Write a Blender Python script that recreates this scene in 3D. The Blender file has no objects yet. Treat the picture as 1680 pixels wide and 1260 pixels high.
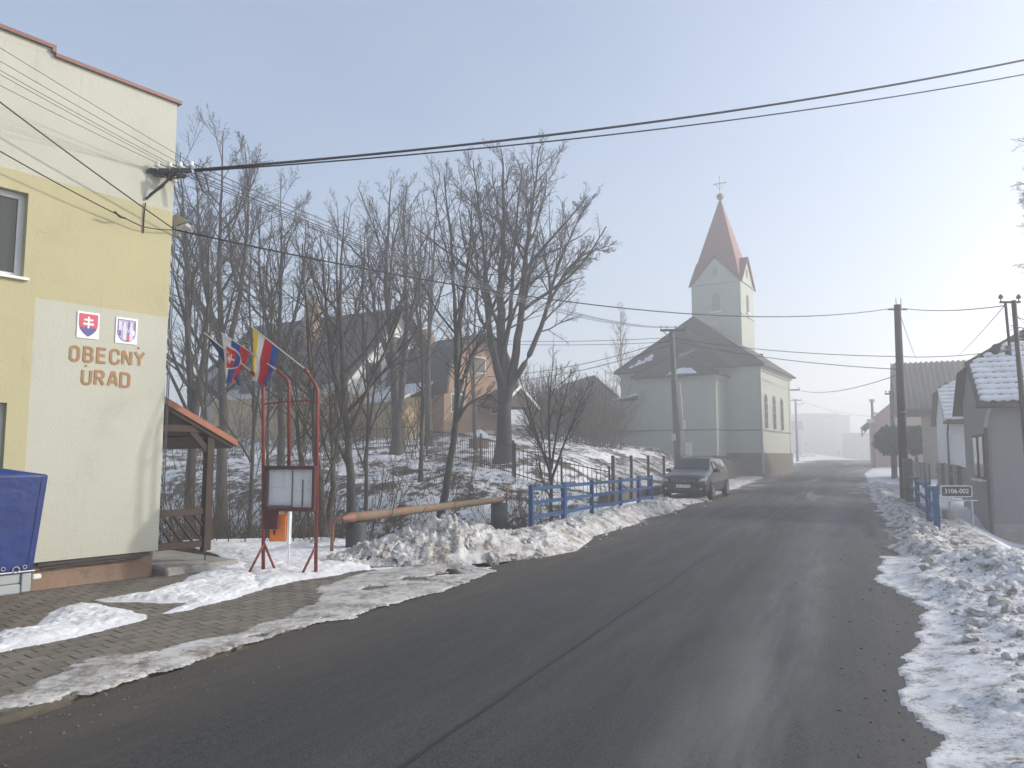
import bpy, math, random
import numpy as np
from mathutils import Vector

random.seed(7); RNG = np.random.default_rng(7)
SC = bpy.context.scene
COL = SC.collection
rad = math.radians

# ---------------------------------------------------------------- camera, sky, sun, exposure
F_PX, CX, CY, CAM_Z = 1240.0, 840.0, 630.0, 1.7
TILT = math.atan(118.0 / F_PX)
cam_d = bpy.data.cameras.new("camera")
cam = bpy.data.objects.new("camera", cam_d); COL.objects.link(cam)
cam.location = (0, 0, CAM_Z); cam.rotation_euler = (math.pi / 2 + TILT, 0, 0)
cam_d.sensor_width = 36.0; cam_d.lens = F_PX / 1680.0 * 36.0
cam_d.clip_start = 0.1; cam_d.clip_end = 3000
SC.camera = cam

SUN_AZ, SUN_EL = rad(84), rad(23)          # azimuth clockwise from the view direction (+Y)
world = bpy.data.worlds.new("World"); SC.world = world; world.use_nodes = True
wn = world.node_tree; wn.nodes.clear()
sky = wn.nodes.new("ShaderNodeTexSky"); sky.sky_type = 'NISHITA'; sky.sun_disc = False
sky.sun_elevation = SUN_EL; sky.sun_rotation = SUN_AZ
sky.air_density = 1.0; sky.dust_density = 3.6; sky.ozone_density = 1.5; sky.altitude = 600
bg = wn.nodes.new("ShaderNodeBackground"); bg.inputs[1].default_value = 0.15
wo = wn.nodes.new("ShaderNodeOutputWorld")
# a thin uneven veil of mist over the whole sky
wtc = wn.nodes.new("ShaderNodeTexCoord"); wmp = wn.nodes.new("ShaderNodeMapping"); wmp.inputs["Scale"].default_value = (1, 1, 2.2)
wnz = wn.nodes.new("ShaderNodeTexNoise"); wnz.inputs["Scale"].default_value = 1.3; wnz.inputs["Detail"].default_value = 5; wnz.inputs["Roughness"].default_value = 0.5
wmr = wn.nodes.new("ShaderNodeMapRange"); wmr.inputs[1].default_value = 0.3; wmr.inputs[2].default_value = 0.75; wmr.inputs[3].default_value = 0.18; wmr.inputs[4].default_value = 0.50
wmx = wn.nodes.new("ShaderNodeMix"); wmx.data_type = 'RGBA'; wmx.inputs[7].default_value = (3.0, 3.27, 3.75, 1)
wn.links.new(wtc.outputs["Generated"], wmp.inputs[0]); wn.links.new(wmp.outputs[0], wnz.inputs["Vector"]); wn.links.new(wnz.outputs["Fac"], wmr.inputs[0])
wn.links.new(wmr.outputs[0], wmx.inputs[0]); wn.links.new(sky.outputs[0], wmx.inputs[6])
wn.links.new(wmx.outputs[2], bg.inputs[0]); wn.links.new(bg.outputs[0], wo.inputs[0])

sun_d = bpy.data.lights.new("sun", 'SUN'); sun_d.energy = 2.4; sun_d.angle = rad(2.5)
sun_d.color = (1.0, 0.93, 0.82)
sun = bpy.data.objects.new("sun", sun_d); COL.objects.link(sun)
S_DIR = Vector((math.sin(SUN_AZ) * math.cos(SUN_EL), math.cos(SUN_AZ) * math.cos(SUN_EL), math.sin(SUN_EL)))
sun.rotation_euler = (-S_DIR).to_track_quat('-Z', 'Y').to_euler()
sun.location = S_DIR * 80

SC.view_settings.view_transform = 'Standard'; SC.view_settings.look = 'None'
SC.view_settings.gamma = 1.0; SC.view_settings.use_curve_mapping = False
SC.view_settings.exposure = 0.62
cy = SC.cycles
cy.max_bounces = 6; cy.diffuse_bounces = 3; cy.glossy_bounces = 3; cy.transmission_bounces = 4
cy.volume_bounces = 2; cy.transparent_max_bounces = 8
cy.use_denoising = True
cy.caustics_reflective = False; cy.caustics_refractive = False
HAZE_DENSITY = 0.0070

# ---------------------------------------------------------------- helpers
ct, st = math.cos(TILT), math.sin(TILT)
def ray(px, py):
    xc, yc = (px - CX) / F_PX, (CY - py) / F_PX
    return np.array([xc, ct - yc * st, st + yc * ct])
def P(px, py, Y):
    r = ray(px, py); return np.array([0, 0, CAM_Z]) + r * (Y / r[1])
def G(px, py, z=0.0):
    r = ray(px, py); return np.array([0, 0, CAM_Z]) + r * ((z - CAM_Z) / r[2])
DX, DY = math.sin(rad(24.2)), math.cos(rad(24.2))      # the road runs along (DX, DY)
def rc(q, s): return q * DY + s * DX, -q * DX + s * DY # across, along -> x, y
def cr(x, y): return x * DY - y * DX, x * DX + y * DY  # x, y -> across, along

def _hash(ix, iy, seed):
    n = (ix.astype(np.int64) * 374761393 + iy.astype(np.int64) * 668265263 + seed * 974634777) & 0x7fffffff
    n = ((n ^ (n >> 13)) * 1274126177) & 0x7fffffff
    return ((n ^ (n >> 16)) & 0xffff) / 65535.0
def vnoise(x, y, seed=0):
    x = np.asarray(x, float); y = np.asarray(y, float)
    ix, iy = np.floor(x), np.floor(y); fx, fy = x - ix, y - iy
    fx = fx * fx * (3 - 2 * fx); fy = fy * fy * (3 - 2 * fy)
    a = _hash(ix, iy, seed); b = _hash(ix + 1, iy, seed); c = _hash(ix, iy + 1, seed); d = _hash(ix + 1, iy + 1, seed)
    return (a * (1 - fx) + b * fx) * (1 - fy) + (c * (1 - fx) + d * fx) * fy
def fbm(x, y, seed=0, oct=4, bill=False):
    t, amp, tot = 0, 1.0, 0
    for k in range(oct):
        n = vnoise(x * 2.03 ** k + 17.3 * k, y * 2.03 ** k - 9.1 * k, seed + k)
        if bill: n = 1 - np.abs(2 * n - 1)
        t = t + amp * n; tot += amp; amp *= 0.52
    return t / tot
def ss(a, b, x):
    t = np.clip((np.asarray(x, float) - a) / (b - a), 0, 1); return t * t * (3 - 2 * t)

def base_z(s):
    s = np.asarray(s, float)
    return 0.0125 * np.clip(s - 30, 0, 85) - 0.004 * np.clip(s - 115, 0, 400)
def terrain(x, y):
    q, s = cr(np.asarray(x, float), np.asarray(y, float)); L = -q
    z = base_z(s)
    gul = np.exp(-((s - 16.0 - 0.12 * (L - 7)) / 4.6) ** 4) * 2.0 * ss(6.5, 8.0, L)
    b1 = 1.75 * ss(18.5, 30, s) * ss(6.6, 12.5, L)
    b2 = 1.9 * ss(27, 47, s) * ss(9.5, 23, L)
    b3 = 5.0 * ss(45, 140, s) * ss(16, 70, L)
    gr = np.exp(-((s - 22) / 7.0) ** 4) * 0.75 * ss(2.3, 4.2, q) * (1 - ss(7.5, 10.5, q))
    b4 = 2.0 * ss(20, 120, q) * ss(10, 90, s)
    nz = (fbm(x * 0.55, y * 0.55, 3) - 0.5) * 0.35 * ss(7.0, 9.5, L) * ss(11.5, 15, s) + (fbm(x * 0.7, y * 0.7, 5) - 0.5) * 0.22 * ss(2.4, 4, q)
    lump = (fbm(x * 2.2, y * 2.2, 8, 4) - 0.5) * 0.22 * ss(7.0, 8.5, L) * ss(12, 15, s)
    road = (ss(-6.6, -6.2, q) * (1 - ss(1.0, 1.6, q))) * 0.07
    return z - gul + b1 + b2 + b3 - gr + b4 + nz + lump - road - 0.012
def tz(x, y): return float(terrain(x, y))

class MB:
    def __init__(self): self.v = []; self.f = []; self.m = []; self.n = 0
    def add(self, v, f, mi=0):
        v = [tuple(map(float, p)) for p in v]
        self.f += [tuple(i + self.n for i in q) for q in f]; self.m += [mi] * len(f)
        self.v += v; self.n += len(v); return self
    def box(self, x0, x1, y0, y1, z0, z1, mi=0):
        v = [(x0, y0, z0), (x1, y0, z0), (x1, y1, z0), (x0, y1, z0), (x0, y0, z1), (x1, y0, z1), (x1, y1, z1), (x0, y1, z1)]
        return self.add(v, [(0, 3, 2, 1), (4, 5, 6, 7), (0, 1, 5, 4), (1, 2, 6, 5), (2, 3, 7, 6), (3, 0, 4, 7)], mi)
    def cbox(self, x0, x1, y0, y1, z0, z1, b=0.01, mi=0):
        c = np.array([(x0 + x1) / 2, (y0 + y1) / 2, (z0 + z1) / 2]); h = np.array([(x1 - x0) / 2, (y1 - y0) / 2, (z1 - z0) / 2])
        b = min(b, h.min() * 0.9); v = []; idx = {}
        for sx in (-1, 1):
            for sy in (-1, 1):
                for sz in (-1, 1):
                    sg = np.array([sx, sy, sz])
                    for a in range(3):
                        p = sg * (h - b); p[a] = sg[a] * h[a]; idx[(sx, sy, sz, a)] = len(v); v.append(c + p)
        f = []
        for a in range(3):
            o = [k for k in range(3) if k != a]
            for sg in (-1, 1):
                q = []
                for (u, w) in ((-1, -1), (1, -1), (1, 1), (-1, 1)):
                    k = [0, 0, 0]; k[a] = sg; k[o[0]] = u; k[o[1]] = w; q.append(idx[(*k, a)])
                f.append(tuple(q))
        for a in range(3):
            o = [k for k in range(3) if k != a]
            for u in (-1, 1):
                for w in (-1, 1):
                    q = []
                    for t, ax in ((-1, o[0]), (1, o[0]), (1, o[1]), (-1, o[1])):
                        k = [0, 0, 0]; k[a] = t; k[o[0]] = u; k[o[1]] = w; q.append(idx[(*k, ax)])
                    f.append(tuple(q))
        for sx in (-1, 1):
            for sy in (-1, 1):
                for sz in (-1, 1): f.append(tuple(idx[(sx, sy, sz, a)] for a in range(3)))
        return self.add(v, f, mi)
    def tube(self, pts, r, n=8, mi=0, cap=True):
        pts = np.array(pts, float); k = len(pts)
        r = np.full(k, r) if np.isscalar(r) else np.array(r, float)
        d = np.gradient(pts, axis=0); d /= np.linalg.norm(d, axis=1)[:, None] + 1e-9
        ref = np.array([0, 0, 1.0]) if abs(d[0][2]) < 0.9 else np.array([1.0, 0, 0])
        v = []
        for i in range(k):
            u = np.cross(d[i], ref)
            if np.linalg.norm(u) < 1e-3: u = np.cross(d[i], np.array([0, 1.0, 0]))
            u /= np.linalg.norm(u); w = np.cross(d[i], u); ref = np.cross(u, d[i]); 
            for j in range(n):
                a = 2 * math.pi * j / n; v.append(pts[i] + r[i] * (math.cos(a) * u + math.sin(a) * w))
        f = [(i * n + j, i * n + (j + 1) % n, (i + 1) * n + (j + 1) % n, (i + 1) * n + j) for i in range(k - 1) for j in range(n)]
        if cap: f += [tuple(range(n))[::-1], tuple(range((k - 1) * n, k * n))]
        return self.add(v, f, mi)
    def bar(self, a, b, w, h, up=(0, 0, 1), mi=0):
        a, b = np.array(a, float), np.array(b, float); d = b - a; d /= np.linalg.norm(d); up = np.array(up, float)
        u = np.cross(d, up); u /= np.linalg.norm(u); t = np.cross(u, d)
        v = [p + u * sx * w / 2 + t * sz * h / 2 for p in (a, b) for sx, sz in ((-1, -1), (1, -1), (1, 1), (-1, 1))]
        return self.add(v, [(3, 2, 1, 0), (4, 5, 6, 7), (0, 1, 5, 4), (1, 2, 6, 5), (2, 3, 7, 6), (3, 0, 4, 7)], mi)
    def lathe(self, prof, n=16, mi=0, c=(0, 0, 0)):
        v = [(c[0] + r * math.cos(2 * math.pi * j / n), c[1] + r * math.sin(2 * math.pi * j / n), c[2] + z) for r, z in prof for j in range(n)]
        k = len(prof)
        f = [(i * n + j, i * n + (j + 1) % n, (i + 1) * n + (j + 1) % n, (i + 1) * n + j) for i in range(k - 1) for j in range(n)]
        f += [tuple(range(n))[::-1], tuple(range((k - 1) * n, k * n))]
        return self.add(v, f, mi)
    def prism(self, poly, axis, a, b, mi=0):
        """poly: 2-D outline; axis: which axis it is extruded along"""
        def mk(p, t):
            return {0: (t, p[0], p[1]), 1: (p[0], t, p[1]), 2: (p[0], p[1], t)}[axis]
        n = len(poly); v = [mk(p, a) for p in poly] + [mk(p, b) for p in poly]
        return self.add(v, [tuple(range(n))[::-1], tuple(range(n, 2 * n))] + [(i, (i + 1) % n, n + (i + 1) % n, n + i) for i in range(n)], mi)
    def build(self, name, mats, parent=None, smooth=False):
        me = bpy.data.meshes.new(name); me.from_pydata(self.v, [], self.f)
        if not isinstance(mats, (list, tuple)): mats = [mats]
        for m in mats: me.materials.append(m)
        if len(mats) > 1: me.polygons.foreach_set("material_index", self.m)
        if smooth: me.polygons.foreach_set("use_smooth", [True] * len(me.polygons))
        me.update(); fixn(me)
        return link(name, me, parent)
import bmesh
def fixn(me):
    bm = bmesh.new(); bm.from_mesh(me); bmesh.ops.recalc_face_normals(bm, faces=bm.faces); bm.to_mesh(me); bm.free()
def link(name, me, parent=None):
    o = bpy.data.objects.new(name, me); COL.objects.link(o)
    if parent is not None: o.parent = parent
    return o
def npmesh(name, V, F, mats, parent=None, smooth=True, mi=None, uv=None):
    """numpy verts (N,3), faces (M,4) or (M,3); uv per vertex (N,2)"""
    me = bpy.data.meshes.new(name); V = np.asarray(V, np.float32); F = np.asarray(F, np.int32); k = F.shape[1]
    me.vertices.add(len(V)); me.vertices.foreach_set("co", V.ravel())
    me.loops.add(F.size); me.loops.foreach_set("vertex_index", F.ravel())
    me.polygons.add(len(F)); me.polygons.foreach_set("loop_start", np.arange(0, F.size, k, dtype=np.int32))
    me.update(calc_edges=True)
    if not isinstance(mats, (list, tuple)): mats = [mats]
    for m in mats: me.materials.append(m)
    if mi is not None: me.polygons.foreach_set("material_index", np.asarray(mi, np.int32))
    me.polygons.foreach_set("use_smooth", np.full(len(F), smooth))
    if uv is not None:
        l = me.uv_layers.new(name="road"); l.data.foreach_set("uv", np.asarray(uv, np.float32)[F.ravel()].ravel())
    me.validate(); me.update()
    return link(name, me, parent)
def tag(o, label=None, cat=None, group=None, kind=None):
    if label: o["label"] = label
    if cat: o["category"] = cat
    if group: o["group"] = group
    if kind: o["kind"] = kind
    return o
def thing(name, label, cat, loc=(0, 0, 0), rz=0.0, group=None):
    o = bpy.data.objects.new(name, None); COL.objects.link(o); o.empty_display_size = 0.2
    o.location = [float(c) for c in loc]; o.rotation_euler = (0, 0, rz)
    return tag(o, label, cat, group)
def inst(src, name, parent, loc=(0, 0, 0), rot=(0, 0, 0), scale=(1, 1, 1)):
    o = bpy.data.objects.new(name, src.data); COL.objects.link(o); o.parent = parent
    o.location = [float(c) for c in loc]; o.rotation_euler = rot; o.scale = scale
    return o
def grid_faces(nu, nv):
    i = np.arange(nu - 1)[:, None] * nv + np.arange(nv - 1)[None, :]
    return np.stack([i, i + nv, i + nv + 1, i + 1], -1).reshape(-1, 4)

# ---------------------------------------------------------------- materials
def nodes_of(name):
    m = bpy.data.materials.new(name); m.use_nodes = True; nt = m.node_tree; b = nt.nodes["Principled BSDF"]
    return m, nt, b
def N(nt, t, **kw):
    n = nt.nodes.new(t)
    for k, v in kw.items(): setattr(n, k, v)
    return n
def noise(nt, vec, scale, detail=4, rough=0.55):
    n = N(nt, "ShaderNodeTexNoise"); n.inputs["Scale"].default_value = scale; n.inputs["Detail"].default_value = detail
    n.inputs["Roughness"].default_value = rough; nt.links.new(vec, n.inputs["Vector"]); return n.outputs["Fac"]
def mathn(nt, op, a, b=None, clamp=False):
    n = N(nt, "ShaderNodeMath", operation=op); n.use_clamp = clamp
    for i, x in enumerate((a, b)):
        if x is None: continue
        if isinstance(x, (int, float)): n.inputs[i].default_value = x
        else: nt.links.new(x, n.inputs[i])
    return n.outputs[0]
def rng(nt, v, a, b, c=0.0, d=1.0, smooth=True):
    n = N(nt, "ShaderNodeMapRange"); n.interpolation_type = 'SMOOTHSTEP' if smooth else 'LINEAR'
    nt.links.new(v, n.inputs[0])
    for i, x in enumerate((a, b, c, d)): n.inputs[i + 1].default_value = x
    return n.outputs[0]
def mix(nt, fac, a, b):
    n = N(nt, "ShaderNodeMix", data_type='RGBA')
    for k, x in ((0, fac), (6, a), (7, b)):
        if isinstance(x, (int, float)): n.inputs[k].default_value = x
        elif isinstance(x, (tuple, list)): n.inputs[k].default_value = (*x[:3], 1)
        else: nt.links.new(x, n.inputs[k])
    return n.outputs[2]
def bump(nt, b, h, strength, dist):
    n = N(nt, "ShaderNodeBump"); n.inputs["Strength"].default_value = strength; n.inputs["Distance"].default_value = dist
    nt.links.new(h, n.inputs["Height"]); nt.links.new(n.outputs[0], b.inputs["Normal"]); return n
def M(name, col, rough=0.8, var=0.18, scale=3.0, bmp=0.3, bscale=60, col2=None, c2at=(0.52, 0.7), c2scale=4.0, metal=0.0, dist=0.004, island=0.0):
    m, nt, b = nodes_of(name); tc = N(nt, "ShaderNodeTexCoord").outputs["Object"]
    n1 = noise(nt, tc, scale); n2 = noise(nt, tc, scale * 9, 3)
    lo = tuple(c * (1 - var) for c in col); hi = tuple(min(1, c * (1 + var)) for c in col)
    c = mix(nt, rng(nt, mathn(nt, 'ADD', mathn(nt, 'MULTIPLY', n1, 0.65), mathn(nt, 'MULTIPLY', n2, 0.35)), 0.3, 0.7), lo, hi)
    if col2: c = mix(nt, rng(nt, noise(nt, tc, c2scale, 6, 0.65), *c2at), c, col2)
    if island:
        oi = N(nt, "ShaderNodeObjectInfo").outputs["Random"]
        hv = N(nt, "ShaderNodeHueSaturation"); nt.links.new(rng(nt, oi, 0, 1, 1 - island, 1 + island, False), hv.inputs["Value"])
        nt.links.new(c, hv.inputs["Color"]); c = hv.outputs[0]
    nt.links.new(c, b.inputs["Base Color"]); b.inputs["Roughness"].default_value = rough; b.inputs["Metallic"].default_value = metal
    if bmp: bump(nt, b, noise(nt, tc, bscale, 3), bmp, dist)
    return m
def glassy(name, col=(0.03, 0.035, 0.04), rough=0.06):
    m, nt, b = nodes_of(name); b.inputs["Base Color"].default_value = (*col, 1); b.inputs["Roughness"].default_value = rough
    b.inputs["IOR"].default_value = 1.5; return m

def snow_mat(name, dirt_lo=0.55, dirt_hi=0.72, dirt=(0.16, 0.14, 0.115), scale=3.0, white=(0.80, 0.82, 0.85)):
    m, nt, b = nodes_of(name); tc = N(nt, "ShaderNodeTexCoord").outputs["Object"]
    n = mathn(nt, 'ADD', mathn(nt, 'MULTIPLY', noise(nt, tc, scale, 8, 0.7), 0.6), mathn(nt, 'MULTIPLY', noise(nt, tc, scale * 7, 6, 0.7), 0.4))
    grey = mix(nt, rng(nt, noise(nt, tc, scale * 0.6, 5), 0.35, 0.7), white, tuple(c * 0.82 for c in white))
    c = mix(nt, rng(nt, n, dirt_lo, dirt_hi), grey, dirt)
    nt.links.new(c, b.inputs["Base Color"]); b.inputs["Roughness"].default_value = 0.75
    b.inputs["Specular IOR Level"].default_value = 0.25
    bump(nt, b, mathn(nt, 'ADD', noise(nt, tc, 25, 5, 0.65), mathn(nt, 'MULTIPLY', noise(nt, tc, 110, 3), 0.4)), 0.5, 0.02)
    return m
snow_clean = snow_mat("snow_clean", 0.66, 0.85, white=(0.84, 0.855, 0.88))
snow_dirty = snow_mat("snow_dirty", 0.43, 0.62, dirt=(0.19, 0.16, 0.125), scale=3.5, white=(0.71, 0.705, 0.695))
snow_grey = snow_mat("snow_grey", 0.42, 0.62, dirt=(0.20, 0.178, 0.15), scale=2.6, white=(0.60, 0.595, 0.585))
snow_roof = snow_mat("snow_roof", 0.72, 0.9)

def ground_mat():
    m, nt, b = nodes_of("ground_snow_grass"); tc = N(nt, "ShaderNodeTexCoord").outputs["Object"]
    uv = N(nt, "ShaderNodeUVMap", uv_map="road").outputs[0]
    sep = N(nt, "ShaderNodeSeparateXYZ"); nt.links.new(uv, sep.inputs[0]); q, s = sep.outputs[0], sep.outputs[1]
    n = mathn(nt, 'ADD', mathn(nt, 'MULTIPLY', noise(nt, tc, 0.8, 7, 0.68), 0.62), mathn(nt, 'MULTIPLY', noise(nt, tc, 4.5, 5, 0.65), 0.38))
    bank = mathn(nt, 'MULTIPLY', rng(nt, q, -8.2, -6.8, 1, 0), rng(nt, s, 11.2, 13.5))      # the overgrown bank shows more litter
    th = rng(nt, bank, 0, 1, 0.64, 0.505, False)
    d = rng(nt, mathn(nt, 'SUBTRACT', n, th), -0.025, 0.035)
    litter = mix(nt, noise(nt, tc, 14, 5), (0.035, 0.028, 0.02), (0.17, 0.135, 0.09))
    snow = mix(nt, noise(nt, tc, 2.5, 4), (0.72, 0.74, 0.77), (0.85, 0.86, 0.885))
    nt.links.new(mix(nt, d, snow, litter), b.inputs["Base Color"]); b.inputs["Roughness"].default_value = 0.85
    b.inputs["Specular IOR Level"].default_value = 0.2
    bump(nt, b, mathn(nt, 'ADD', noise(nt, tc, 9, 6, 0.65), mathn(nt, 'MULTIPLY', d, 0.4)), 0.7, 0.06)
    return m
def road_mat():
    m, nt, b = nodes_of("asphalt_road"); tc = N(nt, "ShaderNodeTexCoord").outputs["Object"]
    uv = N(nt, "ShaderNodeUVMap", uv_map="road").outputs[0]
    sep = N(nt, "ShaderNodeSeparateXYZ"); nt.links.new(uv, sep.inputs[0]); q0, s = sep.outputs[0], sep.outputs[1]
    strm = N(nt, "ShaderNodeMapping"); strm.inputs["Scale"].default_value = (1.0, 0.1, 1); nt.links.new(uv, strm.inputs[0])
    streak = noise(nt, strm.outputs[0], 3.0, 6, 0.65); streak2 = noise(nt, strm.outputs[0], 0.9, 4)
    wob = mathn(nt, 'MULTIPLY', mathn(nt, 'SUBTRACT', noise(nt, tc, 0.5, 4), 0.5), 0.9)
    q = mathn(nt, 'ADD', q0, wob)
    agg = noise(nt, tc, 60, 3, 0.8); agg2 = noise(nt, tc, 210, 2, 0.8)
    c = mix(nt, rng(nt, agg, 0.40, 0.62), (0.013, 0.0135, 0.0142), (0.056, 0.0565, 0.056))
    c = mix(nt, rng(nt, agg2, 0.58, 0.74, 0, 0.75), c, (0.125, 0.125, 0.125))
    c = mix(nt, rng(nt, noise(nt, tc, 320, 1), 0.72, 0.8, 0, 0.6), c, (0.5, 0.48, 0.45))
    # sandy grit along the left edge, paler streaked band on the right, grit on the right edge
    left = mathn(nt, 'MULTIPLY', rng(nt, q, -4.6, -3.5, 1, 0), rng(nt, noise(nt, tc, 1.6, 6, 0.65), 0.2, 0.62, 0.45, 1.0))
    sand = mix(nt, agg, (0.038, 0.033, 0.027), (0.105, 0.09, 0.072))
    c = mix(nt, mathn(nt, 'MULTIPLY', left, 0.85), c, sand)
    pale_band = mathn(nt, 'MULTIPLY', mathn(nt, 'MULTIPLY', rng(nt, q, -1.5, -0.75), rng(nt, q, -0.55, 0.1, 1, 0.25)), rng(nt, streak, 0.32, 0.7))
    c = mix(nt, mathn(nt, 'MULTIPLY', pale_band, 0.62), c, (0.20, 0.202, 0.205))
    right = mathn(nt, 'MULTIPLY', rng(nt, q, -0.15, 0.45), rng(nt, noise(nt, tc, 3.0, 6, 0.7), 0.3, 0.6, 0.35, 1))
    c = mix(nt, mathn(nt, 'MULTIPLY', right, 0.8), c, mix(nt, agg, (0.030, 0.029, 0.027), (0.13, 0.122, 0.11)))
    mid = mathn(nt, 'MULTIPLY', rng(nt, streak2, 0.5, 0.75), rng(nt, q, -3.2, -2.6))
    c = mix(nt, mathn(nt, 'MULTIPLY', mid, 0.3), c, (0.11, 0.11, 0.108))
    vor = N(nt, "ShaderNodeTexVoronoi", feature='DISTANCE_TO_EDGE'); vor.inputs["Scale"].default_value = 0.42
    dv_ = N(nt, "ShaderNodeVectorMath", operation='ADD'); nz_ = N(nt, "ShaderNodeTexNoise"); nz_.inputs["Scale"].default_value = 1.6; nz_.inputs["Detail"].default_value = 6; nt.links.new(tc, nz_.inputs["Vector"]); nt.links.new(tc, dv_.inputs[0]); nt.links.new(nz_.outputs["Color"], dv_.inputs[1]); nt.links.new(dv_.outputs[0], vor.inputs["Vector"])
    crk = mathn(nt, 'MULTIPLY', rng(nt, vor.outputs[0], 0.0, 0.006, 1, 0), rng(nt, noise(nt, tc, 0.35, 3), 0.5, 0.6))
    c = mix(nt, mathn(nt, 'MULTIPLY', crk, 0.75), c, (0.008, 0.008, 0.009))
    # ice films far up the road
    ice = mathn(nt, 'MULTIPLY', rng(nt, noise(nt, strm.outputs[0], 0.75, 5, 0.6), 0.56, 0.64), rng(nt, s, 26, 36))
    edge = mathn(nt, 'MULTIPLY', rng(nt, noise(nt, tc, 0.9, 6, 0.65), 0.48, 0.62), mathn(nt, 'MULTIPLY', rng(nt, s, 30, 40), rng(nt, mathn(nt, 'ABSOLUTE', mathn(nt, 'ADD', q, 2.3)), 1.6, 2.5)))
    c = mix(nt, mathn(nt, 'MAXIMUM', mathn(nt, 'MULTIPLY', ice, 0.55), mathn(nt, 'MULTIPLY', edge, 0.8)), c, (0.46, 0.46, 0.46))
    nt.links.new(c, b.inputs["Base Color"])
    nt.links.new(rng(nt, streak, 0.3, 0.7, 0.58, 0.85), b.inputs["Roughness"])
    bump(nt, b, mathn(nt, 'ADD', agg, mathn(nt, 'MULTIPLY', agg2, 0.5)), 0.55, 0.008)
    return m
ground_m = ground_mat(); road_m = road_mat()
bark = M("bark", (0.070, 0.064, 0.058), 0.9, 0.35, 2.5, 0.8, 25, col2=(0.09, 0.09, 0.068), dist=0.02)
bark_dark = M("bark_dark", (0.050, 0.045, 0.041), 0.9, 0.35, 2.5, 0.8, 25, col2=(0.06, 0.058, 0.042), dist=0.02)
twig_m = M("twigs", (0.072, 0.062, 0.056), 0.85, 0.3, 1.2, 0)
birch_m = M("birch_twigs", (0.15, 0.13, 0.12), 0.85, 0.3, 1.2, 0)
brush_m = M("brush", (0.075, 0.056, 0.038), 0.9, 0.4, 1.5, 0)
steel_dark = M("dark_steel", (0.045, 0.045, 0.048), 0.5, 0.2, 6, 0.2, 80, col2=(0.12, 0.06, 0.03), c2at=(0.58, 0.75), metal=0.4)
galv = M("galvanised_steel", (0.42, 0.44, 0.45), 0.45, 0.12, 5, 0.1, 60, metal=0.75)
cable_m = M("cable_rubber", (0.014, 0.015, 0.018), 0.55, 0.1, 10, 0)
wire_m = M("aluminium_wire", (0.11, 0.115, 0.125), 0.5, 0.1, 10, 0, metal=0.3)
porcelain = M("porcelain", (0.72, 0.71, 0.68), 0.25, 0.08, 20, 0)
concrete = M("concrete", (0.30, 0.29, 0.265), 0.9, 0.2, 2.5, 0.6, 40, col2=(0.17, 0.16, 0.14), dist=0.008)
white_pl = M("white_plaster", (0.78, 0.78, 0.76), 0.9, 0.06, 1.2, 0.3, 50, col2=(0.62, 0.62, 0.58), c2at=(0.58, 0.8), c2scale=1.0)

# ================================================================ SETTING
def axis_lines(a, b, fine, lo, hi):
    mid = np.arange(a, b + 1e-6, fine); out = []; x, st_ = b, fine
    while x < hi: st_ *= 1.35; x += st_; out.append(min(x, hi))
    left = []; x, st_ = a, fine
    while x > lo: st_ *= 1.35; x -= st_; left.append(max(x, lo))
    return np.array(left[::-1] + list(mid) + out)
gx = axis_lines(-26, 34, 0.2, -600, 600); gy = axis_lines(2, 62, 0.2, -80, 800)
X, Y = np.meshgrid(gx, gy, indexing='ij'); Z = terrain(X, Y)
Q, S = cr(X, Y)
ground = npmesh("ground", np.stack([X, Y, Z], -1).reshape(-1, 3), grid_faces(len(gx), len(gy)), ground_m, uv=np.stack([Q, S], -1).reshape(-1, 2))
tag(ground, kind="structure")

def road_left(s): return -5.05 - 0.016 * np.clip(s - 8, 0, 32) + (fbm(s * 0.8, s * 0 + 3.3, 21) - 0.5) * 0.35 - 3.0 * ss(60, 100, s)
def road_right(s): return 0.72 + (fbm(s * 0.9, s * 0 + 1.1, 22) - 0.5) * 0.5 + 2.5 * ss(60, 100, s)
sv = np.concatenate([np.arange(-30, 45, 0.2), np.arange(45, 160, 1.0)])
tv = np.linspace(0, 1, 25)
SS, TT = np.meshgrid(sv, tv, indexing='ij'); QQ = road_left(SS) * (1 - TT) + road_right(SS) * TT
RX, RY = rc(QQ, SS); crown = 0.05 * (1 - (2 * TT - 1) ** 2)
RZ = base_z(SS) + crown - 0.012 + 0.006 * (fbm(RX * 0.8, RY * 0.8, 9) - 0.5)
road = npmesh("road", np.stack([RX, RY, RZ], -1).reshape(-1, 3), grid_faces(len(sv), len(tv)), road_m, uv=np.stack([QQ, SS], -1).reshape(-1, 2))
tag(road, kind="structure")
def road_z(q, s):
    t = np.clip((q - road_left(s)) / (road_right(s) - road_left(s)), 0, 1)
    return base_z(s) + 0.05 * (1 - (2 * t - 1) ** 2) - 0.012

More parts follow.
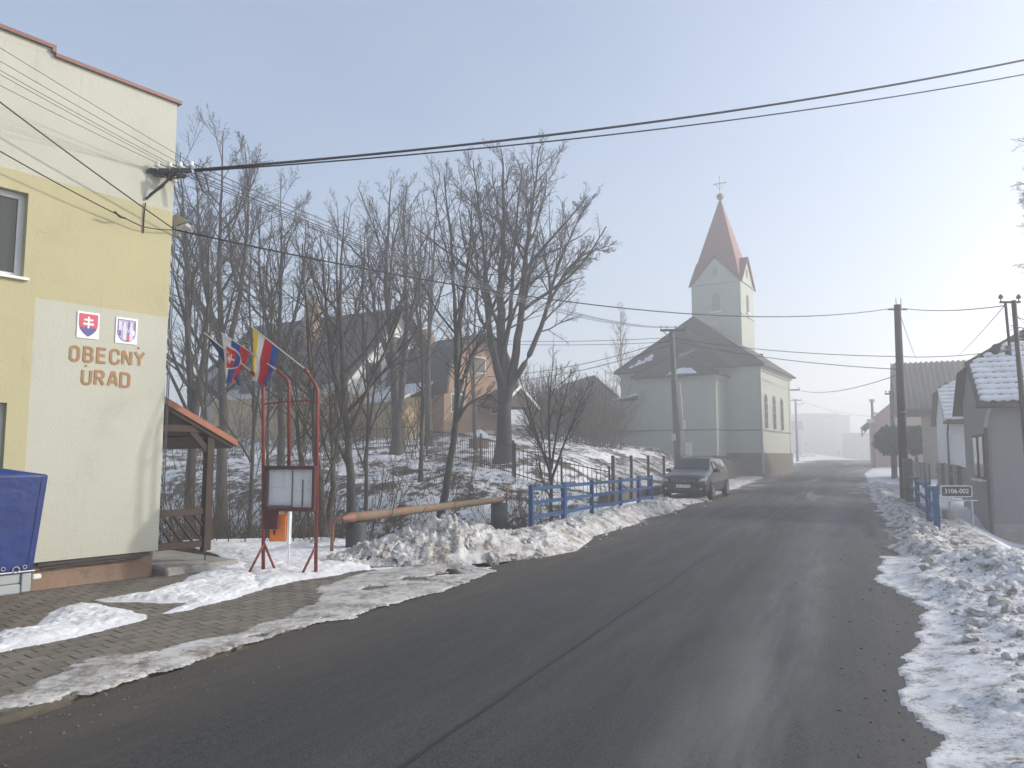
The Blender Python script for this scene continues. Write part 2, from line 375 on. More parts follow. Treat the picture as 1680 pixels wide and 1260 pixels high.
seam_m = M("bitumen_seam", (0.020, 0.021, 0.023), 0.6, 0.2, 4, 0.3, 60)
line_m = M("worn_paint", (0.10, 0.10, 0.098), 0.8, 0.3, 6, 0.3, 80, col2=(0.05, 0.05, 0.05), c2at=(0.42, 0.58), c2scale=9)
def road_strip(name, q0, s0, s1, w, mat, wob=0.03):
    s = np.arange(s0, s1, 0.25); qc = q0 + (fbm(s * 0.7, s * 0 + 7, 31) - 0.5) * wob * 2
    ww = w * (0.7 + 0.6 * fbm(s * 2.1, s * 0 + 2, 32))
    V = []
    for k in (-0.5, 0.5):
        q = qc + k * ww; x, y = rc(q, s); V.append(np.stack([x, y, road_z(q, s) + 0.006], -1))
    V = np.stack(V, 1).reshape(-1, 3)
    return npmesh(name, V, grid_faces(len(s), 2), mat, parent=road)
road_strip("sealed_seam", -2.28, 0.5, 17, 0.026, seam_m); road_strip("worn_centre_line", -2.15, 17, 34, 0.10, line_m)

for nm, q0, q1, s0, s1 in (("bridge_deck", -7.15, -5.2, 12.6, 28), ("bridge_deck", 0.5, 2.15, 15.5, 35)):
    m = MB(); xs = []
    for q, s in ((q0, s0), (q1, s0), (q1, s1), (q0, s1)): xs.append(rc(q, s))
    m.prism(xs, 2, -0.55, -0.035); o = m.build(nm, concrete); tag(o, kind="structure")

# ---------------- pavement of interlocking pavers in front of the town hall
WALL_ROT = math.atan2(0.79, 0.61); WC = np.array([-5.07, 11.0])          # town hall corner
wd = np.array([math.cos(WALL_ROT), math.sin(WALL_ROT)]); wi = np.array([-wd[1], wd[0]])  # along wall, inward
paver_m = M("paver_concrete", (0.185, 0.165, 0.135), 0.9, 0.22, 2.2, 0.6, 70, col2=(0.11, 0.10, 0.083), c2at=(0.45, 0.65), c2scale=2.0, island=0.16)
joint_m = M("joint_sand", (0.10, 0.087, 0.068), 0.95, 0.25, 6, 0.6, 90)
pav = thing("pavement", None, None); tag(pav, kind="structure")
pl = [rc(-5.12, 9.6), rc(-5.12, -8.0)] + [tuple(WC + wd * a + wi * b) for a, b in ((-14, -0.02), (0.0, -0.02), (1.6, -0.02))]
m = MB(); n_ = len(pl); m.add([(p[0], p[1], 0.0075) for p in pl] + [(p[0], p[1], -0.2) for p in pl], [tuple(range(n_))] + [(i, (i + 1) % n_, n_ + (i + 1) % n_, n_ + i) for i in range(n_)])
m.build("joint_bed", joint_m, pav)
def inpoly(p, poly):
    x, y = p; c = False; j = len(poly) - 1
    for i in range(len(poly)):
        if (poly[i][1] > y) != (poly[j][1] > y) and x < (poly[j][0] - poly[i][0]) * (y - poly[i][1]) / (poly[j][1] - poly[i][1]) + poly[i][0]: c = not c
        j = i
    return c
SCp = 1.12
hx, we, ww_ = 0.098 * SCp, 0.0815 * SCp, 0.0615 * SCp
outl = [(-hx, -we), (-hx * .55, -we), (-hx * .3, -ww_), (hx * .3, -ww_), (hx * .55, -we), (hx, -we), (hx, we), (hx * .55, we), (hx * .3, ww_), (-hx * .3, ww_), (-hx * .55, we), (-hx, we)]
def paver_geo(mb, ox=0, oy=0, z=0.0, rot=0.0, b=0.006):
    c, s = math.cos(rot), math.sin(rot); k = len(outl)
    def T(p, f, zz): x, y = p[0] * f, p[1] * f; return (ox + c * x - s * y, oy + s * x + c * y, zz)
    v = [T(p, 1, z - 0.03) for p in outl] + [T(p, 1, z - b) for p in outl] + [T(p, 0.93, z) for p in outl]
    f = [(i, (i + 1) % k, k + (i + 1) % k, k + i) for i in range(k)] + [(k + i, k + (i + 1) % k, 2 * k + (i + 1) % k, 2 * k + i) for i in range(k)] + [tuple(range(2 * k, 3 * k))]
    mb.add(v, f)
pm = MB(); paver_geo(pm); proto_p = pm.build("paver", paver_m, pav); first = True
spots = []
pitch_y, pitch_x = (we + ww_) + 0.004, 2 * hx + 0.004
for j in range(1, 42):
    for i in range(-52, 10):
        a = (i + 0.5 * (j % 2)) * pitch_x; b = -0.03 - j * pitch_y
        p = WC + wd * a + wi * b
        q, s = cr(*p)
        if q > -5.15 or not inpoly(p, pl): continue
        # seen from the camera?
        v = (p[0] / p[1] * F_PX + CX) if p[1] > 0.5 else -999
        spots.append((p, v))
vis = [t for t in spots if -30 < t[1] < 480]; rest = [t for t in spots if not (-30 < t[1] < 480)]
vis.sort(key=lambda t: t[0][1]); near, far = vis[:298], vis[298:]
for k, (p, _) in enumerate(near):
    z = 0.012 + random.uniform(-0.0025, 0.0025); r = WALL_ROT + random.uniform(-0.02, 0.02)
    if k == 0: o = proto_p
    else: o = bpy.data.objects.new("paver", proto_p.data); COL.objects.link(o); o.parent = pav
    o.location = (p[0], p[1], z); o.rotation_euler = (random.uniform(-.008, .008), random.uniform(-.008, .008), r)
fm = MB()
for p, _ in far + rest: paver_geo(fm, p[0], p[1], 0.012 + random.uniform(-0.002, 0.002), WALL_ROT)
tag(fm.build("outer_pavers", paver_m, pav), kind="stuff")

# ---------------- snow: patches with real thickness
def poly_sd(x, y, poly):
    """signed distance, positive inside"""
    d = np.full(x.shape, 1e9); ins = np.zeros(x.shape, bool); n = len(poly); j = n - 1
    for i in range(n):
        ax, ay = poly[j]; bx, by = poly[i]; ex, ey = bx - ax, by - ay
        t = np.clip(((x - ax) * ex + (y - ay) * ey) / (ex * ex + ey * ey + 1e-12), 0, 1)
        d = np.minimum(d, np.hypot(x - ax - t * ex, y - ay - t * ey))
        c = (ay > y) != (by > y)
        with np.errstate(divide='ignore', invalid='ignore'):
            ins ^= c & (x < (bx - ax) * (y - ay) / (by - ay if abs(by - ay) > 1e-12 else 1e-12) + ax)
        j = i
    return np.where(ins, d, -d)
def keep_mesh(name, X, Y, H, zb, mat, cut=0.0, parent=None):
    nu, nv = X.shape; F = grid_faces(nu, nv); h = H.ravel()
    F = F[(h[F] > cut).any(1)]
    Z = np.where(H > cut, zb + H, zb - 0.012)
    V = np.stack([X, Y, Z], -1).reshape(-1, 3)
    used = np.unique(F); mp = np.full(len(V), -1); mp[used] = np.arange(len(used))
    return npmesh(name, V[used], mp[F], mat, parent)
def snow_patch(name, pxpoly, res, thick, edge, mat, nz=0.12, nscale=2.5, holes=0.0, lump=0.3, zb=0.012, seed=40):
    poly = [tuple(G(*p)[:2]) for p in pxpoly]
    xs, ys = [p[0] for p in poly], [p[1] for p in poly]
    X, Y = np.meshgrid(np.arange(min(xs) - .3, max(xs) + .3, res), np.arange(min(ys) - .3, max(ys) + .3, res), indexing='ij')
    d = poly_sd(X, Y, poly) + (fbm(X * nscale, Y * nscale, seed, 5) - 0.5) * 2 * nz
    H = thick * ss(0, edge, d) * (1 - lump + 2 * lump * fbm(X * 6, Y * 6, seed + 3, 4)) * (d > 0)
    H += (d > 0) * thick * ss(0, .12, d) * (0.75 * (fbm(X * 13, Y * 13, seed + 4, 3, True) - 0.5) + 0.45 * (fbm(X * 31, Y * 31, seed + 6, 2) - 0.5))
    H = np.where(d > 0, np.maximum(H, .004), H)
    if holes: H = np.where(fbm(X * 1.7 + Y * .4, Y * 2.6 - X * 1.3, seed + 9, 5) < holes, -1, H)
    return tag(keep_mesh(name, X, Y, H, zb, mat), kind="stuff")
snow_patch("snow_patch", [(-40, 1045), (60, 1028), (90, 1002), (130, 990), (175, 996), (243, 1012), (235, 1021), (170, 1036), (90, 1054), (-40, 1080)], 0.02, 0.042, 0.28, snow_clean, 0.10)
snow_patch("snow_patch", [(158, 986), (240, 974), (300, 955), (330, 938), (370, 921), (420, 926), (440, 968), (395, 980), (310, 1003), (262, 1010), (300, 992), (240, 992), (170, 989)], 0.02, 0.045, 0.30, snow_clean, 0.10, seed=47)
snow_patch("snow_patch", [(372, 915), (330, 902), (300, 888), (560, 884), (640, 905), (600, 935), (540, 948), (470, 958), (425, 968), (380, 940)], 0.03, 0.05, 0.4, snow_clean, 0.12, seed=52)
snow_patch("ice_crust", [(-30, 1155), (120, 1112), (230, 1086), (300, 1062), (400, 1040), (470, 1012), (520, 985), (520, 965), (600, 940), (680, 925), (760, 925), (815, 938), (770, 955), (680, 982), (570, 1015), (430, 1048), (330, 1083), (200, 1122), (80, 1165), (-30, 1200)], 0.025, 0.010, 0.30, snow_grey, 0.22, 2.0, holes=0.40, zb=0.017, seed=60)
snow_patch("ice_crust", [(60, 1120), (150, 1080), (260, 1062), (300, 1058), (200, 1095), (110, 1130)], 0.025, 0.008, 0.25, snow_grey, 0.15, 2.5, holes=0.5, zb=0.0175, seed=66)

def ridge_field(X, Y, pts):
    """pts: (x, y, height, half-width); best profile over the polyline"""
    H = np.zeros(X.shape); 
    for a, b in zip(pts[:-1], pts[1:]):
        ex, ey = b[0] - a[0], b[1] - a[1]
        t = np.clip(((X - a[0]) * ex + (Y - a[1]) * ey) / (ex * ex + ey * ey), 0, 1)
        d = np.hypot(X - a[0] - t * ex, Y - a[1] - t * ey); h = a[2] + t * (b[2] - a[2]); w = a[3] + t * (b[3] - a[3])
        H = np.maximum(H, h * np.clip(1 - (d / w) ** 1.6, 0, 1))
    return H
def rough_snow(H, X, Y, amp, seed=70):
    c = fbm(X * 4.2, Y * 4.2, seed, 4, True); c2 = fbm(X * 11, Y * 11, seed + 5, 3, True); c3 = fbm(X * 30, Y * 30, seed + 8, 2)
    amp = amp * (0.15 + 1.7 * ss(.35, .65, fbm(X * 1.3, Y * 1.3, seed + 11, 3))); return H * (0.62 + 0.75 * c) + np.minimum(1, H * 7) * amp * ((c2 - 0.5) * 1.3 + (c3 - 0.5) * 0.35)
xy = lambda q, s: rc(q, s)
pts = [(-2.75, 12.35, .10, .55), (-2.1, 12.75, .28, .8), (-1.55, 13.0, .42, 1.0), (-1.15, 13.2, .52, 1.1), (-.6, 13.4, .40, 1.0), (0.0, 13.7, .29, .9), (.45, 14.1, .30, .8), (*xy(-5.7, 15.3), .26, .7)]
X, Y = np.meshgrid(np.arange(-3.6, 2.4, 0.035), np.arange(11.3, 16.0, 0.035), indexing='ij')
H = rough_snow(ridge_field(X, Y, pts), X, Y, 0.10); H = np.where(ridge_field(X, Y, pts) > 0.02, H, -1)
tag(keep_mesh("snow_pile", X, Y, H, 0.0, snow_dirty), "tall lumpy heap of ploughed dirty snow beside the rusty pipe", "snow pile", kind="stuff")
def strip_field(name, q0, q1, s0, s1, rq, rs, hfun, mat, seed, cut=0.0):
    QQ, SS = np.meshgrid(np.arange(q0, q1, rq), np.arange(s0, s1, rs), indexing='ij'); X, Y = rc(QQ, SS)
    H = hfun(QQ, SS, X, Y); return tag(keep_mesh(name, X, Y, H, base_z(SS), mat, cut), kind="stuff")
def left_bank(q, s, x, y):
    e = (fbm(s * 0.8, s * 0, 80) - 0.5) * 0.5
    c = -5.55 - 0.016 * np.clip(s - 10, 0, 30); d = (q - c - e)
    w = np.where(d > 0, 0.62, 0.85)
    h = (0.25 - 0.004 * (s - 14)) * np.clip(1 - np.abs(d / w) ** 1.7, 0, 1) * (1 - 0.55 * ss(25.5, 28, s)) * (1 - ss(46, 52, s))
    flat = 0.10 * ss(-7.0, -6.8, q) * (1 - ss(-5.8, -5.3, q)) * (0.7 + .6 * fbm(x * 2, y * 2, 83))
    r = rough_snow(np.maximum(h, 0), x, y, 0.085, 74); out = np.maximum(r, flat)
    return np.where((h > 0.015) | (flat > 0.02), out, -1)
strip_field("snow_bank", -7.0, -4.6, 14.2, 34, 0.04, 0.05, left_bank, snow_dirty, 81)
strip_field("snow_bank", -7.6, -4.8, 34, 54, 0.08, 0.12, left_bank, snow_dirty, 82)
def right_field(q, s, x, y):
    edge = 0.30 + (fbm(s * 1.1, s * 0 + 5, 90) - 0.5) * 0.4 + 0.40 * np.exp(-((s - 9.6) / 1.5) ** 2) - 0.3 * ss(3, 0, s)
    d = q - edge + (fbm(x * 3, y * 3, 91) - 0.5) * 0.22
    crest = 0.22 * np.exp(-((q - 1.75 - 0.25 * np.sin(s * .7)) / 0.5) ** 2) * ss(9.5, 13, s) + 0.05
    c = fbm(x * 2.1, y * 2.1, 92, 4, True); c2 = fbm(x * 9.5, y * 9.5, 93, 3, True); c3 = fbm(x * 26, y * 26, 94, 2)
    body = ss(0, 0.7, d) * (crest * (0.5 + c) + 0.05 * (c - .35) + (.3 + 1.3 * ss(.38, .62, fbm(x * .9, y * .9, 97, 3))) * (0.05 * (c2 - 0.42) + 0.045 * (c3 - .5)) + 0.05)
    body *= (1 - ss(6.5, 8, q)) * (1 - .75 * ss(13, 14.4, s))
    return np.where((d > 0) & (q < 7.9), np.maximum(body, 0.012), -1)
strip_field("snow_bank", 0.0, 8.0, -2, 14.5, 0.035, 0.035, right_field, snow_mat("snow_trodden", 0.46, 0.63, dirt=(0.18, 0.162, 0.143), scale=4.2, white=(0.76, 0.77, 0.79)), 95)
def right_bank(q, s, x, y):
    edge = 0.72 + (fbm(s * 1.1, s * 0 + 5, 90) - 0.5) * 0.6
    d = q - edge + (fbm(x * 3, y * 3, 91) - 0.5) * 0.3
    c = fbm(x * 3.1, y * 3.1, 96, 4, True); c2 = fbm(x * 9, y * 9, 97, 3, True)
    h = ss(0, 0.4, d) * (0.06 + 0.16 * np.exp(-((d - 0.42) / 0.30) ** 2) * (0.35 + c) + 0.075 * (c2 - 0.4)) * (1 - ss(2.35, 2.6, q))
    h = h * ss(12.2, 14.5, s); return np.where((d > 0) & (q < 2.55), np.maximum(h, 0.006), -1)
strip_field("snow_bank", 0.2, 2.6, 12, 44, 0.04, 0.06, right_bank, snow_dirty, 98)

soil = M("brown_soil", (0.085, 0.066, 0.047), 0.95, 0.35, 5, 0.9, 25, dist=0.03)
sp_pts = [(-2.45, 12.3, .06, .25), (-2.15, 12.38, .13, .34), (-1.85, 12.42, .08, .26)]
X, Y = np.meshgrid(np.arange(-3.0, -1.4, 0.025), np.arange(11.7, 12.9, 0.025), indexing='ij'); R_ = ridge_field(X, Y, sp_pts)
tag(keep_mesh("soil_heap", X, Y, np.where(R_ > .02, rough_snow(R_, X, Y, .09, 120) + .05, -1), 0.0, soil), kind="stuff")
# loose lumps of snow broken off the banks
def ico():
    t = (1 + 5 ** .5) / 2
    v = np.array([(-1, t, 0), (1, t, 0), (-1, -t, 0), (1, -t, 0), (0, -1, t), (0, 1, t), (0, -1, -t), (0, 1, -t), (t, 0, -1), (t, 0, 1), (-t, 0, -1), (-t, 0, 1)], float)
    v /= np.linalg.norm(v[0])
    f = [(0, 11, 5), (0, 5, 1), (0, 1, 7), (0, 7, 10), (0, 10, 11), (1, 5, 9), (5, 11, 4), (11, 10, 2), (10, 7, 6), (7, 1, 8), (3, 9, 4), (3, 4, 2), (3, 2, 6), (3, 6, 8), (3, 8, 9), (4, 9, 5), (2, 4, 11), (6, 2, 10), (8, 6, 7), (9, 8, 1)]
    bm = bmesh.new(); vs = [bm.verts.new(p) for p in v]
    for q in f: bm.faces.new([vs[i] for i in q])
    bmesh.ops.subdivide_edges(bm, edges=bm.edges, cuts=1, use_grid_fill=True); bm.verts.index_update()
    V = np.array([p.co[:] for p in bm.verts]); V /= np.linalg.norm(V, axis=1)[:, None]
    F = np.array([[q.index for q in fc.verts] for fc in bm.faces]); bm.free(); return V, F
IV, IF = ico()
def lumps(name, pos, rads, mat, flat=0.75):
    Vs, Fs = [], []
    for k, (p, r) in enumerate(zip(pos, rads)):
        sc = r * (0.6 + 0.8 * RNG.random(3)); sc[2] *= flat
        dis = 1 + 0.7 * (RNG.random(len(IV)) - 0.5)
        Vs.append(IV * dis[:, None] * sc + p); Fs.append(IF + k * len(IV))
    return tag(npmesh(name, np.concatenate(Vs), np.concatenate(Fs), mat, smooth=False), kind="stuff")
pos, rr = [], []
for k in range(520):
    u = RNG.random(); s = 10.5 + 20 * u ** 1.2; q = -5.3 - 0.016 * (s - 10) + RNG.normal(0, 0.33) + (-0.9 * (s < 13.5) * RNG.random())
    x, y = rc(q, s); r = 0.010 + 0.075 * RNG.random() ** 4; pos.append((x, y, max(0, float(road_z(q, s))) + r * .3)); rr.append(r)
for k in range(480):
    i = RNG.integers(0, len(pts) - 1); t = RNG.random(); a, b = np.array(pts[i]), np.array(pts[i + 1]); c = a + t * (b - a)
    o = RNG.normal(0, 0.42, 2) * c[3]; x, y = c[0] + o[0], c[1] + o[1]
    h = float(ridge_field(np.array([x]), np.array([y]), pts)[0]); r = 0.010 + 0.09 * RNG.random() ** 3.5
    pos.append((x, y, h * .95 + r * .2)); rr.append(r)
for k in range(46):
    i = RNG.integers(1, len(pts) - 1); t = RNG.random(); a, b = np.array(pts[i]), np.array(pts[i + 1]); c = a + t * (b - a)
    x, y = c[0] + RNG.normal(0, .4), c[1] + RNG.normal(-.25, .35); h = float(ridge_field(np.array([x]), np.array([y]), pts)[0]); r = 0.07 + 0.08 * RNG.random() ** 2
    pos.append((x, y, h * .9)); rr.append(r)
lumps("snow_lumps", pos, rr, snow_dirty)
pos, rr = [], []
for k in range(2600):
    s = 2.5 + 28 * RNG.random() ** 1.6; q = 0.85 + abs(RNG.normal(0, 0.7 if s > 14 else 1.5)); x, y = rc(q, s)
    if s > 16 and q > 2.2: continue
    r = 0.006 + 0.075 * RNG.random() ** 5; hh = float((right_field if s < 13.5 else right_bank)(*[np.array([v]) for v in (q, s, x, y)])[0])
    if hh < 0: hh = 0
    pos.append((x, y, float(base_z(s)) + hh + r * .25)); rr.append(r)
lumps("snow_lumps", pos, rr, snow_grey)
grit_m = M("grit", (0.13, 0.115, 0.095), 0.9, 0.4, 8, 0)
pos, rr = [], []
for k in range(3200):
    side = RNG.random() < 0.65; s = 2.2 + 16 * RNG.random() ** 1.8
    q = (-4.95 + RNG.normal(0, 0.32)) if side else (0.3 + RNG.normal(0, 0.35)); x, y = rc(q, s)
    if q > 0.9: continue
    r = 0.003 + 0.009 * RNG.random() ** 3; pos.append((x, y, float(road_z(q, s)) + (0.0 if q > -5.1 else 0.03))); rr.append(r)
lumps("grit", pos, rr, grit_m)

# ================================================================ TOWN HALL
def wall_paint(name, col, stain=(0.5, 0.5, 0.44), amt=0.35):
    m, nt, b = nodes_of(name); tc = N(nt, "ShaderNodeTexCoord").outputs["Object"]
    mp = N(nt, "ShaderNodeMapping"); mp.inputs["Scale"].default_value = (1, 1, 0.35); nt.links.new(tc, mp.inputs[0])
    c = mix(nt, noise(nt, mp.outputs[0], 1.3, 5, 0.6), tuple(x * 0.93 for x in col), tuple(min(1, x * 1.05) for x in col))
    c = mix(nt, rng(nt, noise(nt, tc, 0.9, 7, 0.65), 0.5, 0.72, 0, amt), c, stain)
    drip = N(nt, "ShaderNodeMapping"); drip.inputs["Scale"].default_value = (9, 9, 0.5); nt.links.new(tc, drip.inputs[0])
    c = mix(nt, rng(nt, noise(nt, drip.outputs[0], 1, 4), 0.58, 0.78, 0, amt * 0.7), c, tuple(x * 0.72 for x in col))
    vor = N(nt, "ShaderNodeTexVoronoi", feature='DISTANCE_TO_EDGE'); vor.inputs["Scale"].default_value = 0.55
    dv_ = N(nt, "ShaderNodeVectorMath", operation='ADD'); nz_ = N(nt, "ShaderNodeTexNoise"); nz_.inputs["Scale"].default_value = 2.2; nz_.inputs["Detail"].default_value = 6; nt.links.new(tc, nz_.inputs["Vector"]); nt.links.new(tc, dv_.inputs[0]); nt.links.new(nz_.outputs["Color"], dv_.inputs[1]); nt.links.new(dv_.outputs[0], vor.inputs["Vector"])
    c = mix(nt, mathn(nt, 'MULTIPLY', rng(nt, vor.outputs[0], 0.0, 0.007, 0.22, 0), rng(nt, noise(nt, tc, .8, 3), .5, .6)), c, tuple(x * .5 for x in col))
    nt.links.new(c, b.inputs["Base Color"]); b.inputs["Roughness"].default_value = 0.92
    bump(nt, b, mathn(nt, 'ADD', noise(nt, tc, 120, 3), mathn(nt, 'ADD', mathn(nt, 'MULTIPLY', noise(nt, tc, 1.7, 3), 3.0), mathn(nt, 'MULTIPLY', noise(nt, tc, 28, 4), 1.2))), 0.5, 0.008)
    return m
cream = wall_paint("cream_render", (0.50, 0.507, 0.43), (0.37, 0.38, 0.325), .55)
yellow = wall_paint("yellow_render", (0.47, 0.435, 0.265), (0.37, 0.35, 0.225), .5)
plinth_m = M("brown_plinth", (0.25, 0.17, 0.125), 0.9, 0.2, 2, 0.4, 60, col2=(0.16, 0.12, 0.095))
frame_m = M("window_frame", (0.62, 0.64, 0.66), 0.4, 0.05, 8, 0)
sill_m = M("white_sill", (0.80, 0.80, 0.78), 0.5, 0.06, 8, 0)
glass = glassy("window_glass")
th = thing("town_hall", "cream and yellow rendered town hall at the left edge of the road", "building", (WC[0], WC[1], 0), WALL_ROT)
def wall_u(px):                     # distance along the wall (negative = left of the corner) seen at pixel column px
    k = (px - CX) / F_PX
    return (k * WC[1] - WC[0]) / (wd[0] - k * wd[1])
def wall_z(px, py):
    u = wall_u(px); return P(px, py, WC[1] + wd[1] * u)[2]
ZT = wall_z(293, 180); ZB = wall_z(286, 352); ZP = wall_z(283, 523); ZL = wall_z(268, 903)
UP = wall_u(46); UW = wall_u(24); ZW0, ZW1 = wall_z(22, 456), wall_z(26, 318)
U0 = -13.0
UD = wall_u(10); ZD1, ZD0 = wall_z(10, 661), 0.95
win_u = [(UW - 1.5 - 3.2 * k, UW - 3.2 * k) for k in range(3)]
dow_u = [(UD - 1.6 - 3.2 * k, UD - 3.2 * k) for k in range(3)]
us = sorted({U0, 0.0, UP, *[a for w in win_u + dow_u for a in w]}); zs = sorted({ZL, ZD0, ZD1, ZP, ZB, ZW0, ZW1, ZT})
m = MB()
for i in range(len(us) - 1):
    for j in range(len(zs) - 1):
        uc, zc = (us[i] + us[i + 1]) / 2, (zs[j] + zs[j + 1]) / 2
        if any(a < uc < b for a, b in win_u) and ZW0 < zc < ZW1: continue
        if any(a < uc < b for a, b in dow_u) and ZD0 < zc < ZD1: continue
        mi = 0 if zc > ZB or (uc > UP and zc < ZP) else 1
        m.add([(us[i], 0, zs[j]), (us[i + 1], 0, zs[j]), (us[i + 1], 0, zs[j + 1]), (us[i], 0, zs[j + 1])], [(0, 1, 2, 3)], mi)
for ws, z0, z1 in ((win_u, ZW0, ZW1), (dow_u, ZD0, ZD1)):
    for a, b in ws:
        m.add([(a, 0, z0), (b, 0, z0), (b, 0, z1), (a, 0, z1), (a, .22, z0), (b, .22, z0), (b, .22, z1), (a, .22, z1)], [(0, 1, 5, 4), (1, 2, 6, 5), (2, 3, 7, 6), (3, 0, 4, 7)], 1)
m.add([(0, 0, ZL), (0, 9, ZL), (0, 9, ZT), (0, 0, ZT)], [(0, 1, 2, 3)], 1)
m.add([(U0, 0, ZL), (U0, 9, ZL), (U0, 9, ZT), (U0, 0, ZT)], [(0, 1, 2, 3)], 1)
m.add([(U0, 9, ZL), (0, 9, ZL), (0, 9, ZT), (U0, 9, ZT)], [(0, 1, 2, 3)], 1)
m.add([(U0, 0, ZL), (0, 0, ZL), (0, .06, ZL), (U0, .06, ZL)], [(0, 1, 2, 3)], 1)
wall = m.build("wall", [cream, yellow], th)
m = MB(); m.box(U0 + .05, -0.05, 0.05, 8.95, -0.35, ZL - 0.002); m.build("plinth", plinth_m, th)
m = MB(); m.box(wall_u(75), -0.12, -0.018, 0.045, ZL - 0.05, ZL - 0.012); m.tube([(wall_u(80), -.01, ZL - .085), (-.25, -.01, ZL - .075)], .012, 6); m.build("plinth_flashing", steel_dark, th)
UF = wall_u(54)
m = MB(); cap = M("brown_sheet_cap", (0.20, 0.085, 0.065), 0.5, 0.15, 4, 0)
m.box(UF, 0.05, -0.05, 9.05, ZT, ZT + 0.05); m.box(U0, UF, -0.05, 9.05, ZT + 0.10, ZT + 0.15); m.box(UF - .045, UF, -0.052, 0.02, ZT + .05, ZT + .101); m.build("parapet_cap", cap, th)
m = MB(); m.box(U0, UF - .002, 0.001, 8.9, ZT + 0.002, ZT + 0.099); m.build("parapet_step", cream, th)
for ws, z0, z1 in ((win_u, ZW0, ZW1), (dow_u, ZD0, ZD1)):
    for k, (a, b) in enumerate(ws):
        fm_ = MB(); t = 0.07
        fm_.box(a, b, .12, .18, z0, z0 + t); fm_.box(a, b, .12, .18, z1 - t, z1); fm_.box(a, a + t, .12, .18, z0 + t, z1 - t); fm_.box(b - t, b, .12, .18, z0 + t, z1 - t)
        fm_.box((a + b) / 2 - .05, (a + b) / 2 + .05, .115, .185, z0 + t, z1 - t)
        wf = fm_.build("window", frame_m, th)
        for c0, c1 in ((a + t, (a + b) / 2 - .05), ((a + b) / 2 + .05, b - t)):
            g = MB(); g.box(c0, c1, .145, .155, z0 + t, z1 - t); g.build("pane", glass, wf)
        s_ = MB(); s_.box(a - .06, b + .05, -.06, .12, z0 - .03, z0 + .004); s_.build("sill", sill_m, wf)
m = MB(); m.box(U0, -0.02, 0.3, 8.7, ZT - 0.25, ZT - 0.2); m.build("roof", steel_dark, th)

# coats of arms on plates
plate_w = M("enamel_white", (0.82, 0.82, 0.83), 0.35, 0.03, 6, 0)
arm_red = M("enamel_red", (0.55, 0.06, 0.13), 0.35, 0.05, 6, 0); arm_blue = M("enamel_blue", (0.07, 0.07, 0.27), 0.35, 0.05, 6, 0)
def shield(w, h, kind, n=14):
    pts = [(-w, h), (w, h)]
    for k in range(n + 1):
        t = k / n
        if kind == 'p': x = w * (1 - t ** 2.6) if t < 1 else 0; y = h * .25 - (h * 1.25) * t
        else: a = t * math.pi / 2; x = w * math.cos(a); y = -h + w * 1.0 - w * 1.0 * math.sin(a)
        pts.append((x, y))
    return pts + [(-x, y) for x, y in pts[::-1] if x > 1e-6 and y < h]
def flatpoly(mb, poly, y, mi, c=(0, 0)): mb.prism([(c[0] + p[0], c[1] + p[1]) for p in poly], 1, y, y + 0.0012, mi)
def emblem_at(px, py, wpx, hpx):
    u, z = wall_u(px), wall_z(px, py); k = abs(wall_u(px + wpx / 2) - wall_u(px - wpx / 2)); return u, z, k / 2, (wall_z(px, py - hpx / 2) - wall_z(px, py + hpx / 2)) / 2
u, z, hw, hh = emblem_at(136, 534, 37, 43)
p0 = WC + wd * u
e1 = thing("coat_of_arms_plate", "white wall plate with red shield bearing a white double cross", "plate", (p0[0], p0[1], z), WALL_ROT)
m = MB(); m.box(-hw, hw, -.012, -.001, -hh, hh); m.build("plate", plate_w, e1)
m = MB(); sh = shield(hw * .86, hh * .86, 'p'); flatpoly(m, sh, -.0145, 0)
hill = []
for k in range(25):
    x = -1 + 2 * k / 24; y = -.18 + .16 * max(0, 1 - (x / .42) ** 2) ** .5 if abs(x) < .42 else -.2 + .09 * max(0, 1 - ((abs(x) - .66) / .3) ** 2) ** .5
    hill.append((x * hw * .86, y * hh * 1.1 - hh * .05))
low = [p for p in sh if p[1] < -hh * .27]
flatpoly(m, [p for p in hill if abs(p[0]) < hw * .76] + sorted([p for p in low if p[0] > 0], key=lambda p: -p[1]) + sorted([p for p in low if p[0] <= 0], key=lambda p: p[1]), -.0162, 1)
for (x0, x1, y0, y1) in ((-.08, .08, -.22, .66), (-.40, .40, .34, .48), (-.48, .48, .02, .17)):
    flatpoly(m, [(x0 * hw, y0 * hh), (x1 * hw, y0 * hh), (x1 * hw, y1 * hh), (x0 * hw, y1 * hh)], -.018 - (0.0006 if x1 > .1 else 0), 2)
m.build("shield", [arm_red, arm_blue, plate_w], e1)
u, z, hw, hh = emblem_at(200, 543, 36, 42); p0 = WC + wd * u
e2 = thing("coat_of_arms_plate", "white wall plate with blue shield showing two pale standing figures", "plate", (p0[0], p0[1], z), WALL_ROT)
m = MB(); m.box(-hw, hw, -.012, -.001, -hh, hh); m.build("plate", plate_w, e2)
m = MB(); sh = shield(hw * .84, hh * .86, 'r'); flatpoly(m, sh, -.0145, 0); flatpoly(m, [(p[0] * .93, p[1] * .95) for p in sh], -.0158, 1)
def figure(cx, s):
    body = [(-.16, -.72), (.18, -.72), (.15, -.1), (.22, .12), (.12, .38), (.08, .42), (.1, .56), (.05, .68), (-.05, .68), (-.1, .56), (-.08, .42), (-.16, .36), (-.22, .1), (-.14, -.1)]
    return [(cx * hw + p[0] * hw * s, p[1] * hh) for p in body]
for pl_, y in ((figure(-.18, 1.0), -.0172), (figure(.42, .9), -.0172)): flatpoly(m, pl_, y, 2)
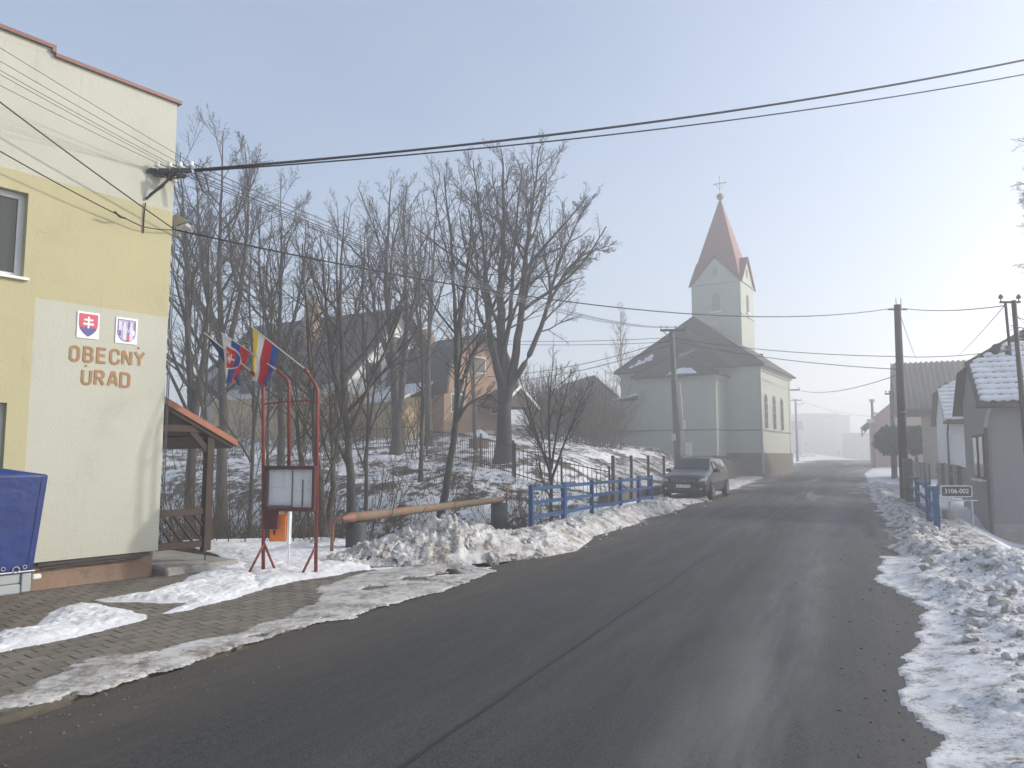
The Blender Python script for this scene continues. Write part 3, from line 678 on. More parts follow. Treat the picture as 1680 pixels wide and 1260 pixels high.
for x0, x1, y0, y1, mi, y in ((-.74, -.5, -.5, .7, 2, -.0171), (-.72, -.52, -.45, .0, 0, -.0176), (.02, .26, -.8, -.35, 3, -.018), (.07, .2, -.35, -.15, 0, -.018), (-.4, .0, .5, .78, 1, -.0166), (.12, .24, .1, .75, 0, -.0166), (.66, .76, .0, .7, 0, -.0166), (.5, .72, -.3, .05, 4, -.0186)):
    flatpoly(m, [(x0 * hw, y0 * hh), (x1 * hw, y0 * hh), (x1 * hw, y1 * hh), (x0 * hw, y1 * hh)], y, mi)
m.build("shield", [arm_blue, M("enamel_violet", (0.36, 0.33, 0.52), .35, .1, 20, 0), M("enamel_pale", (0.62, 0.60, 0.70), .35, .12, 40, 0), arm_red, plate_w], e2)

# lettering OBECNY URAD, stroked capitals
letter_m = M("brown_letter_paint", (0.33, 0.185, 0.085), 0.7, 0.12, 8, 0.2, 80)
def rr_ring(w, h, r, openings=None, n=5):
    pts = []
    for cx, cy, a0 in ((w - r, h - r, 0), (r, h - r, 90), (r, r, 180), (w - r, r, 270)):
        for k in range(n + 1): a = rad(a0 + 90 * k / n); pts.append((cx + r * math.cos(a), cy + r * math.sin(a)))
    return pts
LW = 0.62
GL = {
 'O': [rr_ring(LW, 1, .26) + [rr_ring(LW, 1, .26)[0]]],
 'B': [[(0, 0), (0, 1), (.40, 1)] + [(.40 + .2 * math.sin(rad(a)), .80 + .2 * math.cos(rad(a)) * 1.0 - .03) for a in (20, 55, 90, 125, 160)] + [(.40, .53), (.0, .53)], [(.40, .53)] + [(.40 + .22 * math.sin(rad(a)), .265 + .265 * math.cos(rad(a))) for a in (20, 55, 90, 125, 160)] + [(.40, 0), (0, 0)]],
 'E': [[(.6, 0), (0, 0), (0, 1), (.6, 1)], [(0, .52), (.54, .52)]],
 'C': [[(.62, .68)] + [p for p in rr_ring(LW, 1, .26) if p[1] > .7 ][0:] [:12] + [p for p in rr_ring(LW, 1, .26) if p[1] < .3] + [(.62, .32)]],
 'N': [[(0, 0), (0, 1)], [(0.03, 1), (.57, 0)], [(.6, 0), (.6, 1)]],
 'Y': [[(0, 1), (.33, .48), (.66, 1)], [(.33, .5), (.33, 0)]],
 'U': [[(0, 1)] + [p for p in rr_ring(LW, 1, .26) if p[1] < .3] + [(LW, 1)]],
 'R': [[(0, 0), (0, 1), (.40, 1)] + [(.40 + .2 * math.sin(rad(a)), .76 + .24 * math.cos(rad(a))) for a in (20, 55, 90, 125, 160)] + [(.40, .5), (0, .5)], [(.32, .5), (.62, 0)]],
 'A': [[(0, 0), (.27, 1), (.41, 1), (.68, 0)], [(.12, .3), (.56, .3)]],
 'D': [[(0, 0), (0, 1), (.38, 1), (.52, .95), (.6, .82), (.6, .18), (.52, .05), (.38, 0), (0, 0)]],
}
def stroke(mb, pts, w, y):
    pts = [np.array(p, float) for p in pts]; n = len(pts); closed = np.linalg.norm(pts[0] - pts[-1]) < 1e-6
    Ls, Rs = [], []
    for i in range(n):
        a = pts[i] - pts[i - 1] if i > 0 else (pts[-1] - pts[-2] if closed else pts[1] - pts[0])
        b = pts[i + 1] - pts[i] if i < n - 1 else (pts[1] - pts[0] if closed else pts[-1] - pts[-2])
        a /= np.linalg.norm(a) + 1e-9; b /= np.linalg.norm(b) + 1e-9
        nn = np.array([-(a + b)[1], (a + b)[0]]); nn /= np.linalg.norm(nn) + 1e-9
        k = 1 / max(0.45, abs(nn @ np.array([-a[1], a[0]])))
        Ls.append(pts[i] + nn * w / 2 * k); Rs.append(pts[i] - nn * w / 2 * k)
    v = [(p[0], y, p[1]) for p in Ls] + [(p[0], y, p[1]) for p in Rs] + [(p[0], y + .008, p[1]) for p in Ls] + [(p[0], y + .008, p[1]) for p in Rs]
    f = []
    for i in range(n - 1): f += [(i, i + 1, n + i + 1, n + i), (i, i + 1, 2 * n + i + 1, 2 * n + i), (n + i, n + i + 1, 3 * n + i + 1, 3 * n + i)]
    f += [(0, n, 3 * n, 2 * n), (n - 1, 2 * n - 1, 4 * n - 1, 3 * n - 1)]
    mb.add(v, f)
lt = thing("lettering", "brown capital letters spelling OBECNY URAD below the two coats of arms", "lettering", (WC[0], WC[1], 0), WALL_ROT)
rows = [("OBECNY", [105.5, 128.5, 151, 172.5, 193, 213], 566, 593.5, 591, 601), ("URAD", [127.5, 149, 170.5, 191.5], 605, 632, 633, 637)]
for word, xs, t0, b0, b1, b2 in rows:
    for k, ch in enumerate(word):
        px = xs[k]; f_ = (px - xs[0]) / (xs[-1] - xs[0])
        top = t0 + f_ * (9.5 if word[0] == 'O' else 5.5); bot = b0 + f_ * (8 if word[0] == 'O' else 4.5)
        u0 = wall_u(px); u1 = wall_u(px + 17.3); z0, z1 = wall_z(px + 8, bot), wall_z(px + 8, top)
        cw, chh = u1 - u0, z1 - z0; mb = MB()
        for st_ in GL[ch]:
            stroke(mb, [(u0 + .03 + p[0] / LW * (cw - .03), z0 + .02 + p[1] * (chh - .04)) for p in st_], 0.037, -0.008 - 0.0015 * len(mb.f) / 20)
        if ch in 'YU':
            uc = (u0 + u1) / 2; mb.box(uc - .012, uc + .012, -.012, -.001, z1 + .028, z1 + .052)
        o = mb.build("letter", letter_m, lt)

# wall bracket with insulators and street lamp at the corner
bp = WC + wd * (-0.22)
BZ = wall_z(262, 290)
br = thing("wire_bracket", "dark steel wire bracket with white insulators on the town hall corner", "bracket", (bp[0], bp[1], BZ), WALL_ROT)
m = MB(); m.bar((-.18, -.02, -.02), (.30, -.34, .06), .05, .06); m.build("arm", steel_dark, br)
m = MB(); m.bar((-.2, -.01, -.02), (-.2, -.01, -.52), .03, .03); m.build("wall_bar", steel_dark, br)
m = MB(); m.bar((-.2, -.02, -.45), (.12, -.3, .0), .03, .03); m.build("brace", steel_dark, br)
m = MB(); m.tube([(-.16, -.05, -.38), (-.05, -.2, -.25), (.05, -.3, -.02)], .018, 6); m.build("brace", steel_dark, br)
m = MB(); m.bar((-.2, -.02, -.03), (.36, -.05, .05), .05, .05); m.build("arm", steel_dark, br)
ins_pts = []
for k, (x, y, z) in enumerate(((-.10, -.12, .05), (.04, -.2, .07), (.16, -.27, .09), (.30, -.33, .13), (.12, -.2, -.13))):
    m = MB(); m.lathe([(.006, -.05), (.012, -.01), (.04, -.005), (.043, .015), (.028, .025), (.036, .045), (.03, .06), (.016, .075)], 10, 0, (x, y, z)); m.build("insulator", porcelain, br, True)
    c_, s_ = math.cos(WALL_ROT), math.sin(WALL_ROT); ins_pts.append(np.array([bp[0] + c_ * x - s_ * y, bp[1] + s_ * x + c_ * y, BZ + z + .05]))
m = MB()
for k in range(7):
    r_ = random.Random(k); a = (r_.uniform(-.2, .1), -.05, r_.uniform(-.1, .05)); b = (r_.uniform(.0, .38), -.3, r_.uniform(-.05, .1)); mid = ((a[0] + b[0]) / 2, -.28, min(a[2], b[2]) - r_.uniform(.05, .3))
    m.tube([tuple((1 - t) ** 2 * np.array(a) + 2 * t * (1 - t) * np.array(mid) + t * t * np.array(b)) for t in np.linspace(0, 1, 8)], .008, 5)
m.tube([(.36, -.33, .06), (.40, -.36, -.06), (.47, -.40, -.24), (.54, -.43, -.22), (.50, -.42, -.05), (.46, -.4, .05)], .012, 6)
m.tube([(-.2, -.02, -.5), (-.21, -.015, -.7), (-.21, -.015, -.95)], .009, 5)
tag(m.build("jumper_cables", cable_m, br), kind="stuff")
lp = WC + wd * 0.02 + wi * 0.3; LZ = P(300, 372, lp[1])[2]
lamp = thing("street_lamp", "grey street lamp head sticking out past the town hall corner", "street lamp", (lp[0], lp[1], LZ), 0)
m = MB(); m.add([(0, .1, .0), (.40, -.02, .08), (.40, .16, .08), (0, .26, 0), (.0, .1, .16), (.20, .0, .21), (.20, .2, .21), (0, .26, .16)], [(0, 1, 2, 3), (4, 5, 6, 7), (0, 1, 5, 4), (1, 2, 6, 5), (2, 3, 7, 6), (3, 0, 4, 7)]); m.build("head", galv, lamp)
m = MB(); m.add([(.06, .09, -.004), (.36, 0, .066), (.34, -.015, .02), (.10, .06, -.09), (.06, .24, -.004), (.36, .15, .066), (.34, .14, .02), (.10, .2, -.09)], [(0, 1, 2, 3), (4, 5, 6, 7), (0, 4, 5, 1), (1, 5, 6, 2), (2, 6, 7, 3), (3, 7, 4, 0)]); m.build("diffuser", M("lamp_glass", (.55, .56, .55), .3, .05, 10, 0), lamp)
m = MB(); m.tube([(-.12, .12, -.02), (.0, .16, .06), (.06, .17, .1)], .03, 8); m.build("arm", galv, lamp)
m = MB()
for dx in (.03, .055): m.tube([(WC[0] + wd[0] * dx + .0, WC[1] + wd[1] * dx, .4), (WC[0] + wd[0] * dx, WC[1] + wd[1] * dx, LZ)], .008, 5)
tag(m.build("wall_conduit", wire_m), "thin grey conduits running down the town hall corner", "conduit")

# porch at the end wall
wood_d = M("dark_timber", (0.045, 0.028, 0.021), 0.75, 0.3, 3, 0.5, 40); sheet_m = M("red_brown_sheet", (0.30, 0.10, 0.055), 0.5, 0.15, 3, 0)
po = thing("porch", "dark timber porch with red-brown sheet roof on the town hall end", "porch", (WC[0], WC[1], 0), WALL_ROT)
zA, zB = P(284, 650, WC[1])[2], P(390, 722, 11.95)[2]
m = MB(); m.add([(0, 0, zA), (1.22, 0, zB), (1.22, 3.2, zB), (0, 3.2, zA), (0, 0, zA - .10), (1.22, 0, zB - .10), (1.22, 3.2, zB - .10), (0, 3.2, zA - .10)], [(0, 1, 2, 3), (4, 5, 6, 7), (0, 1, 5, 4), (1, 2, 6, 5), (2, 3, 7, 6), (3, 0, 4, 7)]); m.build("roof", sheet_m, po)
m = MB(); m.add([(0.0, .03, zA - .102), (1.15, .03, zB - .06), (1.15, 3.1, zB - .06), (0.0, 3.1, zA - .102), (0, .03, zA - .16), (1.15, .03, zB - .13), (1.15, 3.1, zB - .13), (0, 3.1, zA - .16)], [(0, 1, 2, 3), (4, 5, 6, 7), (0, 1, 5, 4), (1, 2, 6, 5), (2, 3, 7, 6), (3, 0, 4, 7)]); m.build("soffit", wood_d, po)
pz0 = 0.27
for yy in (0.12, 2.9):
    m = MB(); m.cbox(.74, .86, yy - .06, yy + .06, pz0, 2.10, .008); m.build("post", wood_d, po); m = MB(); m.tube([(.8, yy, .12), (.8, yy, pz0)], .01, 6); m.build("post_foot", steel_dark, po)
    m = MB(); m.bar((.8, yy, 1.75), (.48, yy, 2.08), .08, .08, (0, 1, 0)); m.build("brace", wood_d, po)
m = MB(); m.box(.0, .98, .06, .18, 2.06, 2.16); m.build("beam", wood_d, po)
m = MB(); m.box(.745, .855, .18, 2.84, 2.0, 2.12); m.build("beam", wood_d, po)
for zz in (.86, .38): m = MB(); m.cbox(.02, .735, .09, .15, zz - .05, zz + .05, .006); m.build("rail", wood_d, po)
for k in range(6):
    x0 = -.2 + k * .16; x1 = x0 + .30; za, zb_ = .81, .43
    if x0 < .03: za -= (.03 - x0) * (za - zb_) / (x1 - x0); x0 = .03
    if x1 > .73: zb_ += (x1 - .73) * (.81 - .43) / .30; x1 = .73
    m = MB(); m.bar((x0, .12, za), (x1, .12, zb_), .022, .06, (0, 1, 0)); m.build("slat", wood_d, po)
m = MB(); m.cbox(.003, 1.16, -.25, 3.0, -.15, .12, .03); tag(m.build("slab", concrete, po))

# ================================================================ BLUE TRAILER
tarp = M("blue_tarpaulin", (0.005, 0.026, 0.15), 0.42, 0.2, 2.5, 0.35, 5, dist=0.03); grey_al = M("grey_panel", (0.33, 0.36, 0.37), 0.5, 0.08, 4, 0.1, 50)
rubber = M("tyre_rubber", (0.02, 0.02, 0.021), 0.85, 0.2, 6, 0.2, 60)
tc_ = np.array([-4.83, 7.72])       # right front corner of the body
tr = thing("box_trailer", "small grey trailer under a blue tarpaulin parked by the town hall", "trailer", (tc_[0], tc_[1], 0), WALL_ROT)
tzt = P(74, 779, 7.75)[2]; tzm = P(60, 939, 7.7)[2]; tzb = P(54, 972, 7.7)[2]
m = MB(); W_, L_ = 1.35, 2.1
m.add([(-W_, -.02, tzm), (.02, -.02, tzm), (.02, L_, tzm), (-W_, L_, tzm), (-W_ - .06, -.02, tzt), (.115, -.02, tzt), (.115, L_, tzt), (-W_ - .06, L_, tzt), (-W_ / 2, .12, tzt + .14), (-W_ / 2, L_ - .1, tzt + .14)],
      [(0, 1, 5, 4), (1, 2, 6, 5), (2, 3, 7, 6), (3, 0, 4, 7), (4, 5, 8), (5, 6, 9, 8), (6, 7, 9), (7, 4, 8, 9)]); cv = m.build("cover", tarp, tr)
md = cv.modifiers.new("bevel", 'BEVEL'); md.width = .02; md.segments = 2
m = MB(); m.tube([(-W_, -.03, tzm + .015), (.025, -.03, tzm + .015), (.03, L_, tzm + .015)], .008, 6); m.tube([(-.14 + .03 * math.cos(a), -.035, tzm + .04 + .03 * math.sin(a)) for a in np.linspace(0, 6.28, 12)], .006, 5); m.build("cover_cord", galv, tr)
for xx in (-.02, -.45, -.9):
    m = MB(); f0 = lambda z: xx + (.095 * (z - tzm) / (tzt - tzm) if xx > -.1 else 0); m.add([(f0(tzm + .03) - .022, -.0265, tzm + .03), (f0(tzm + .03) + .012, -.0265, tzm + .03), (f0(tzt - .02) + .012, -.0265, tzt - .02), (f0(tzt - .02) - .022, -.0265, tzt - .02)], [(0, 1, 2, 3)]); m.build("cover_seam", tarp, tr)
for k in range(7):
    m = MB(); xx = -.06 - k * .19; m.tube([(xx + .018 * math.cos(a), -.028, tzm + .06 + .018 * math.sin(a)) for a in np.linspace(0, 6.28, 10)], .005, 5); m.build("eyelet", galv, tr)
m = MB(); m.box(-W_, .03, -.0245, -.0215, tzt - .10, tzt - .03); m.build("cover_hem", tarp, tr)
m = MB(); m.cbox(-W_, -.09, -.012, .03, tzb + .1, tzm - .005, .006); m.cbox(-W_, -.09, -.03, .03, tzb, tzb + .095, .012); m.cbox(-.085, .0, -.035, .03, tzb + .01, tzm - .005, .008); m.box(-W_, 0, .031, L_, tzb + .05, tzm - .006); m.build("body", grey_al, tr)
m = MB(); m.bar((-.4, .1, tzb - .02), (-W_ / 2, -1.1, tzb - .04), .06, .06); m.bar((-W_ + .4, .1, tzb - .02), (-W_ / 2, -1.1, tzb - .04), .06, .06); m.build("drawbar", galv, tr)
for xx in (-.12, -W_ - .02):
    m = MB(); m.prism([(L_ * .5 + .28 * math.cos(a), .28 + .28 * math.sin(a)) for a in np.linspace(0, 6.28, 25)[:-1]], 0, xx - .09, xx + .07); o = m.build("wheel", rubber, tr)
    m = MB(); m.prism([(L_ * .5 + .16 * math.cos(a), .28 + .16 * math.sin(a)) for a in np.linspace(0, 6.28, 19)[:-1]], 0, xx + .071, xx + .078); m.build("rim", galv, o)
jx, jy = -.62, -.62
m = MB(); m.tube([(jx, jy, .2), (jx, jy, .68)], .026, 8); m.tube([(jx, jy, .68), (jx + .05, jy, .70), (jx + .07, jy, .78)], .01, 6); m.build("jockey_leg", galv, tr)
m = MB(); m.lathe([(.018, 0), (.026, .02), (.012, .06)], 8, 0, (jx + .07, jy, .77)); m.build("crank_knob", rubber, tr)
m = MB(); m.tube([(jx + .0, jy + .1 * math.cos(a), .10 + .1 * math.sin(a)) for a in np.linspace(0, 2 * math.pi, 21)], .016, 6, cap=False); m.build("jockey_wheel", rubber, tr)
m = MB(); m.cbox(.02, .10, -.02, .04, tzb + .12, tzb + .17, .01); m.build("side_light", porcelain, tr)

# ================================================================ NOTICE BOARD WITH FLAGS
red_steel = M("red_brown_painted_steel", (0.20, 0.035, 0.03), 0.5, 0.2, 6, 0.2, 60, col2=(0.32, 0.11, 0.07), c2at=(0.6, 0.78)); board_m = M("dark_red_frame", (0.085, 0.022, 0.022), 0.5, 0.2, 6, 0.2, 60)
A = G(432, 941); B = G(516, 944); nd = (B - A)[:2]; NL = np.linalg.norm(nd); NR = math.atan2(nd[1], nd[0])
nb = thing("notice_board", "red-brown steel notice board stand with three bent flagpoles in snow", "notice board", (A[0], A[1], 0), NR)
def nloc(px, py, dy=0.0):          # pixel -> local point on the stand's front plane shifted dy back
    nrm = np.array([-math.sin(NR), math.cos(NR)]); o_ = A[:2] + nrm * dy; r = ray(px, py)
    t = (o_ @ nrm) / (r[:2] @ nrm); p = np.array([0, 0, CAM_Z]) + r * t; d = p[:2] - A[:2]
    return np.array([d @ np.array([math.cos(NR), math.sin(NR)]), d @ nrm, p[2]])
pole_tops = []
for px0, bend, tip, end, base_py, dy in (((432), (432, 640), (412, 609), (335, 546), 941, 0.0), (474, (474, 633), (454, 607), (363, 546), 766, .001), (518, (521, 645), (500, 605), (412, 536), 944, 0.0)):
    b0 = nloc(px0, base_py, dy); bd = nloc(*bend, dy); tp = nloc(*tip, dy); b0[2] = -.02; en = nloc(*end, dy)
    mid = [bd * (1 - t) ** 2 + 2 * t * (1 - t) * (bd + np.array([0, 0, .09])) + t * t * (bd + .45 * (tp - bd) + np.array([0, 0, .035])) for t in np.linspace(0, 1, 6)]
    if dy: b0 = nloc(474, 766, 0)
    m = MB(); m.tube([b0] + mid + [tp], .026, 10); pole = m.build("post", red_steel, nb, True)
    for leg in ((-.16, 0), (.16, 0)) if not dy else ():
        if px0 > 500 and leg[0] > 0: continue
        m = MB(); m.tube([b0 + np.array([0, 0, .45]), b0 + np.array([leg[0], -.16 if leg[0] < 0 else .1, .0])], .018, 8); m.build("strut", red_steel, nb, True)
    pole_tops.append((tp, en))
pa, pb, pc = nloc(431, 663), nloc(474, 659, 0), nloc(517, 656)
m = MB(); m.tube([pa, pb, pc], .014, 6); m.build("tie_bar", red_steel, nb)
x0, x1 = -.01, NL + .01; bz0, bz1 = nloc(470, 838)[2], nloc(470, 764)[2]
m = MB(); t = .045
m.cbox(x0, x1, -.09, .05, bz0, bz0 + t, .006); m.cbox(x0, x1, -.09, .05, bz1 - t, bz1, .006); m.cbox(x0, x0 + t, -.088, .048, bz0 + t, bz1 - t, .006); m.cbox(x1 - t, x1, -.088, .048, bz0 + t, bz1 - t, .006); m.box(x0 + t, x1 - t, .02, .045, bz0 + t, bz1 - t); m.build("frame", board_m, nb)
paper = M("white_paper", (0.80, 0.81, 0.83), 0.8, 0.04, 5, 0); cork = M("board_back", (0.74, 0.75, 0.77), 0.8, .06, 3, 0)
m = MB(); m.box(x0 + t + .01, x1 - t - .01, .008, .018, bz0 + t + .01, bz1 - t - .01); m.build("backing", cork, nb)
inx0, inz0, iw, ih = x0 + t, bz0 + t, x1 - x0 - 2 * t, bz1 - bz0 - 2 * t
for k, (a, b, c, d) in enumerate(((.03, .33, .52, .96), (.35, .53, .54, .97), (.03, .5, .1, .5), (.55, .72, .08, .95), (.78, .97, .1, .96))):
    m = MB(); m.box(inx0 + a * iw, inx0 + b * iw, .0015 + .001 * k, .003 + .001 * k, inz0 + c * ih, inz0 + d * ih); m.build("notice", paper, nb)
m = MB(); m.box(inx0 + .525 * iw, inx0 + .54 * iw, -.02, .0, inz0, inz0 + ih); m.box(inx0 + .735 * iw, inx0 + .765 * iw, -.004, .001, inz0 + .02, inz0 + .72 * ih); m.box(inx0 + .0 * iw, inx0 + .52 * iw, -.01, .0, inz0, inz0 + .06 * ih); m.build("divider", board_m, nb)
m = MB()
for a, c in ((.08, .5), (.2, .52), (.36, .5), (.62, .45), (.68, .42), (.86, .48), (.92, .46), (.32, .08), (.7, .9), (.88, .7), (.3, .93), (.12, .93)): m.lathe([(.006, 0), (.006, .004)], 6, 0, (0, 0, 0)) if False else m.box(inx0 + a * iw - .005, inx0 + a * iw + .005, -.006, .0, inz0 + c * ih - .005, inz0 + c * ih + .005)
m.build("pins", steel_dark, nb)
gm, gnt, gb = nodes_of("clear_glass"); gb.inputs["Roughness"].default_value = 0.03; gb.inputs["Alpha"].default_value = 0.10; gb.inputs["Base Color"].default_value = (.75, .8, .85, 1)
m = MB(); m.box(x0 + t + .001, x1 - t - .001, -.045, -.041, bz0 + t + .001, bz1 - t - .001); m.build("glazing", gm, nb)
c0, c1 = nloc(431, 868), nloc(457, 839)
m = MB(); m.cbox(c0[0] + .03, c1[0], -.02, .02, c0[2], bz0 - .002, .005); m.build("lower_panel", board_m, nb)
pbx = nloc(457, 886, .12)
pw = NL * 1.0; q0 = A[:2] + np.array([math.cos(NR), math.sin(NR)]) * pbx[0] + np.array([-math.sin(NR), math.cos(NR)]) * .2
orange = M("orange_enamel", (0.75, 0.20, 0.02), 0.45, 0.1, 5, 0)
pbz0, pbz1 = nloc(457, 887, .2)[2], nloc(457, 842, .2)[2]
pb_ = thing("letter_box", "orange letter box on a pale board behind the notice board", "letter box", (q0[0], q0[1], pbz0), NR + .35)
m = MB(); m.cbox(-.16, .09, -.11, .09, .0, pbz1 - pbz0, .02); m.build("body", orange, pb_)
m = MB(); m.cbox(-.10, -.07, -.116, -.11, .10, .17, .002); m.build("keyhole_plate", steel_dark, pb_)
m = MB(); m.box(.092, .125, -.10, .12, -.04, pbz1 - pbz0 + .02); m.box(.1, .118, 0, .04, -pbz0 - .05, -.041); m.build("mounting_board", plate_w, pb_)

# flags: hoist along the stick, fly hanging down, printed design carried by small faces
stick_m = M("pale_flag_stick", (0.5, 0.46, 0.38), 0.5, .1, 5, 0)
f_white = M("flag_white", (0.62, 0.61, 0.60), .8, .05, 8, 0); f_blue = M("flag_blue", (0.035, 0.07, 0.27), .8, .08, 8, 0); f_red = M("flag_red", (0.50, 0.025, 0.035), .8, .08, 8, 0); f_yel = M("flag_yellow", (0.66, 0.47, 0.03), .8, .08, 8, 0); f_navy = M("flag_navy", (0.012, 0.03, 0.12), .8, .1, 8, 0)
for fm_ in (f_white, f_blue, f_red, f_yel, f_navy):
    nt = fm_.node_tree; b_ = nt.nodes["Principled BSDF"]; out_ = [n for n in nt.nodes if n.type == 'OUTPUT_MATERIAL'][0]
    tl = nt.nodes.new("ShaderNodeBsdfTranslucent"); mx = nt.nodes.new("ShaderNodeMixShader"); mx.inputs[0].default_value = .35
    src_ = b_.inputs["Base Color"].links[0].from_socket; nt.links.new(src_, tl.inputs[0]); nt.links.new(b_.outputs[0], mx.inputs[1]); nt.links.new(tl.outputs[0], mx.inputs[2]); nt.links.new(mx.outputs[0], out_.inputs[0])
def flag(name, label, root, end, dy, h0, hoist_px, bottom_px, design, mats, waves, depth):
    """hoist_px: (tip pixel, root-side pixel); bottom_px: (left, right) pixel of the fly end"""
    t = thing(name, label, "flag", (A[0], A[1], 0), NR)
    m = MB(); m.tube([root - (end - root) * .08, end], [.012, .009], 8); m.build("stick", stick_m, t)
    n = 84; u = np.linspace(0, 1, n); a, b = nloc(*hoist_px[0], dy), nloc(*hoist_px[1], dy); c, d = nloc(*bottom_px[0], dy), nloc(*bottom_px[1], dy)
    U, V = np.meshgrid(u, u, indexing='ij')
    top = a + U[..., None] * (b - a); bot = c + U[..., None] * (d - c); k = V[..., None] ** .85
    Pm = top * (1 - k) + bot * k
    am = depth * np.minimum(1, V * 2.2)
    Pm[..., 1] += am * np.sin(U * waves * 2 * math.pi + V * 1.8) + .02 * np.sin(V * 9 + U * 4) * V
    Pm[..., 0] += am * .45 * np.cos(U * waves * 2 * math.pi + V * 1.8 + .6) * (1 - .4 * V)
    Fq = grid_faces(n, n); uc = U.ravel()[Fq].mean(1); vc = V.ravel()[Fq].mean(1)
    npmesh("cloth", Pm.reshape(-1, 3), Fq, mats, t, mi=design(uc, vc))
    return t
def d_sk(u, v):
    mi = np.where(u < 1 / 3, 0, np.where(u < 2 / 3, 1, 2))
    x, y = (u - .46) / .36, (v - .36) / .25                       # shield points towards u = 1
    lim = np.where(x < .1, 1.0, np.sqrt(np.clip(1 - ((x - .1) / .9) ** 2, 0, 1)))
    sh = (np.abs(x) < 1) & (np.abs(y) < lim); inn = (np.abs(x + .03) < .88) & (np.abs(y) < lim * .88 - .02)
    mi = np.where(sh, 0, mi); mi = np.where(inn, 2, mi); mi = np.where(inn & (x > .38 - .12 * np.cos(y * 9)), 1, mi)
    cr_ = inn & (x < .42) & (x > -.72) & ((np.abs(y) < .09) | ((np.abs(x + .38) < .09) & (np.abs(y) < .34)) | ((np.abs(x + .05) < .09) & (np.abs(y) < .46)))
    return np.where(cr_, 0, mi)
(r0, e0), (r1, e1_), (r2, e2_) = pole_tops
flag("flag", "folded dark blue flag hanging furled behind the white, blue and red one", r0, e0, 0.10, 0, ((337, 549), (380, 583)), ((392, 632), (398, 634)), lambda u, v: np.zeros(len(u), int), [f_navy], 2.2, .035)
flag("flag", "white, blue and red flag with double cross shield, on the middle pole", r1, e1_, -.02, 0, ((364, 547), (411, 578)), ((368, 636), (385, 622)), d_sk, [f_white, f_blue, f_red], 1.15, .055)
flag("flag", "yellow, white, red and blue striped flag on the right pole", r2, e2_, 0.0, 0, ((415, 538), (459, 574)), ((411, 622), (440, 634)), lambda u, v: np.where(u < .2, 3, np.where(u < .45, 0, np.where(u < .73, 2, 1))), [f_white, f_blue, f_red, f_yel], 1.3, .05)

# ================================================================ RUSTY PIPE OVER THE GULLY
rust = M("rusty_pipe", (0.25, 0.125, 0.075), 0.8, 0.25, 3, 0.5, 40, col2=(0.17, 0.15, 0.10), c2at=(0.42, 0.56), c2scale=5); pipe_red = M("primer_red", (0.25, 0.10, 0.066), 0.6, .15, 5, .2, 50, col2=(.25, .11, .07)); pier_m = M("dark_pier", (0.045, 0.055, 0.06), 0.7, .3, 3, .4, 40)
a, b = P(562, 851, 13.3), P(826, 819, 24.0)
pp = thing("gas_pipe", "thick rusty pipe carried on two dark piers across the gully", "pipe", (a[0], a[1], 0))
d_ = (b - a) / np.linalg.norm(b - a); off = np.array([a[0], a[1], 0])
m = MB(); m.tube([a - off + d_ * t for t in np.linspace(.25, np.linalg.norm(b - a) - .2, 12)], .088, 14); m.build("pipe", rust, pp, True)
for e, sg in ((a, 1), (b, -1)):
    m = MB(); m.tube([e - off + d_ * sg * x for x in (-.03, .0, .2, .25, .38, .4)], [.02, .04, .07, .09, .094, .09], 14); m.build("end_cap", pipe_red, pp, True)
m = MB(); e = a - off; l_ = np.array([-.85, -.2, 0]) ; m.tube([e + d_ * .02, e + l_ * .08 + np.array([0, 0, 0.0]), e + l_ * .15 + np.array([0, 0, -.03]), e + l_ * .19 + np.array([0, 0, -.1]), e + l_ * .2 + np.array([0, 0, -.95])], .03, 8); m.build("riser", pipe_red, pp, True)
m = MB(); e = b - off; m.tube([e, e + np.array([.1, 0, .1]), e + np.array([.14, 0, .35])], .035, 8); m.tube([e + np.array([.1, 0, -.5]), e + np.array([.1, 0, .1])], .03, 8); m.build("riser", pipe_red, pp, True)
for e, r_ in ((a + d_ * .55, .19), (b - d_ * .5, .26)):
    m = MB(); g0 = tz(e[0], e[1]) - .4; m.tube([np.array([e[0], e[1], g0]) - off, np.array([e[0], e[1], e[2] - .1]) - off], r_, 16); m.build("pier", pier_m, pp, True)

# ================================================================ BLUE RAILINGS
blue_p = M("blue_paint", (0.012, 0.075, 0.21), 0.5, 0.18, 5, 0.2, 60, col2=(0.05, 0.10, 0.20), c2at=(.6, .75))
def railing(label, sts, q0, q1, post_w, tops):
    s0, s1 = sts[0], sts[-1]; x, y = rc(q0, s0); t = thing("bridge_railing", label, "railing", (x, y, 0))
    def at(s, z): f_ = (s - s0) / (s1 - s0); X_, Y_ = rc(q0 + f_ * (q1 - q0), s); return np.array([X_ - x, Y_ - y, z + float(base_z(s))])
    for i, s in enumerate(sts):
        for off_ in ((-.045, .045) if i in (1, 4) and len(sts) > 5 else (0,)):
            m = MB(); a_ = at(s + off_, -.1); b_ = at(s + off_, tops); m.bar(a_, b_, post_w, post_w * .8, (DX, DY, 0)); m.build("post", blue_p, t)
    for i in range(len(sts) - 1):
        for z in (tops - .09, tops - .42, tops - .75):
            m = MB(); m.bar(at(sts[i] + post_w * .5, z), at(sts[i + 1] - post_w * .5, z), .05, .085); m.build("rail", blue_p, t)
    return t
railing("long blue steel bridge railing beside the parked car", [16.49, 18.48, 20.5, 23.0, 24.9, 26.4], -6.92, -6.5, .10, 1.02)
railing("short blue steel bridge railing by the road number sign", [18.4, 20.85, 25.8, 31.2], 1.555, 1.82, .12, 1.06)

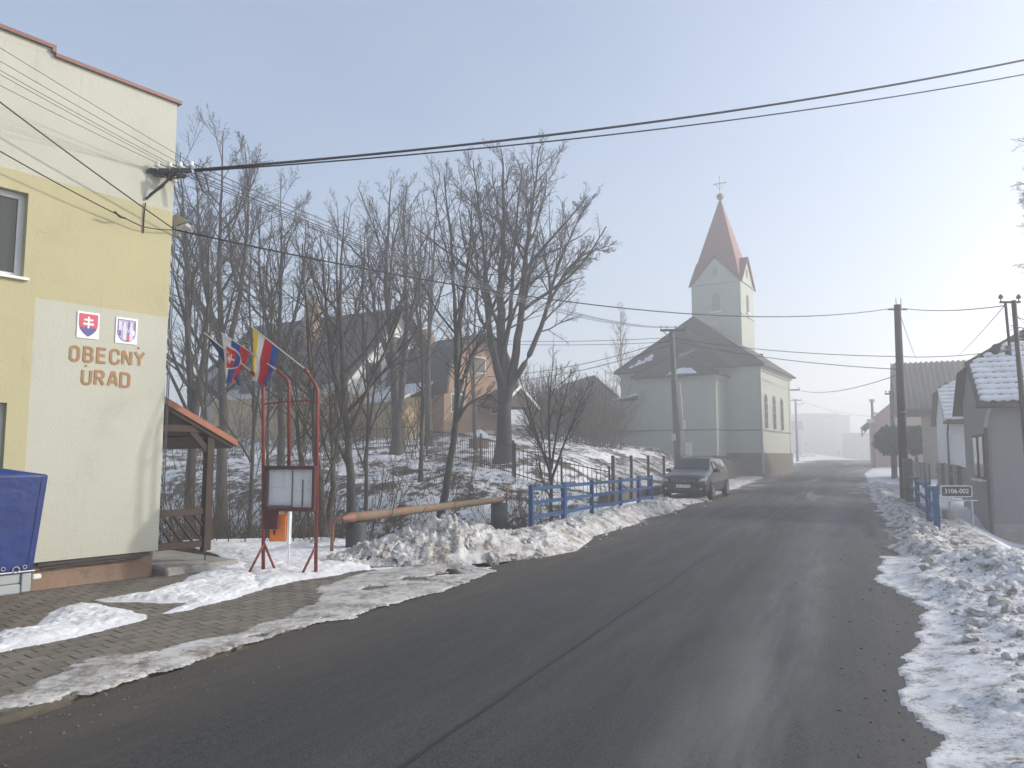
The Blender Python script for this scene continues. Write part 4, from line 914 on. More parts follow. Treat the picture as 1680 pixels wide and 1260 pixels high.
# ================================================================ CAR
car_paint, cnt, cb = nodes_of("grey_car_paint"); cb.inputs["Base Color"].default_value = (0.085, 0.09, 0.097, 1); cb.inputs["Metallic"].default_value = 0.55; cb.inputs["Roughness"].default_value = 0.38; cb.inputs["Coat Weight"].default_value = 0.6
_t = N(cnt, "ShaderNodeTexCoord").outputs["Object"]; _d = rng(cnt, _t, 0, 1)
sepc = N(cnt, "ShaderNodeSeparateXYZ"); cnt.links.new(_t, sepc.inputs[0])
cnt.links.new(mix(cnt, mathn(cnt, 'MULTIPLY', rng(cnt, sepc.outputs[2], .25, .75, 1, 0), rng(cnt, noise(cnt, _t, 4, 5), .3, .7)), (0.045, 0.048, 0.053), (0.11, 0.105, 0.095)), cb.inputs["Base Color"])
blk = M("black_plastic", (0.018, 0.019, 0.021), 0.55, .15, 6, .1, 80); chrome = M("chrome_trim", (0.75, 0.76, 0.78), 0.25, .03, 5, 0, metal=.9); lamp_m = M("headlight", (0.45, 0.48, 0.52), 0.15, .1, 20, 0)
car_glass = glassy("car_glass", (0.025, 0.03, 0.034), .05); rim_m = M("alloy_rim", (0.42, 0.43, 0.45), .35, .08, 5, 0, metal=.7)
cx_, cy_ = 7.45, 30.7; CR = math.atan2(-DY, -DX) - rad(2)
car = thing("parked_car", "dark grey estate car with roof rails parked facing the camera", "car", (cx_, cy_, float(base_z(cr(cx_, cy_)[1])) + 0.03), CR)
ST = [ # x, zbot, wlow, zmid, wmid, zbelt, wbelt, ztop, wtop
 (2.28, .36, .66, .55, .72, .74, .66, .80, .52), (2.22, .26, .78, .55, .83, .82, .76, .90, .58), (2.02, .22, .84, .58, .885, .92, .80, .98, .62), (1.6, .22, .86, .6, .90, .98, .83, 1.05, .66), (1.15, .22, .865, .6, .90, 1.02, .84, 1.11, .68),
 (0.98, .22, .865, .6, .90, 1.03, .84, 1.14, .70), (.62, .22, .865, .6, .895, 1.04, .84, 1.40, .66), (.25, .22, .865, .6, .895, 1.05, .84, 1.58, .63), (-.3, .22, .865, .6, .895, 1.06, .845, 1.635, .63), (-1.0, .22, .865, .6, .895, 1.08, .845, 1.63, .63), (-1.65, .22, .865, .62, .90, 1.10, .845, 1.60, .62), (-2.05, .24, .86, .64, .89, 1.10, .83, 1.55, .60), (-2.2, .30, .84, .66, .87, 1.06, .80, 1.30, .62), (-2.27, .38, .80, .68, .83, .95, .78, 1.0, .66)]
ring_n = 14; V = []
for (x, zb, wl, zm, wm, zl, wb, zt_, wt) in ST:
    half = [(0, zb), (wl * .9, zb), (wl, zb + .07), (wm, zm), (wb + .3 * (wm - wb), zl - .06), (wb, zl), (wt, zt_ - .02), (wt * .5, zt_ + .012), ]
    ring = [(x, y, z) for y, z in half[1:]] + [(x, -y, z) for y, z in half[1:][::-1]]
    V += ring
ring_n = 14; F = []
for i in range(len(ST) - 1):
    for j in range(ring_n): F.append((i * ring_n + j, i * ring_n + (j + 1) % ring_n, (i + 1) * ring_n + (j + 1) % ring_n, (i + 1) * ring_n + j))
F += [tuple(range(ring_n)), tuple(range((len(ST) - 1) * ring_n, len(ST) * ring_n))]
m = MB(); m.add(V, F); body = m.build("body", car_paint, car, True)
ms = body.modifiers.new("sub", 'SUBSURF'); ms.levels = 1; ms.render_levels = 2
def st_at(x):
    for a_, b_ in zip(ST[:-1], ST[1:]):
        if b_[0] <= x <= a_[0]: f_ = (a_[0] - x) / (a_[0] - b_[0]); return [a_[k] + f_ * (b_[k] - a_[k]) for k in range(9)]
def patch(name, pts, mat, off=(0, 0, 0), parent=car):
    m = MB(); m.add([np.array(p) + np.array(off) for p in pts], [tuple(range(len(pts)))]); return m.build(name, mat, parent)
for sg in (1, -1):
    for xa, xb in ((.70, -.02), (-.08, -.92), (-.98, -1.72)):
        pts_ = []
        for x, k in ((xa, 0), (xb, 0), (xb, 1), (max(min(xa, .36), xb + .05) if xa > .3 else xa, 1)):
            s_ = st_at(x); f_ = .08 if k == 0 else .86; pts_.append((x, sg * (s_[6] + f_ * (s_[8] - s_[6]) + .022), s_[5] + f_ * (s_[7] - .02 - s_[5])))
        patch("side_window", pts_ if sg < 0 else pts_[::-1], car_glass)
s1_, s2_ = st_at(.97), st_at(.36)
patch("windscreen", [(1.0, s1_[8] * 1.02, s1_[7] + .012), (1.06, 0, s1_[7] + .03), (1.0, -s1_[8] * 1.02, s1_[7] + .012), (.36, -s2_[8] * .95, s2_[7] + .03), (.40, 0, s2_[7] + .045), (.36, s2_[8] * .95, s2_[7] + .03)], car_glass)
xf = 2.285
patch("lower_bumper", [(2.24, -.80, .30), (2.305, -.5, .30), (2.305, .5, .30), (2.24, .80, .30), (2.235, .82, .56), (2.29, .55, .60), (2.29, -.55, .60), (2.235, -.82, .56)], blk)
patch("grille", [(2.296, -.50, .66), (2.296, .50, .66), (2.285, .54, .79), (2.285, -.54, .79)], blk)
m = MB()
for y in (-.46, -.31, .19, .34): m.box(2.297, 2.302, y, y + .11, .745, .765); m.box(2.297, 2.302, y, y + .11, .70, .712)
for sg in (-1, 1): m.box(2.297, 2.304, min(sg * .03, sg * .13), max(sg * .03, sg * .13), .755, .772); m.box(2.297, 2.304, min(sg * .03, sg * .13), max(sg * .03, sg * .13), .69, .707); m.bar((2.301, sg * .03, .762), (2.301, -sg * .0 + sg * .002, .731), .006, .018, (1, 0, 0)); m.bar((2.301, sg * .03, .70), (2.301, sg * .002, .731), .006, .018, (1, 0, 0))
m.build("grille_emblem", chrome, car)
for sg in (1, -1):
    patch("headlight", [(2.283, sg * .55, .70), (2.235, sg * .80, .72), (2.06, sg * .855, .80), (2.10, sg * .83, .87), (2.255, sg * .62, .80)], lamp_m, (.012, sg * .01, 0))
    m = MB(); m.lathe([(.04, 0), (.045, .012)], 10); o = m.build("fog_lamp", lamp_m, car); o.rotation_euler = (0, math.pi / 2, 0); o.location = (2.295, sg * .66, .43)
    m = MB(); m.cbox(.62, .80, sg * .95 - .11, sg * .95 + .11, 1.02, 1.17, .04); m.box(.68, .74, min(sg * .82, sg * .9), max(sg * .82, sg * .9), 1.03, 1.07); m.build("mirror", blk, car)
    m = MB(); m.tube([(.1, sg * .60, 1.585), (-.02, sg * .61, 1.665), (-1.5, sg * .61, 1.665), (-1.65, sg * .60, 1.59)], .02, 6); m.build("roof_rail", blk, car)
    for xw in (1.42, -1.47):
        m = MB(); m.prism([(xw + .375 * math.cos(t), .345 + .375 * math.sin(t)) for t in np.linspace(-.35, math.pi + .35, 25)], 1, sg * .60, sg * .912); m.build("wheel_arch", blk, car)
        m = MB(); prof = [(.20, -.10), (.31, -.10), (.33, -.06), (.33, .06), (.31, .10), (.20, .10)]
        m.lathe(prof, 28); w_ = m.build("wheel", rubber, car, True); w_.rotation_euler = (math.pi / 2, 0, 0); w_.location = (xw, sg * .845, .33)
        m = MB(); m.lathe([(.215, .07), (.215, .104), (.19, .104), (.18, .085)], 24)
        for k in range(5): a_ = k * 2 * math.pi / 5; m.bar((.03 * math.cos(a_), .03 * math.sin(a_), .10), (.19 * math.cos(a_), .19 * math.sin(a_), .10), .05, .02)
        m.lathe([(.05, .09), (.05, .112)], 12); rm = m.build("rim", rim_m, w_)
        if sg > 0: rm.rotation_euler = (math.pi, 0, 0)
m = MB(); m.box(2.31, 2.318, -.26, .26, .47, .585); npl = m.build("number_plate", plate_w, car)
def text_obj(name, body, size, mat, parent, loc, rot):
    cu = bpy.data.curves.new(name, 'FONT'); cu.body = body; cu.size = size; cu.align_x = 'CENTER'; cu.align_y = 'CENTER'; cu.extrude = .001
    tmp = bpy.data.objects.new("t", cu); COL.objects.link(tmp); dg = bpy.context.evaluated_depsgraph_get(); me = bpy.data.meshes.new_from_object(tmp.evaluated_get(dg))
    bpy.data.objects.remove(tmp); bpy.data.curves.remove(cu); me.materials.clear(); me.materials.append(mat); o = link(name, me, parent); o.location = loc; o.rotation_euler = rot; return o
text_obj("plate_text", "AA 772 CX", .10, blk, npl, (2.3195, 0, .5275), (math.pi / 2, 0, math.pi / 2))
# snow left on the bonnet and roof edge
m = MB(); m.tube([(.95, -.5, 1.135), (1.0, 0, 1.17), (.95, .5, 1.135)], .012, 5); m.build("wiper", blk, car)

# ================================================================ CHURCH
CH = np.array([16.45, 50.0]); CROT = math.atan2(.85, .527); cx1, cy1 = np.array([math.cos(CROT), math.sin(CROT)]), np.array([-math.sin(CROT), math.cos(CROT)])
pale_g = wall_paint("pale_green_render", (0.41, 0.445, 0.39), (0.33, 0.36, 0.315), .45); cornice_m = M("cornice_cream", (0.44, 0.465, 0.40), .85, .08, 2, .2, 40)
stone_m = M("plinth_stone", (0.13, 0.117, 0.098), .9, .3, 1.6, .8, 8, col2=(.075, .069, .06), c2scale=2.5, dist=.03); slate = M("dark_roof_tiles", (0.040, 0.037, 0.037), .85, .3, 1.2, .4, 12, col2=(.06, .053, .05)); spire_m = M("red_spire_sheet", (0.15, 0.036, 0.028), .6, .18, 1.0, .1, 20, col2=(.12, .036, .03)); louver = M("dark_louvre", (0.05, 0.052, 0.052), .7, .2, 4, .2, 30); niche = M("blind_niche", (.28, .31, .27), .9, .1, 3, .2, 30); ledge = M("dark_ledge", (.18, .19, .175), .8, .2, 3, .2, 30); tin = M("pale_tin", (.42, .43, .43), .5, .1, 3, 0, metal=.4)
chu = thing("church", "pale green church with red pointed spire beside the foggy road", "church", (CH[0], CH[1], 0), CROT)
Zp, Ze, Zs = 1.9, 7.62, 3.37; LN, WN = 9.3, 9.9
m = MB(); m.box(-.06, LN + .06, -.06, WN, -.6, Zp); m.box(-2.25, -.06, 2.25, 9.6, -.6, Zp - .2); m.build("plinth", stone_m, chu)
m = MB(); m.box(0, LN, 0, WN, Zp - .02, Ze); m.build("nave_wall", pale_g, chu)
CHZ = 6.95
m = MB(); m.box(-2.2, 0, 2.3, 7.7, Zp - .22, CHZ); m.build("chancel_wall", pale_g, chu)
m = MB(); m.box(-2.1, 0, 7.7, 9.55, Zp - .22, 5.55); m.build("sacristy_wall", pale_g, chu)
def cornice(x0, x1, y0, y1, z, nm="cornice"):
    m = MB()
    for k, (o_, h) in enumerate(((.10, .12), (.20, .10), (.32, .10))):
        zz = z - .32 + sum((.12, .10, .10)[:k]); m.box(x0 - o_, x1 + o_, y0 - o_, y1 + o_, zz, zz + h - .003)
    return m.build(nm, cornice_m, chu)
cornice(.01, LN, .01, WN, Ze + .1)
m = MB()
for k, (o_, h) in enumerate(((.10, .12), (.20, .10), (.30, .10))):
    zz = CHZ - .22 + sum((.12, .10, .10)[:k]); m.box(-2.2 - o_, -.02, 2.3 - o_, 7.7 + o_, zz, zz + h - .003)
m.build("cornice", cornice_m, chu)
m = MB(); m.box(-.05, LN + .05, -.05, WN, Zs, Zs + .09); m.box(-2.25, -.05, 2.25, 9.6, Zs, Zs + .09); m.build("string_course", ledge, chu)
# corner pilasters on the nave and chancel
for (x0, x1, y0, y1, z1) in ((-.035, .5, -.035, .45, Ze - .2), (LN - .5, LN + .035, -.035, .3, Ze - .2), (-2.235, -1.6, 2.265, 2.8, CHZ - .2)):
    m = MB(); m.box(x0, x1, y0, y1, Zp, Zs - .004); m.box(x0, x1, y0, y1, Zs + .094, z1); m.build("pilaster", pale_g, chu)
# roofs
RZ_ = 11.7; o_ = .42; b1 = 1.7; ze = Ze + .12
m = MB(); th_ = .10
v = [(-o_, -o_, ze), (LN + o_, -o_, ze), (LN + o_, WN + o_, ze), (-o_, WN + o_, ze), (b1, WN / 2, RZ_), (LN, WN / 2, RZ_)]
m.add(v + [(p[0], p[1], p[2] - th_) for p in v[:4]], [(0, 1, 5, 4), (2, 3, 4, 5), (3, 0, 4), (1, 2, 5), (0, 1, 7, 6), (1, 2, 8, 7), (2, 3, 9, 8), (3, 0, 6, 9), (6, 7, 8, 9)])
roof_c = m.build("nave_roof", slate, chu)
zc = CHZ + .12; az = 9.0; m = MB()
v = [(-2.2 - .38, 2.3 - .38, zc), (-2.2 - .38, 7.7 + .38, zc), (.3, 7.7 + .38, zc), (.3, 2.3 - .38, zc), (-.6, 5.0, az), (1.2, 5.0, az)]
m.add(v + [(p[0], p[1], p[2] - th_) for p in v[:4]], [(0, 1, 4), (1, 2, 5, 4), (3, 0, 4, 5), (0, 1, 7, 6), (1, 2, 8, 7), (3, 0, 6, 9), (6, 7, 8, 9)]); m.build("chancel_roof", slate, chu)
m = MB()
for a_, b_ in (((-2.58, 1.92, zc + .03), (-.6, 5.0, az + .03)), ((-2.58, 8.08, zc + .03), (-.6, 5.0, az + .03)), ((-.42, -.42, ze + .03), (b1, WN / 2, RZ_ + .03)), ((-.42, WN + .42, ze + .03), (b1, WN / 2, RZ_ + .03))): m.tube([a_, b_], .07, 6)
m.build("hip_ridge", slate, chu)
m = MB(); m.add([(-2.45, 7.71, 6.0), (-2.45, 9.95, 5.62), (0, 9.95, 5.62), (0, 7.71, 6.0), (-2.45, 7.71, 5.86), (-2.45, 9.95, 5.50), (0, 9.95, 5.50), (0, 7.71, 5.86)], [(0, 1, 2, 3), (4, 5, 6, 7), (0, 1, 5, 4), (1, 2, 6, 5), (2, 3, 7, 6), (3, 0, 4, 7)]); m.build("sacristy_roof", snow_roof, chu)
def roof_snow(cond, name, f, u0, u1, v0, v1, res, thr, seed, parent):
    U, V = np.meshgrid(np.arange(u0, u1, res), np.arange(v0, v1, res), indexing='ij'); n_ = fbm(U * 1.6, V * 2.4, seed, 5) + cond(U, V)
    H = np.where(n_ > thr, .03 + .1 * np.clip(n_ - thr, 0, .3), -1); B_ = f(U, V); F_ = grid_faces(*U.shape); h = H.ravel(); F_ = F_[(h[F_] > 0).any(1)]
    B_[..., 2] += np.where(H > 0, H, -.02); return tag(npmesh(name, B_.reshape(-1, 3), F_, snow_roof, parent), kind="stuff")
roof_snow(lambda U, V: -.22 * ss(.1, .9, U), "roof_snow", lambda U, V: np.stack([-2.58 + 1.98 * U, 1.92 + 6.16 * V + (5.0 - 1.92 - 6.16 * V) * U, zc + (az - zc) * U + .01], -1), .03, .7, .05, .95, .02, .60, 12, chu)
roof_snow(lambda U, V: .12 * ss(.6, .9, V) - .25 * ss(.1, .5, U), "roof_snow", lambda U, V: np.stack([-.42 + (b1 + .42) * U, -.42 + (WN + .84) * V + (WN / 2 + .42 - (WN + .84) * V) * U, ze + (RZ_ - ze) * U + .01], -1), .03, .7, .6, .97, .02, .60, 15, chu)
# nave windows towards the road
def arch(w, z0, z1, n=8): return [(-w / 2, z0), (w / 2, z0)] + [(w / 2 * math.cos(a), z1 - w / 2 + w / 2 * math.sin(a)) for a in np.linspace(0, math.pi, n)]
for bx in (1.5, 3.9, 6.3):
    m = MB(); m.prism([(bx + p[0], p[1]) for p in arch(1.0, Zs + .1, 6.0)], 1, -.03, .02); wf = m.build("window", cornice_m, chu)
    m = MB(); m.prism([(bx + p[0], p[1]) for p in arch(.78, Zs + .2, 5.9)], 1, -.045, -.031); m.build("pane", glass, wf)
    m = MB(); m.box(bx - .012, bx + .012, -.06, -.046, Zs + .2, 5.85)
    for z in (4.1, 4.7, 5.3): m.box(bx - .37, bx + .37, -.06, -.047, z, z + .02)
    m.build("glazing_bar", tin, wf)
m = MB(); m.tube([(-.12, -.12, Ze - .1), (-.1, -.1, Ze - .5), (-.1, -.1, .6)], .06, 8); m.build("downpipe", tin, chu)
m = MB(); m.tube([(-2.5, 8.0, CHZ), (-2.35, 7.85, CHZ - .3), (-2.3, 7.85, CHZ - .5), (-2.3, 7.85, 5.95)], .055, 8); m.build("downpipe", tin, chu)
# tower
TX, TY, TA = 6.4, 2.75, 3.85; TZ0, TZ1 = 7.5, 15.1
m = MB(); m.box(TX, TX + TA, TY, TY + TA, TZ0, TZ1); m.build("tower_wall", pale_g, chu)
m = MB(); m.box(TX - .06, TX + TA + .06, TY - .06, TY + TA + .06, 12.5, 12.62); m.box(TX - .1, TX + TA + .1, TY - .1, TY + TA + .1, TZ1 - .02, TZ1 + .06); m.build("tower_band", cornice_m, chu)
tcx, tcy = TX + TA / 2, TY + TA / 2; hA = TA / 2 + .14; GZ = 17.35
for k in range(4):
    ang = k * math.pi / 2; c_, s_ = math.cos(ang), math.sin(ang)
    T = lambda x, y, z: (tcx + c_ * x - s_ * y, tcy + s_ * x + c_ * y, z)
    m = MB(); d0 = -TA / 2 - .01
    m.add([T(d0, -TA / 2, TZ1 + .05), T(d0, TA / 2, TZ1 + .05), T(d0, 0, GZ - .22), T(d0 + .3, -TA / 2, TZ1 + .05), T(d0 + .3, TA / 2, TZ1 + .05), T(d0 + .3, 0, GZ - .22)], [(0, 1, 2), (3, 4, 5), (0, 1, 4, 3), (1, 2, 5, 4), (2, 0, 3, 5)]); m.build("gable", pale_g, chu)
    m = MB(); e = d0 - .16
    for sg in (-1, 1):
        v = [T(e, sg * (TA / 2 + .17), TZ1 - .08), T(e, 0, GZ), T(0, 0, GZ)]
        m.add(v + [(p[0], p[1], p[2] - .13) for p in v], [(0, 1, 2), (3, 4, 5), (0, 1, 4, 3)])
    m.build("gablet_roof", spire_m, chu)
    m = MB(); prism = [(p[0], p[1]) for p in arch(.62, 12.9, 14.3)]
    m.add([T(d0 - .02, p[0], p[1]) for p in prism] + [T(d0 + .02, p[0], p[1]) for p in prism], [tuple(range(len(prism)))] + [(i, (i + 1) % len(prism), len(prism) + (i + 1) % len(prism), len(prism) + i) for i in range(len(prism))]); lv = m.build("louvre_window", niche if k == 0 else louver, chu)
    m = MB(); q_ = [T(d0 - .12, -.45, 12.78), T(d0 - .12, .45, 12.78), T(d0, .45, 12.78), T(d0, -.45, 12.78)]; m.add(q_ + [(p[0], p[1], p[2] + .09) for p in q_], [(0, 1, 2, 3), (4, 5, 6, 7), (0, 1, 5, 4), (1, 2, 6, 5), (3, 0, 4, 7)]); m.build("sill", plate_w, lv)
    m = MB(); cir = [(p[0], p[1]) for p in arch(.42, 15.7, 16.4)]; m.add([T(d0 - .02, p[0], p[1]) for p in cir] + [T(d0 + .02, p[0], p[1]) for p in cir], [tuple(range(len(cir)))] + [(i, (i + 1) % len(cir), len(cir) + (i + 1) % len(cir), len(cir) + i) for i in range(len(cir))]); m.build("gable_window", niche if k == 0 else louver, chu)
SZ = 22.4
m = MB(); hb = 1.9
ringz = [(hb, 15.1), (hb * .92, 15.8), (hb * .78, 17.1), (.05, SZ)]
v = [(tcx + sx * r, tcy + sy * r, z) for r, z in ringz for sx, sy in ((-1, -1), (1, -1), (1, 1), (-1, 1))]
m.add(v, [(i * 4 + j, i * 4 + (j + 1) % 4, (i + 1) * 4 + (j + 1) % 4, (i + 1) * 4 + j) for i in range(3) for j in range(4)]); m.build("spire", spire_m, chu)
m = MB(); m.lathe([(.05, -.25), (.08, -.1), (.22, .0), (.3, .16), (.3, .28), (.2, .42), (.06, .5)], 12, 0, (tcx, tcy, SZ)); m.build("finial_ball", M("tarnished_copper", (.16, .12, .11), .5, .2, 3, 0, metal=.3), chu, True)
m = MB(); zc0 = SZ + .5
m.box(tcx - .035, tcx + .035, tcy - .035, tcy + .035, zc0, zc0 + 1.45); m.box(tcx - .034, tcx + .034, tcy - .48, tcy + .48, zc0 + .78, zc0 + .86)
for y, z in ((-.48, .82), (.48, .82), (0, 1.4)): m.lathe([(.02, -.09), (.09, 0), (.02, .09)], 8, 0, (tcx, tcy + y, zc0 + z))
for sg in (-1, 1): m.tube([(tcx, tcy + sg * .04, zc0 + .35), (tcx, tcy + sg * .22, zc0 + .55), (tcx, tcy + sg * .22, zc0 + .78)], .025, 6)
m.build("cross", tin, chu)
m = MB(); m.prism([(tcx + 1.4 + .0, Ze + .1), (tcx + 2.2, Ze + .1), (tcx + 1.8, Ze + 2.2)], 1, -.1 + 2.2, .6 + 2.2); m.build("dormer", slate, chu)
m = MB(); m.box(-6.2, -2.6, 1.2, 1.6, .2, 1.45); m.box(-2.6, -.1, 1.2, 1.6, .2, 1.3); tag(m.build("churchyard_wall", stone_m, None), "low stone churchyard wall behind the parked car", "wall"); _w = bpy.data.objects["churchyard_wall"]; _w.location = (CH[0], CH[1], 0); _w.rotation_euler = (0, 0, CROT)

# ================================================================ POLES
wood_pole = M("creosoted_pole", (0.055, 0.045, 0.04), .9, .3, 2, .5, 20, dist=.01); conc_pole = M("pole_concrete", (.15, .15, .145), .9, .15, 2, .4, 30, col2=(.09, .09, .085))
grey_box = M("grey_box", (.5, .51, .5), .6, .08, 5, 0)
def insul(mb, p): mb.lathe([(.012, 0), (.012, .06), (.05, .07), (.05, .11), (.03, .15), (.01, .17)], 8, 0, p)
b_ = P(1113, 772, 36.5); b_[2] = tz(b_[0], b_[1]); t_ = P(1102, 541, 36.5); CP = t_.copy()
up = thing("utility_pole", "grey concrete utility pole with meter boxes in front of the church", "utility pole", b_)
m = MB(); m.tube([(0, 0, -.3), t_ - b_], [.17, .12], 14); m.build("shaft", conc_pole, up, True)
tl = t_ - b_
m = MB(); m.tube([(-.02, -.22, 1.9), (-.05, -.2, 3.2), tl + np.array([-.02, -.2, -.1])], [.1, .1, .085], 10); m.build("second_shaft", conc_pole, up, True)
m = MB(); m.cbox(tl[0] - .62, tl[0] + .62, -.32, -.22, tl[2] - .12, tl[2] - .02, .01); m.bar((tl[0] - .02, -.2, tl[2] - .5), (tl[0] - .5, -.27, tl[2] - .1), .03, .03); m.build("crossarm", steel_dark, up)
arm_pts = []
for x in (-.58, -.3, .12, .34, .58):
    m = MB(); insul(m, (tl[0] + x, -.27, tl[2] - .02)); m.build("insulator", louver, up, True); arm_pts.append(b_ + np.array([tl[0] + x, -.27, tl[2] + .1]))
m = MB(); m.tube([(tl[0] + .1, -.1, tl[2] - 1.5), (tl[0] + .35, -.25, tl[2] - 1.25)], .025, 6); m.build("lamp_arm", galv, up)
m = MB(); m.bar((tl[0] + .3, -.25, tl[2] - 1.34), (tl[0] + .98, -.5, tl[2] - 1.06), .16, .08); m.build("lamp_head", tin, up)
for (x, z0, z1, w, nm) in ((.42, 1.35, 2.1, .34, "meter_box"), (.22, 2.75, 3.15, .2, "fuse_box"), (-.25, 2.2, 2.55, .16, "fuse_box")):
    m = MB(); m.cbox(x - w / 2, x + w / 2, -.36, -.14, z0, z1, .015); m.build(nm, grey_box, up)
m = MB(); m.tube([(.2, -.25, .2), (.2, -.25, 3.4), (.1, -.2, 5.0)], .022, 6); m.build("conduit", tin, up)

b_ = G(1485, 824, 0.06); t_ = P(1472, 500, b_[1]); RP = t_.copy()
wp = thing("wooden_pole", "dark leaning wooden pole beside the short blue railing", "utility pole", b_)
m = MB(); m.tube([(0, 0, -.3), (t_ - b_) * .5, t_ - b_], [.165, .14, .115], 14); m.build("shaft", wood_pole, wp, True)
tl = t_ - b_; m = MB(); m.bar((tl[0] - .35, 0, tl[2] - .18), (tl[0] + .35, 0, tl[2] - .18), .04, .04); m.build("crossbar", steel_dark, wp)
for x in (-.3, .3): m = MB(); m.tube([(tl[0] + x * .3, -.1, tl[2] - .12), (tl[0] + x * .3, -.1, tl[2] + .22)], .012, 5); m.build("spike", steel_dark, wp)
m = MB(); m.tube([(tl[0] * .42 - .13, -.14, tl[2] * .45 - .02), (tl[0] * .42, -.19, tl[2] * .45), (tl[0] * .42 + .13, -.14, tl[2] * .45 + .02)], .012, 5); m.build("band", tin, wp)
m = MB(); m.cbox(-.14, .16, -.32, -.16, -.2, 1.55, .02); m.build("base_stub", conc_pole, wp)

b_ = P(1692, 800, 17.5); b_[2] = tz(b_[0], b_[1]); t_ = P(1663, 493, 17.5); SP = t_.copy()
sp = thing("steel_mast", "tall red and grey steel mast in front of the near tiled roof", "mast", b_); tl = t_ - b_; f1 = .42
m = MB(); m.tube([(0, 0, -.3), tl * f1], .065, 10); m.build("lower_shaft", M("mast_red", (.22, .07, .055), .6, .2, 4, .2, 50), sp, True)
m = MB(); m.tube([tl * f1, tl], [.062, .055], 10); m.build("upper_shaft", steel_dark, sp, True)
m = MB(); m.box(tl[0] - .32, tl[0] + .15, -.03, .03, tl[2] - .06, tl[2] - .02); m.box(tl[0] - .22, tl[0] + .25, -.03, .03, tl[2] - .95, tl[2] - .91); m.build("crossarm", steel_dark, sp)
m = MB(); m.tube([(tl[0] - .2, 0, tl[2] - .02), (tl[0] - .16, 0, tl[2] - 1.3)], .03, 8); m.build("side_post", steel_dark, sp)
m = MB(); hc = np.array([tl[0] - .2, 0, tl[2] - 1.18]); m.tube([hc, hc + np.array([-.1, -.02, 0]), hc + np.array([-.3, -.08, .01]), hc + np.array([-.36, -.1, .01])], [.03, .05, .09, .13], 14); m.tube([hc + np.array([0, 0, -.1]), hc + np.array([0, 0, .1])], .07, 10); m.build("loudspeaker_horn", M("horn_grey", (.12, .12, .12), .6, .1, 5, 0), sp, True)
for x, z in ((-.3, 0), (.12, 0), (.22, -.9), (.3, -.86)):
    m = MB(); insul(m, (tl[0] + x, 0, tl[2] + z - .02)); m.build("insulator", louver, sp, True)

def far_pole(label, px, py0, py1, Y, lamp_=False, arm=.6, horn=False, arm_dx=0.0, ins=4):
    b_ = P(px, py0, Y); b_[2] = tz(b_[0], b_[1]); t_ = P(px, py1, Y); H_ = t_[2] - b_[2]
    t = thing("utility_pole", label, "utility pole", b_); m = MB(); m.tube([(0, 0, -.3), (0, 0, H_)], [.16, .11], 10); m.build("shaft", conc_pole, t, True)
    m = MB(); m.box(arm_dx - arm, arm_dx + arm, -.05, .05, H_ - .18, H_ - .08); m.build("crossarm", steel_dark, t)
    for k in range(ins): m = MB(); insul(m, (arm_dx - arm + .05 + k * (2 * arm - .1) / (ins - 1), 0, H_ - .08)); m.build("insulator", louver, t, True)
    if lamp_: m = MB(); m.bar((.08, 0, H_ - .75), (1.0, -.2, H_ - .5), .18, .09); m.build("lamp_head", tin, t)
    if horn: m = MB(); m.box(-.5, .05, -.15, .15, H_ - 2.2, H_ - 1.85); m.box(.1, .45, -.1, .1, H_ - 1.4, H_ - 1.2); m.build("loudspeaker", tin, t)
    return t_
FP1 = far_pole("hazy utility pole with lamp beyond the church", 1308, 742, 655, 95, True, .75)
FP2 = far_pole("utility pole whose crossarm juts out behind the church corner", 1291, 770, 637, 58.6, False, 1.15, False, .05)
FP3 = far_pole("slim pole with a loudspeaker behind the pink gable", 1434, 740, 656, 72, False, .25, True)
FP4 = far_pole("thin pole with crossarm in front of the pink gable", 1467, 750, 643, 50, False, .4)

# ================================================================ RIGHT-HAND HOUSES
RROT = math.atan2(-DX, DY)
grey_pl = wall_paint("grey_render", (0.24, 0.24, 0.235), (0.18, 0.18, 0.176), .5); brown_t = M("old_clay_tiles", (0.085, 0.055, 0.047), .85, .3, 3, .5, 40, col2=(.075, .065, .06), island=.3); fascia = M("dark_fascia", (.06, .05, .045), .8, .2, 3, .2, 30)
hx0, hy0 = 13.45, 21.3; hz0 = tz(hx0, hy0)
nh = thing("tiled_house", "grey single-storey house with snowy half-hipped tile roof at the right edge", "house", (hx0, hy0, 0), RROT)
HW, HL, HE, HR = 5.4, 12.0, 3.48, 5.45; zj = 4.62     # gable width (along the road), length, eave, ridge, half-hip eave
slope = (HR - HE) / (HW / 2); yj = (zj - HE) / slope
m = MB()
m.add([(0, 0, hz0 - .5), (HL, 0, hz0 - .5), (HL, 0, HE), (0, 0, HE)], [(0, 1, 2, 3)]); m.add([(0, HW, hz0 - .5), (HL, HW, hz0 - .5), (HL, HW, HE), (0, HW, HE)], [(0, 1, 2, 3)])
m.add([(HL, 0, hz0 - .5), (HL, HW, hz0 - .5), (HL, HW, HE), (HL, HW / 2, HR - .1), (HL, 0, HE)], [(0, 1, 2, 3, 4)])
m.add([(0, 0, hz0 - .5), (0, HW, hz0 - .5), (0, HW, HE), (0, HW - yj, zj - .05), (0, yj, zj - .05), (0, 0, HE)], [(0, 1, 2, 3, 4, 5)]); m.build("wall", grey_pl, nh)
m = MB(); m.box(-.04, HL, -.05, -.003, hz0 - .5, hz0 + .35); m.build("plinth", concrete, nh)
m = MB(); m.add([(1.4, -.006, hz0 + .4), (3.0, -.006, hz0 + .4), (3.1, -.006, 2.2), (2.1, -.006, 2.35), (1.25, -.006, 1.7)], [(0, 1, 2, 3, 4)]); m.build("plaster_patch", M("fresh_plaster", (.22, .225, .23), .9, .12, 2, .3, 40), nh)
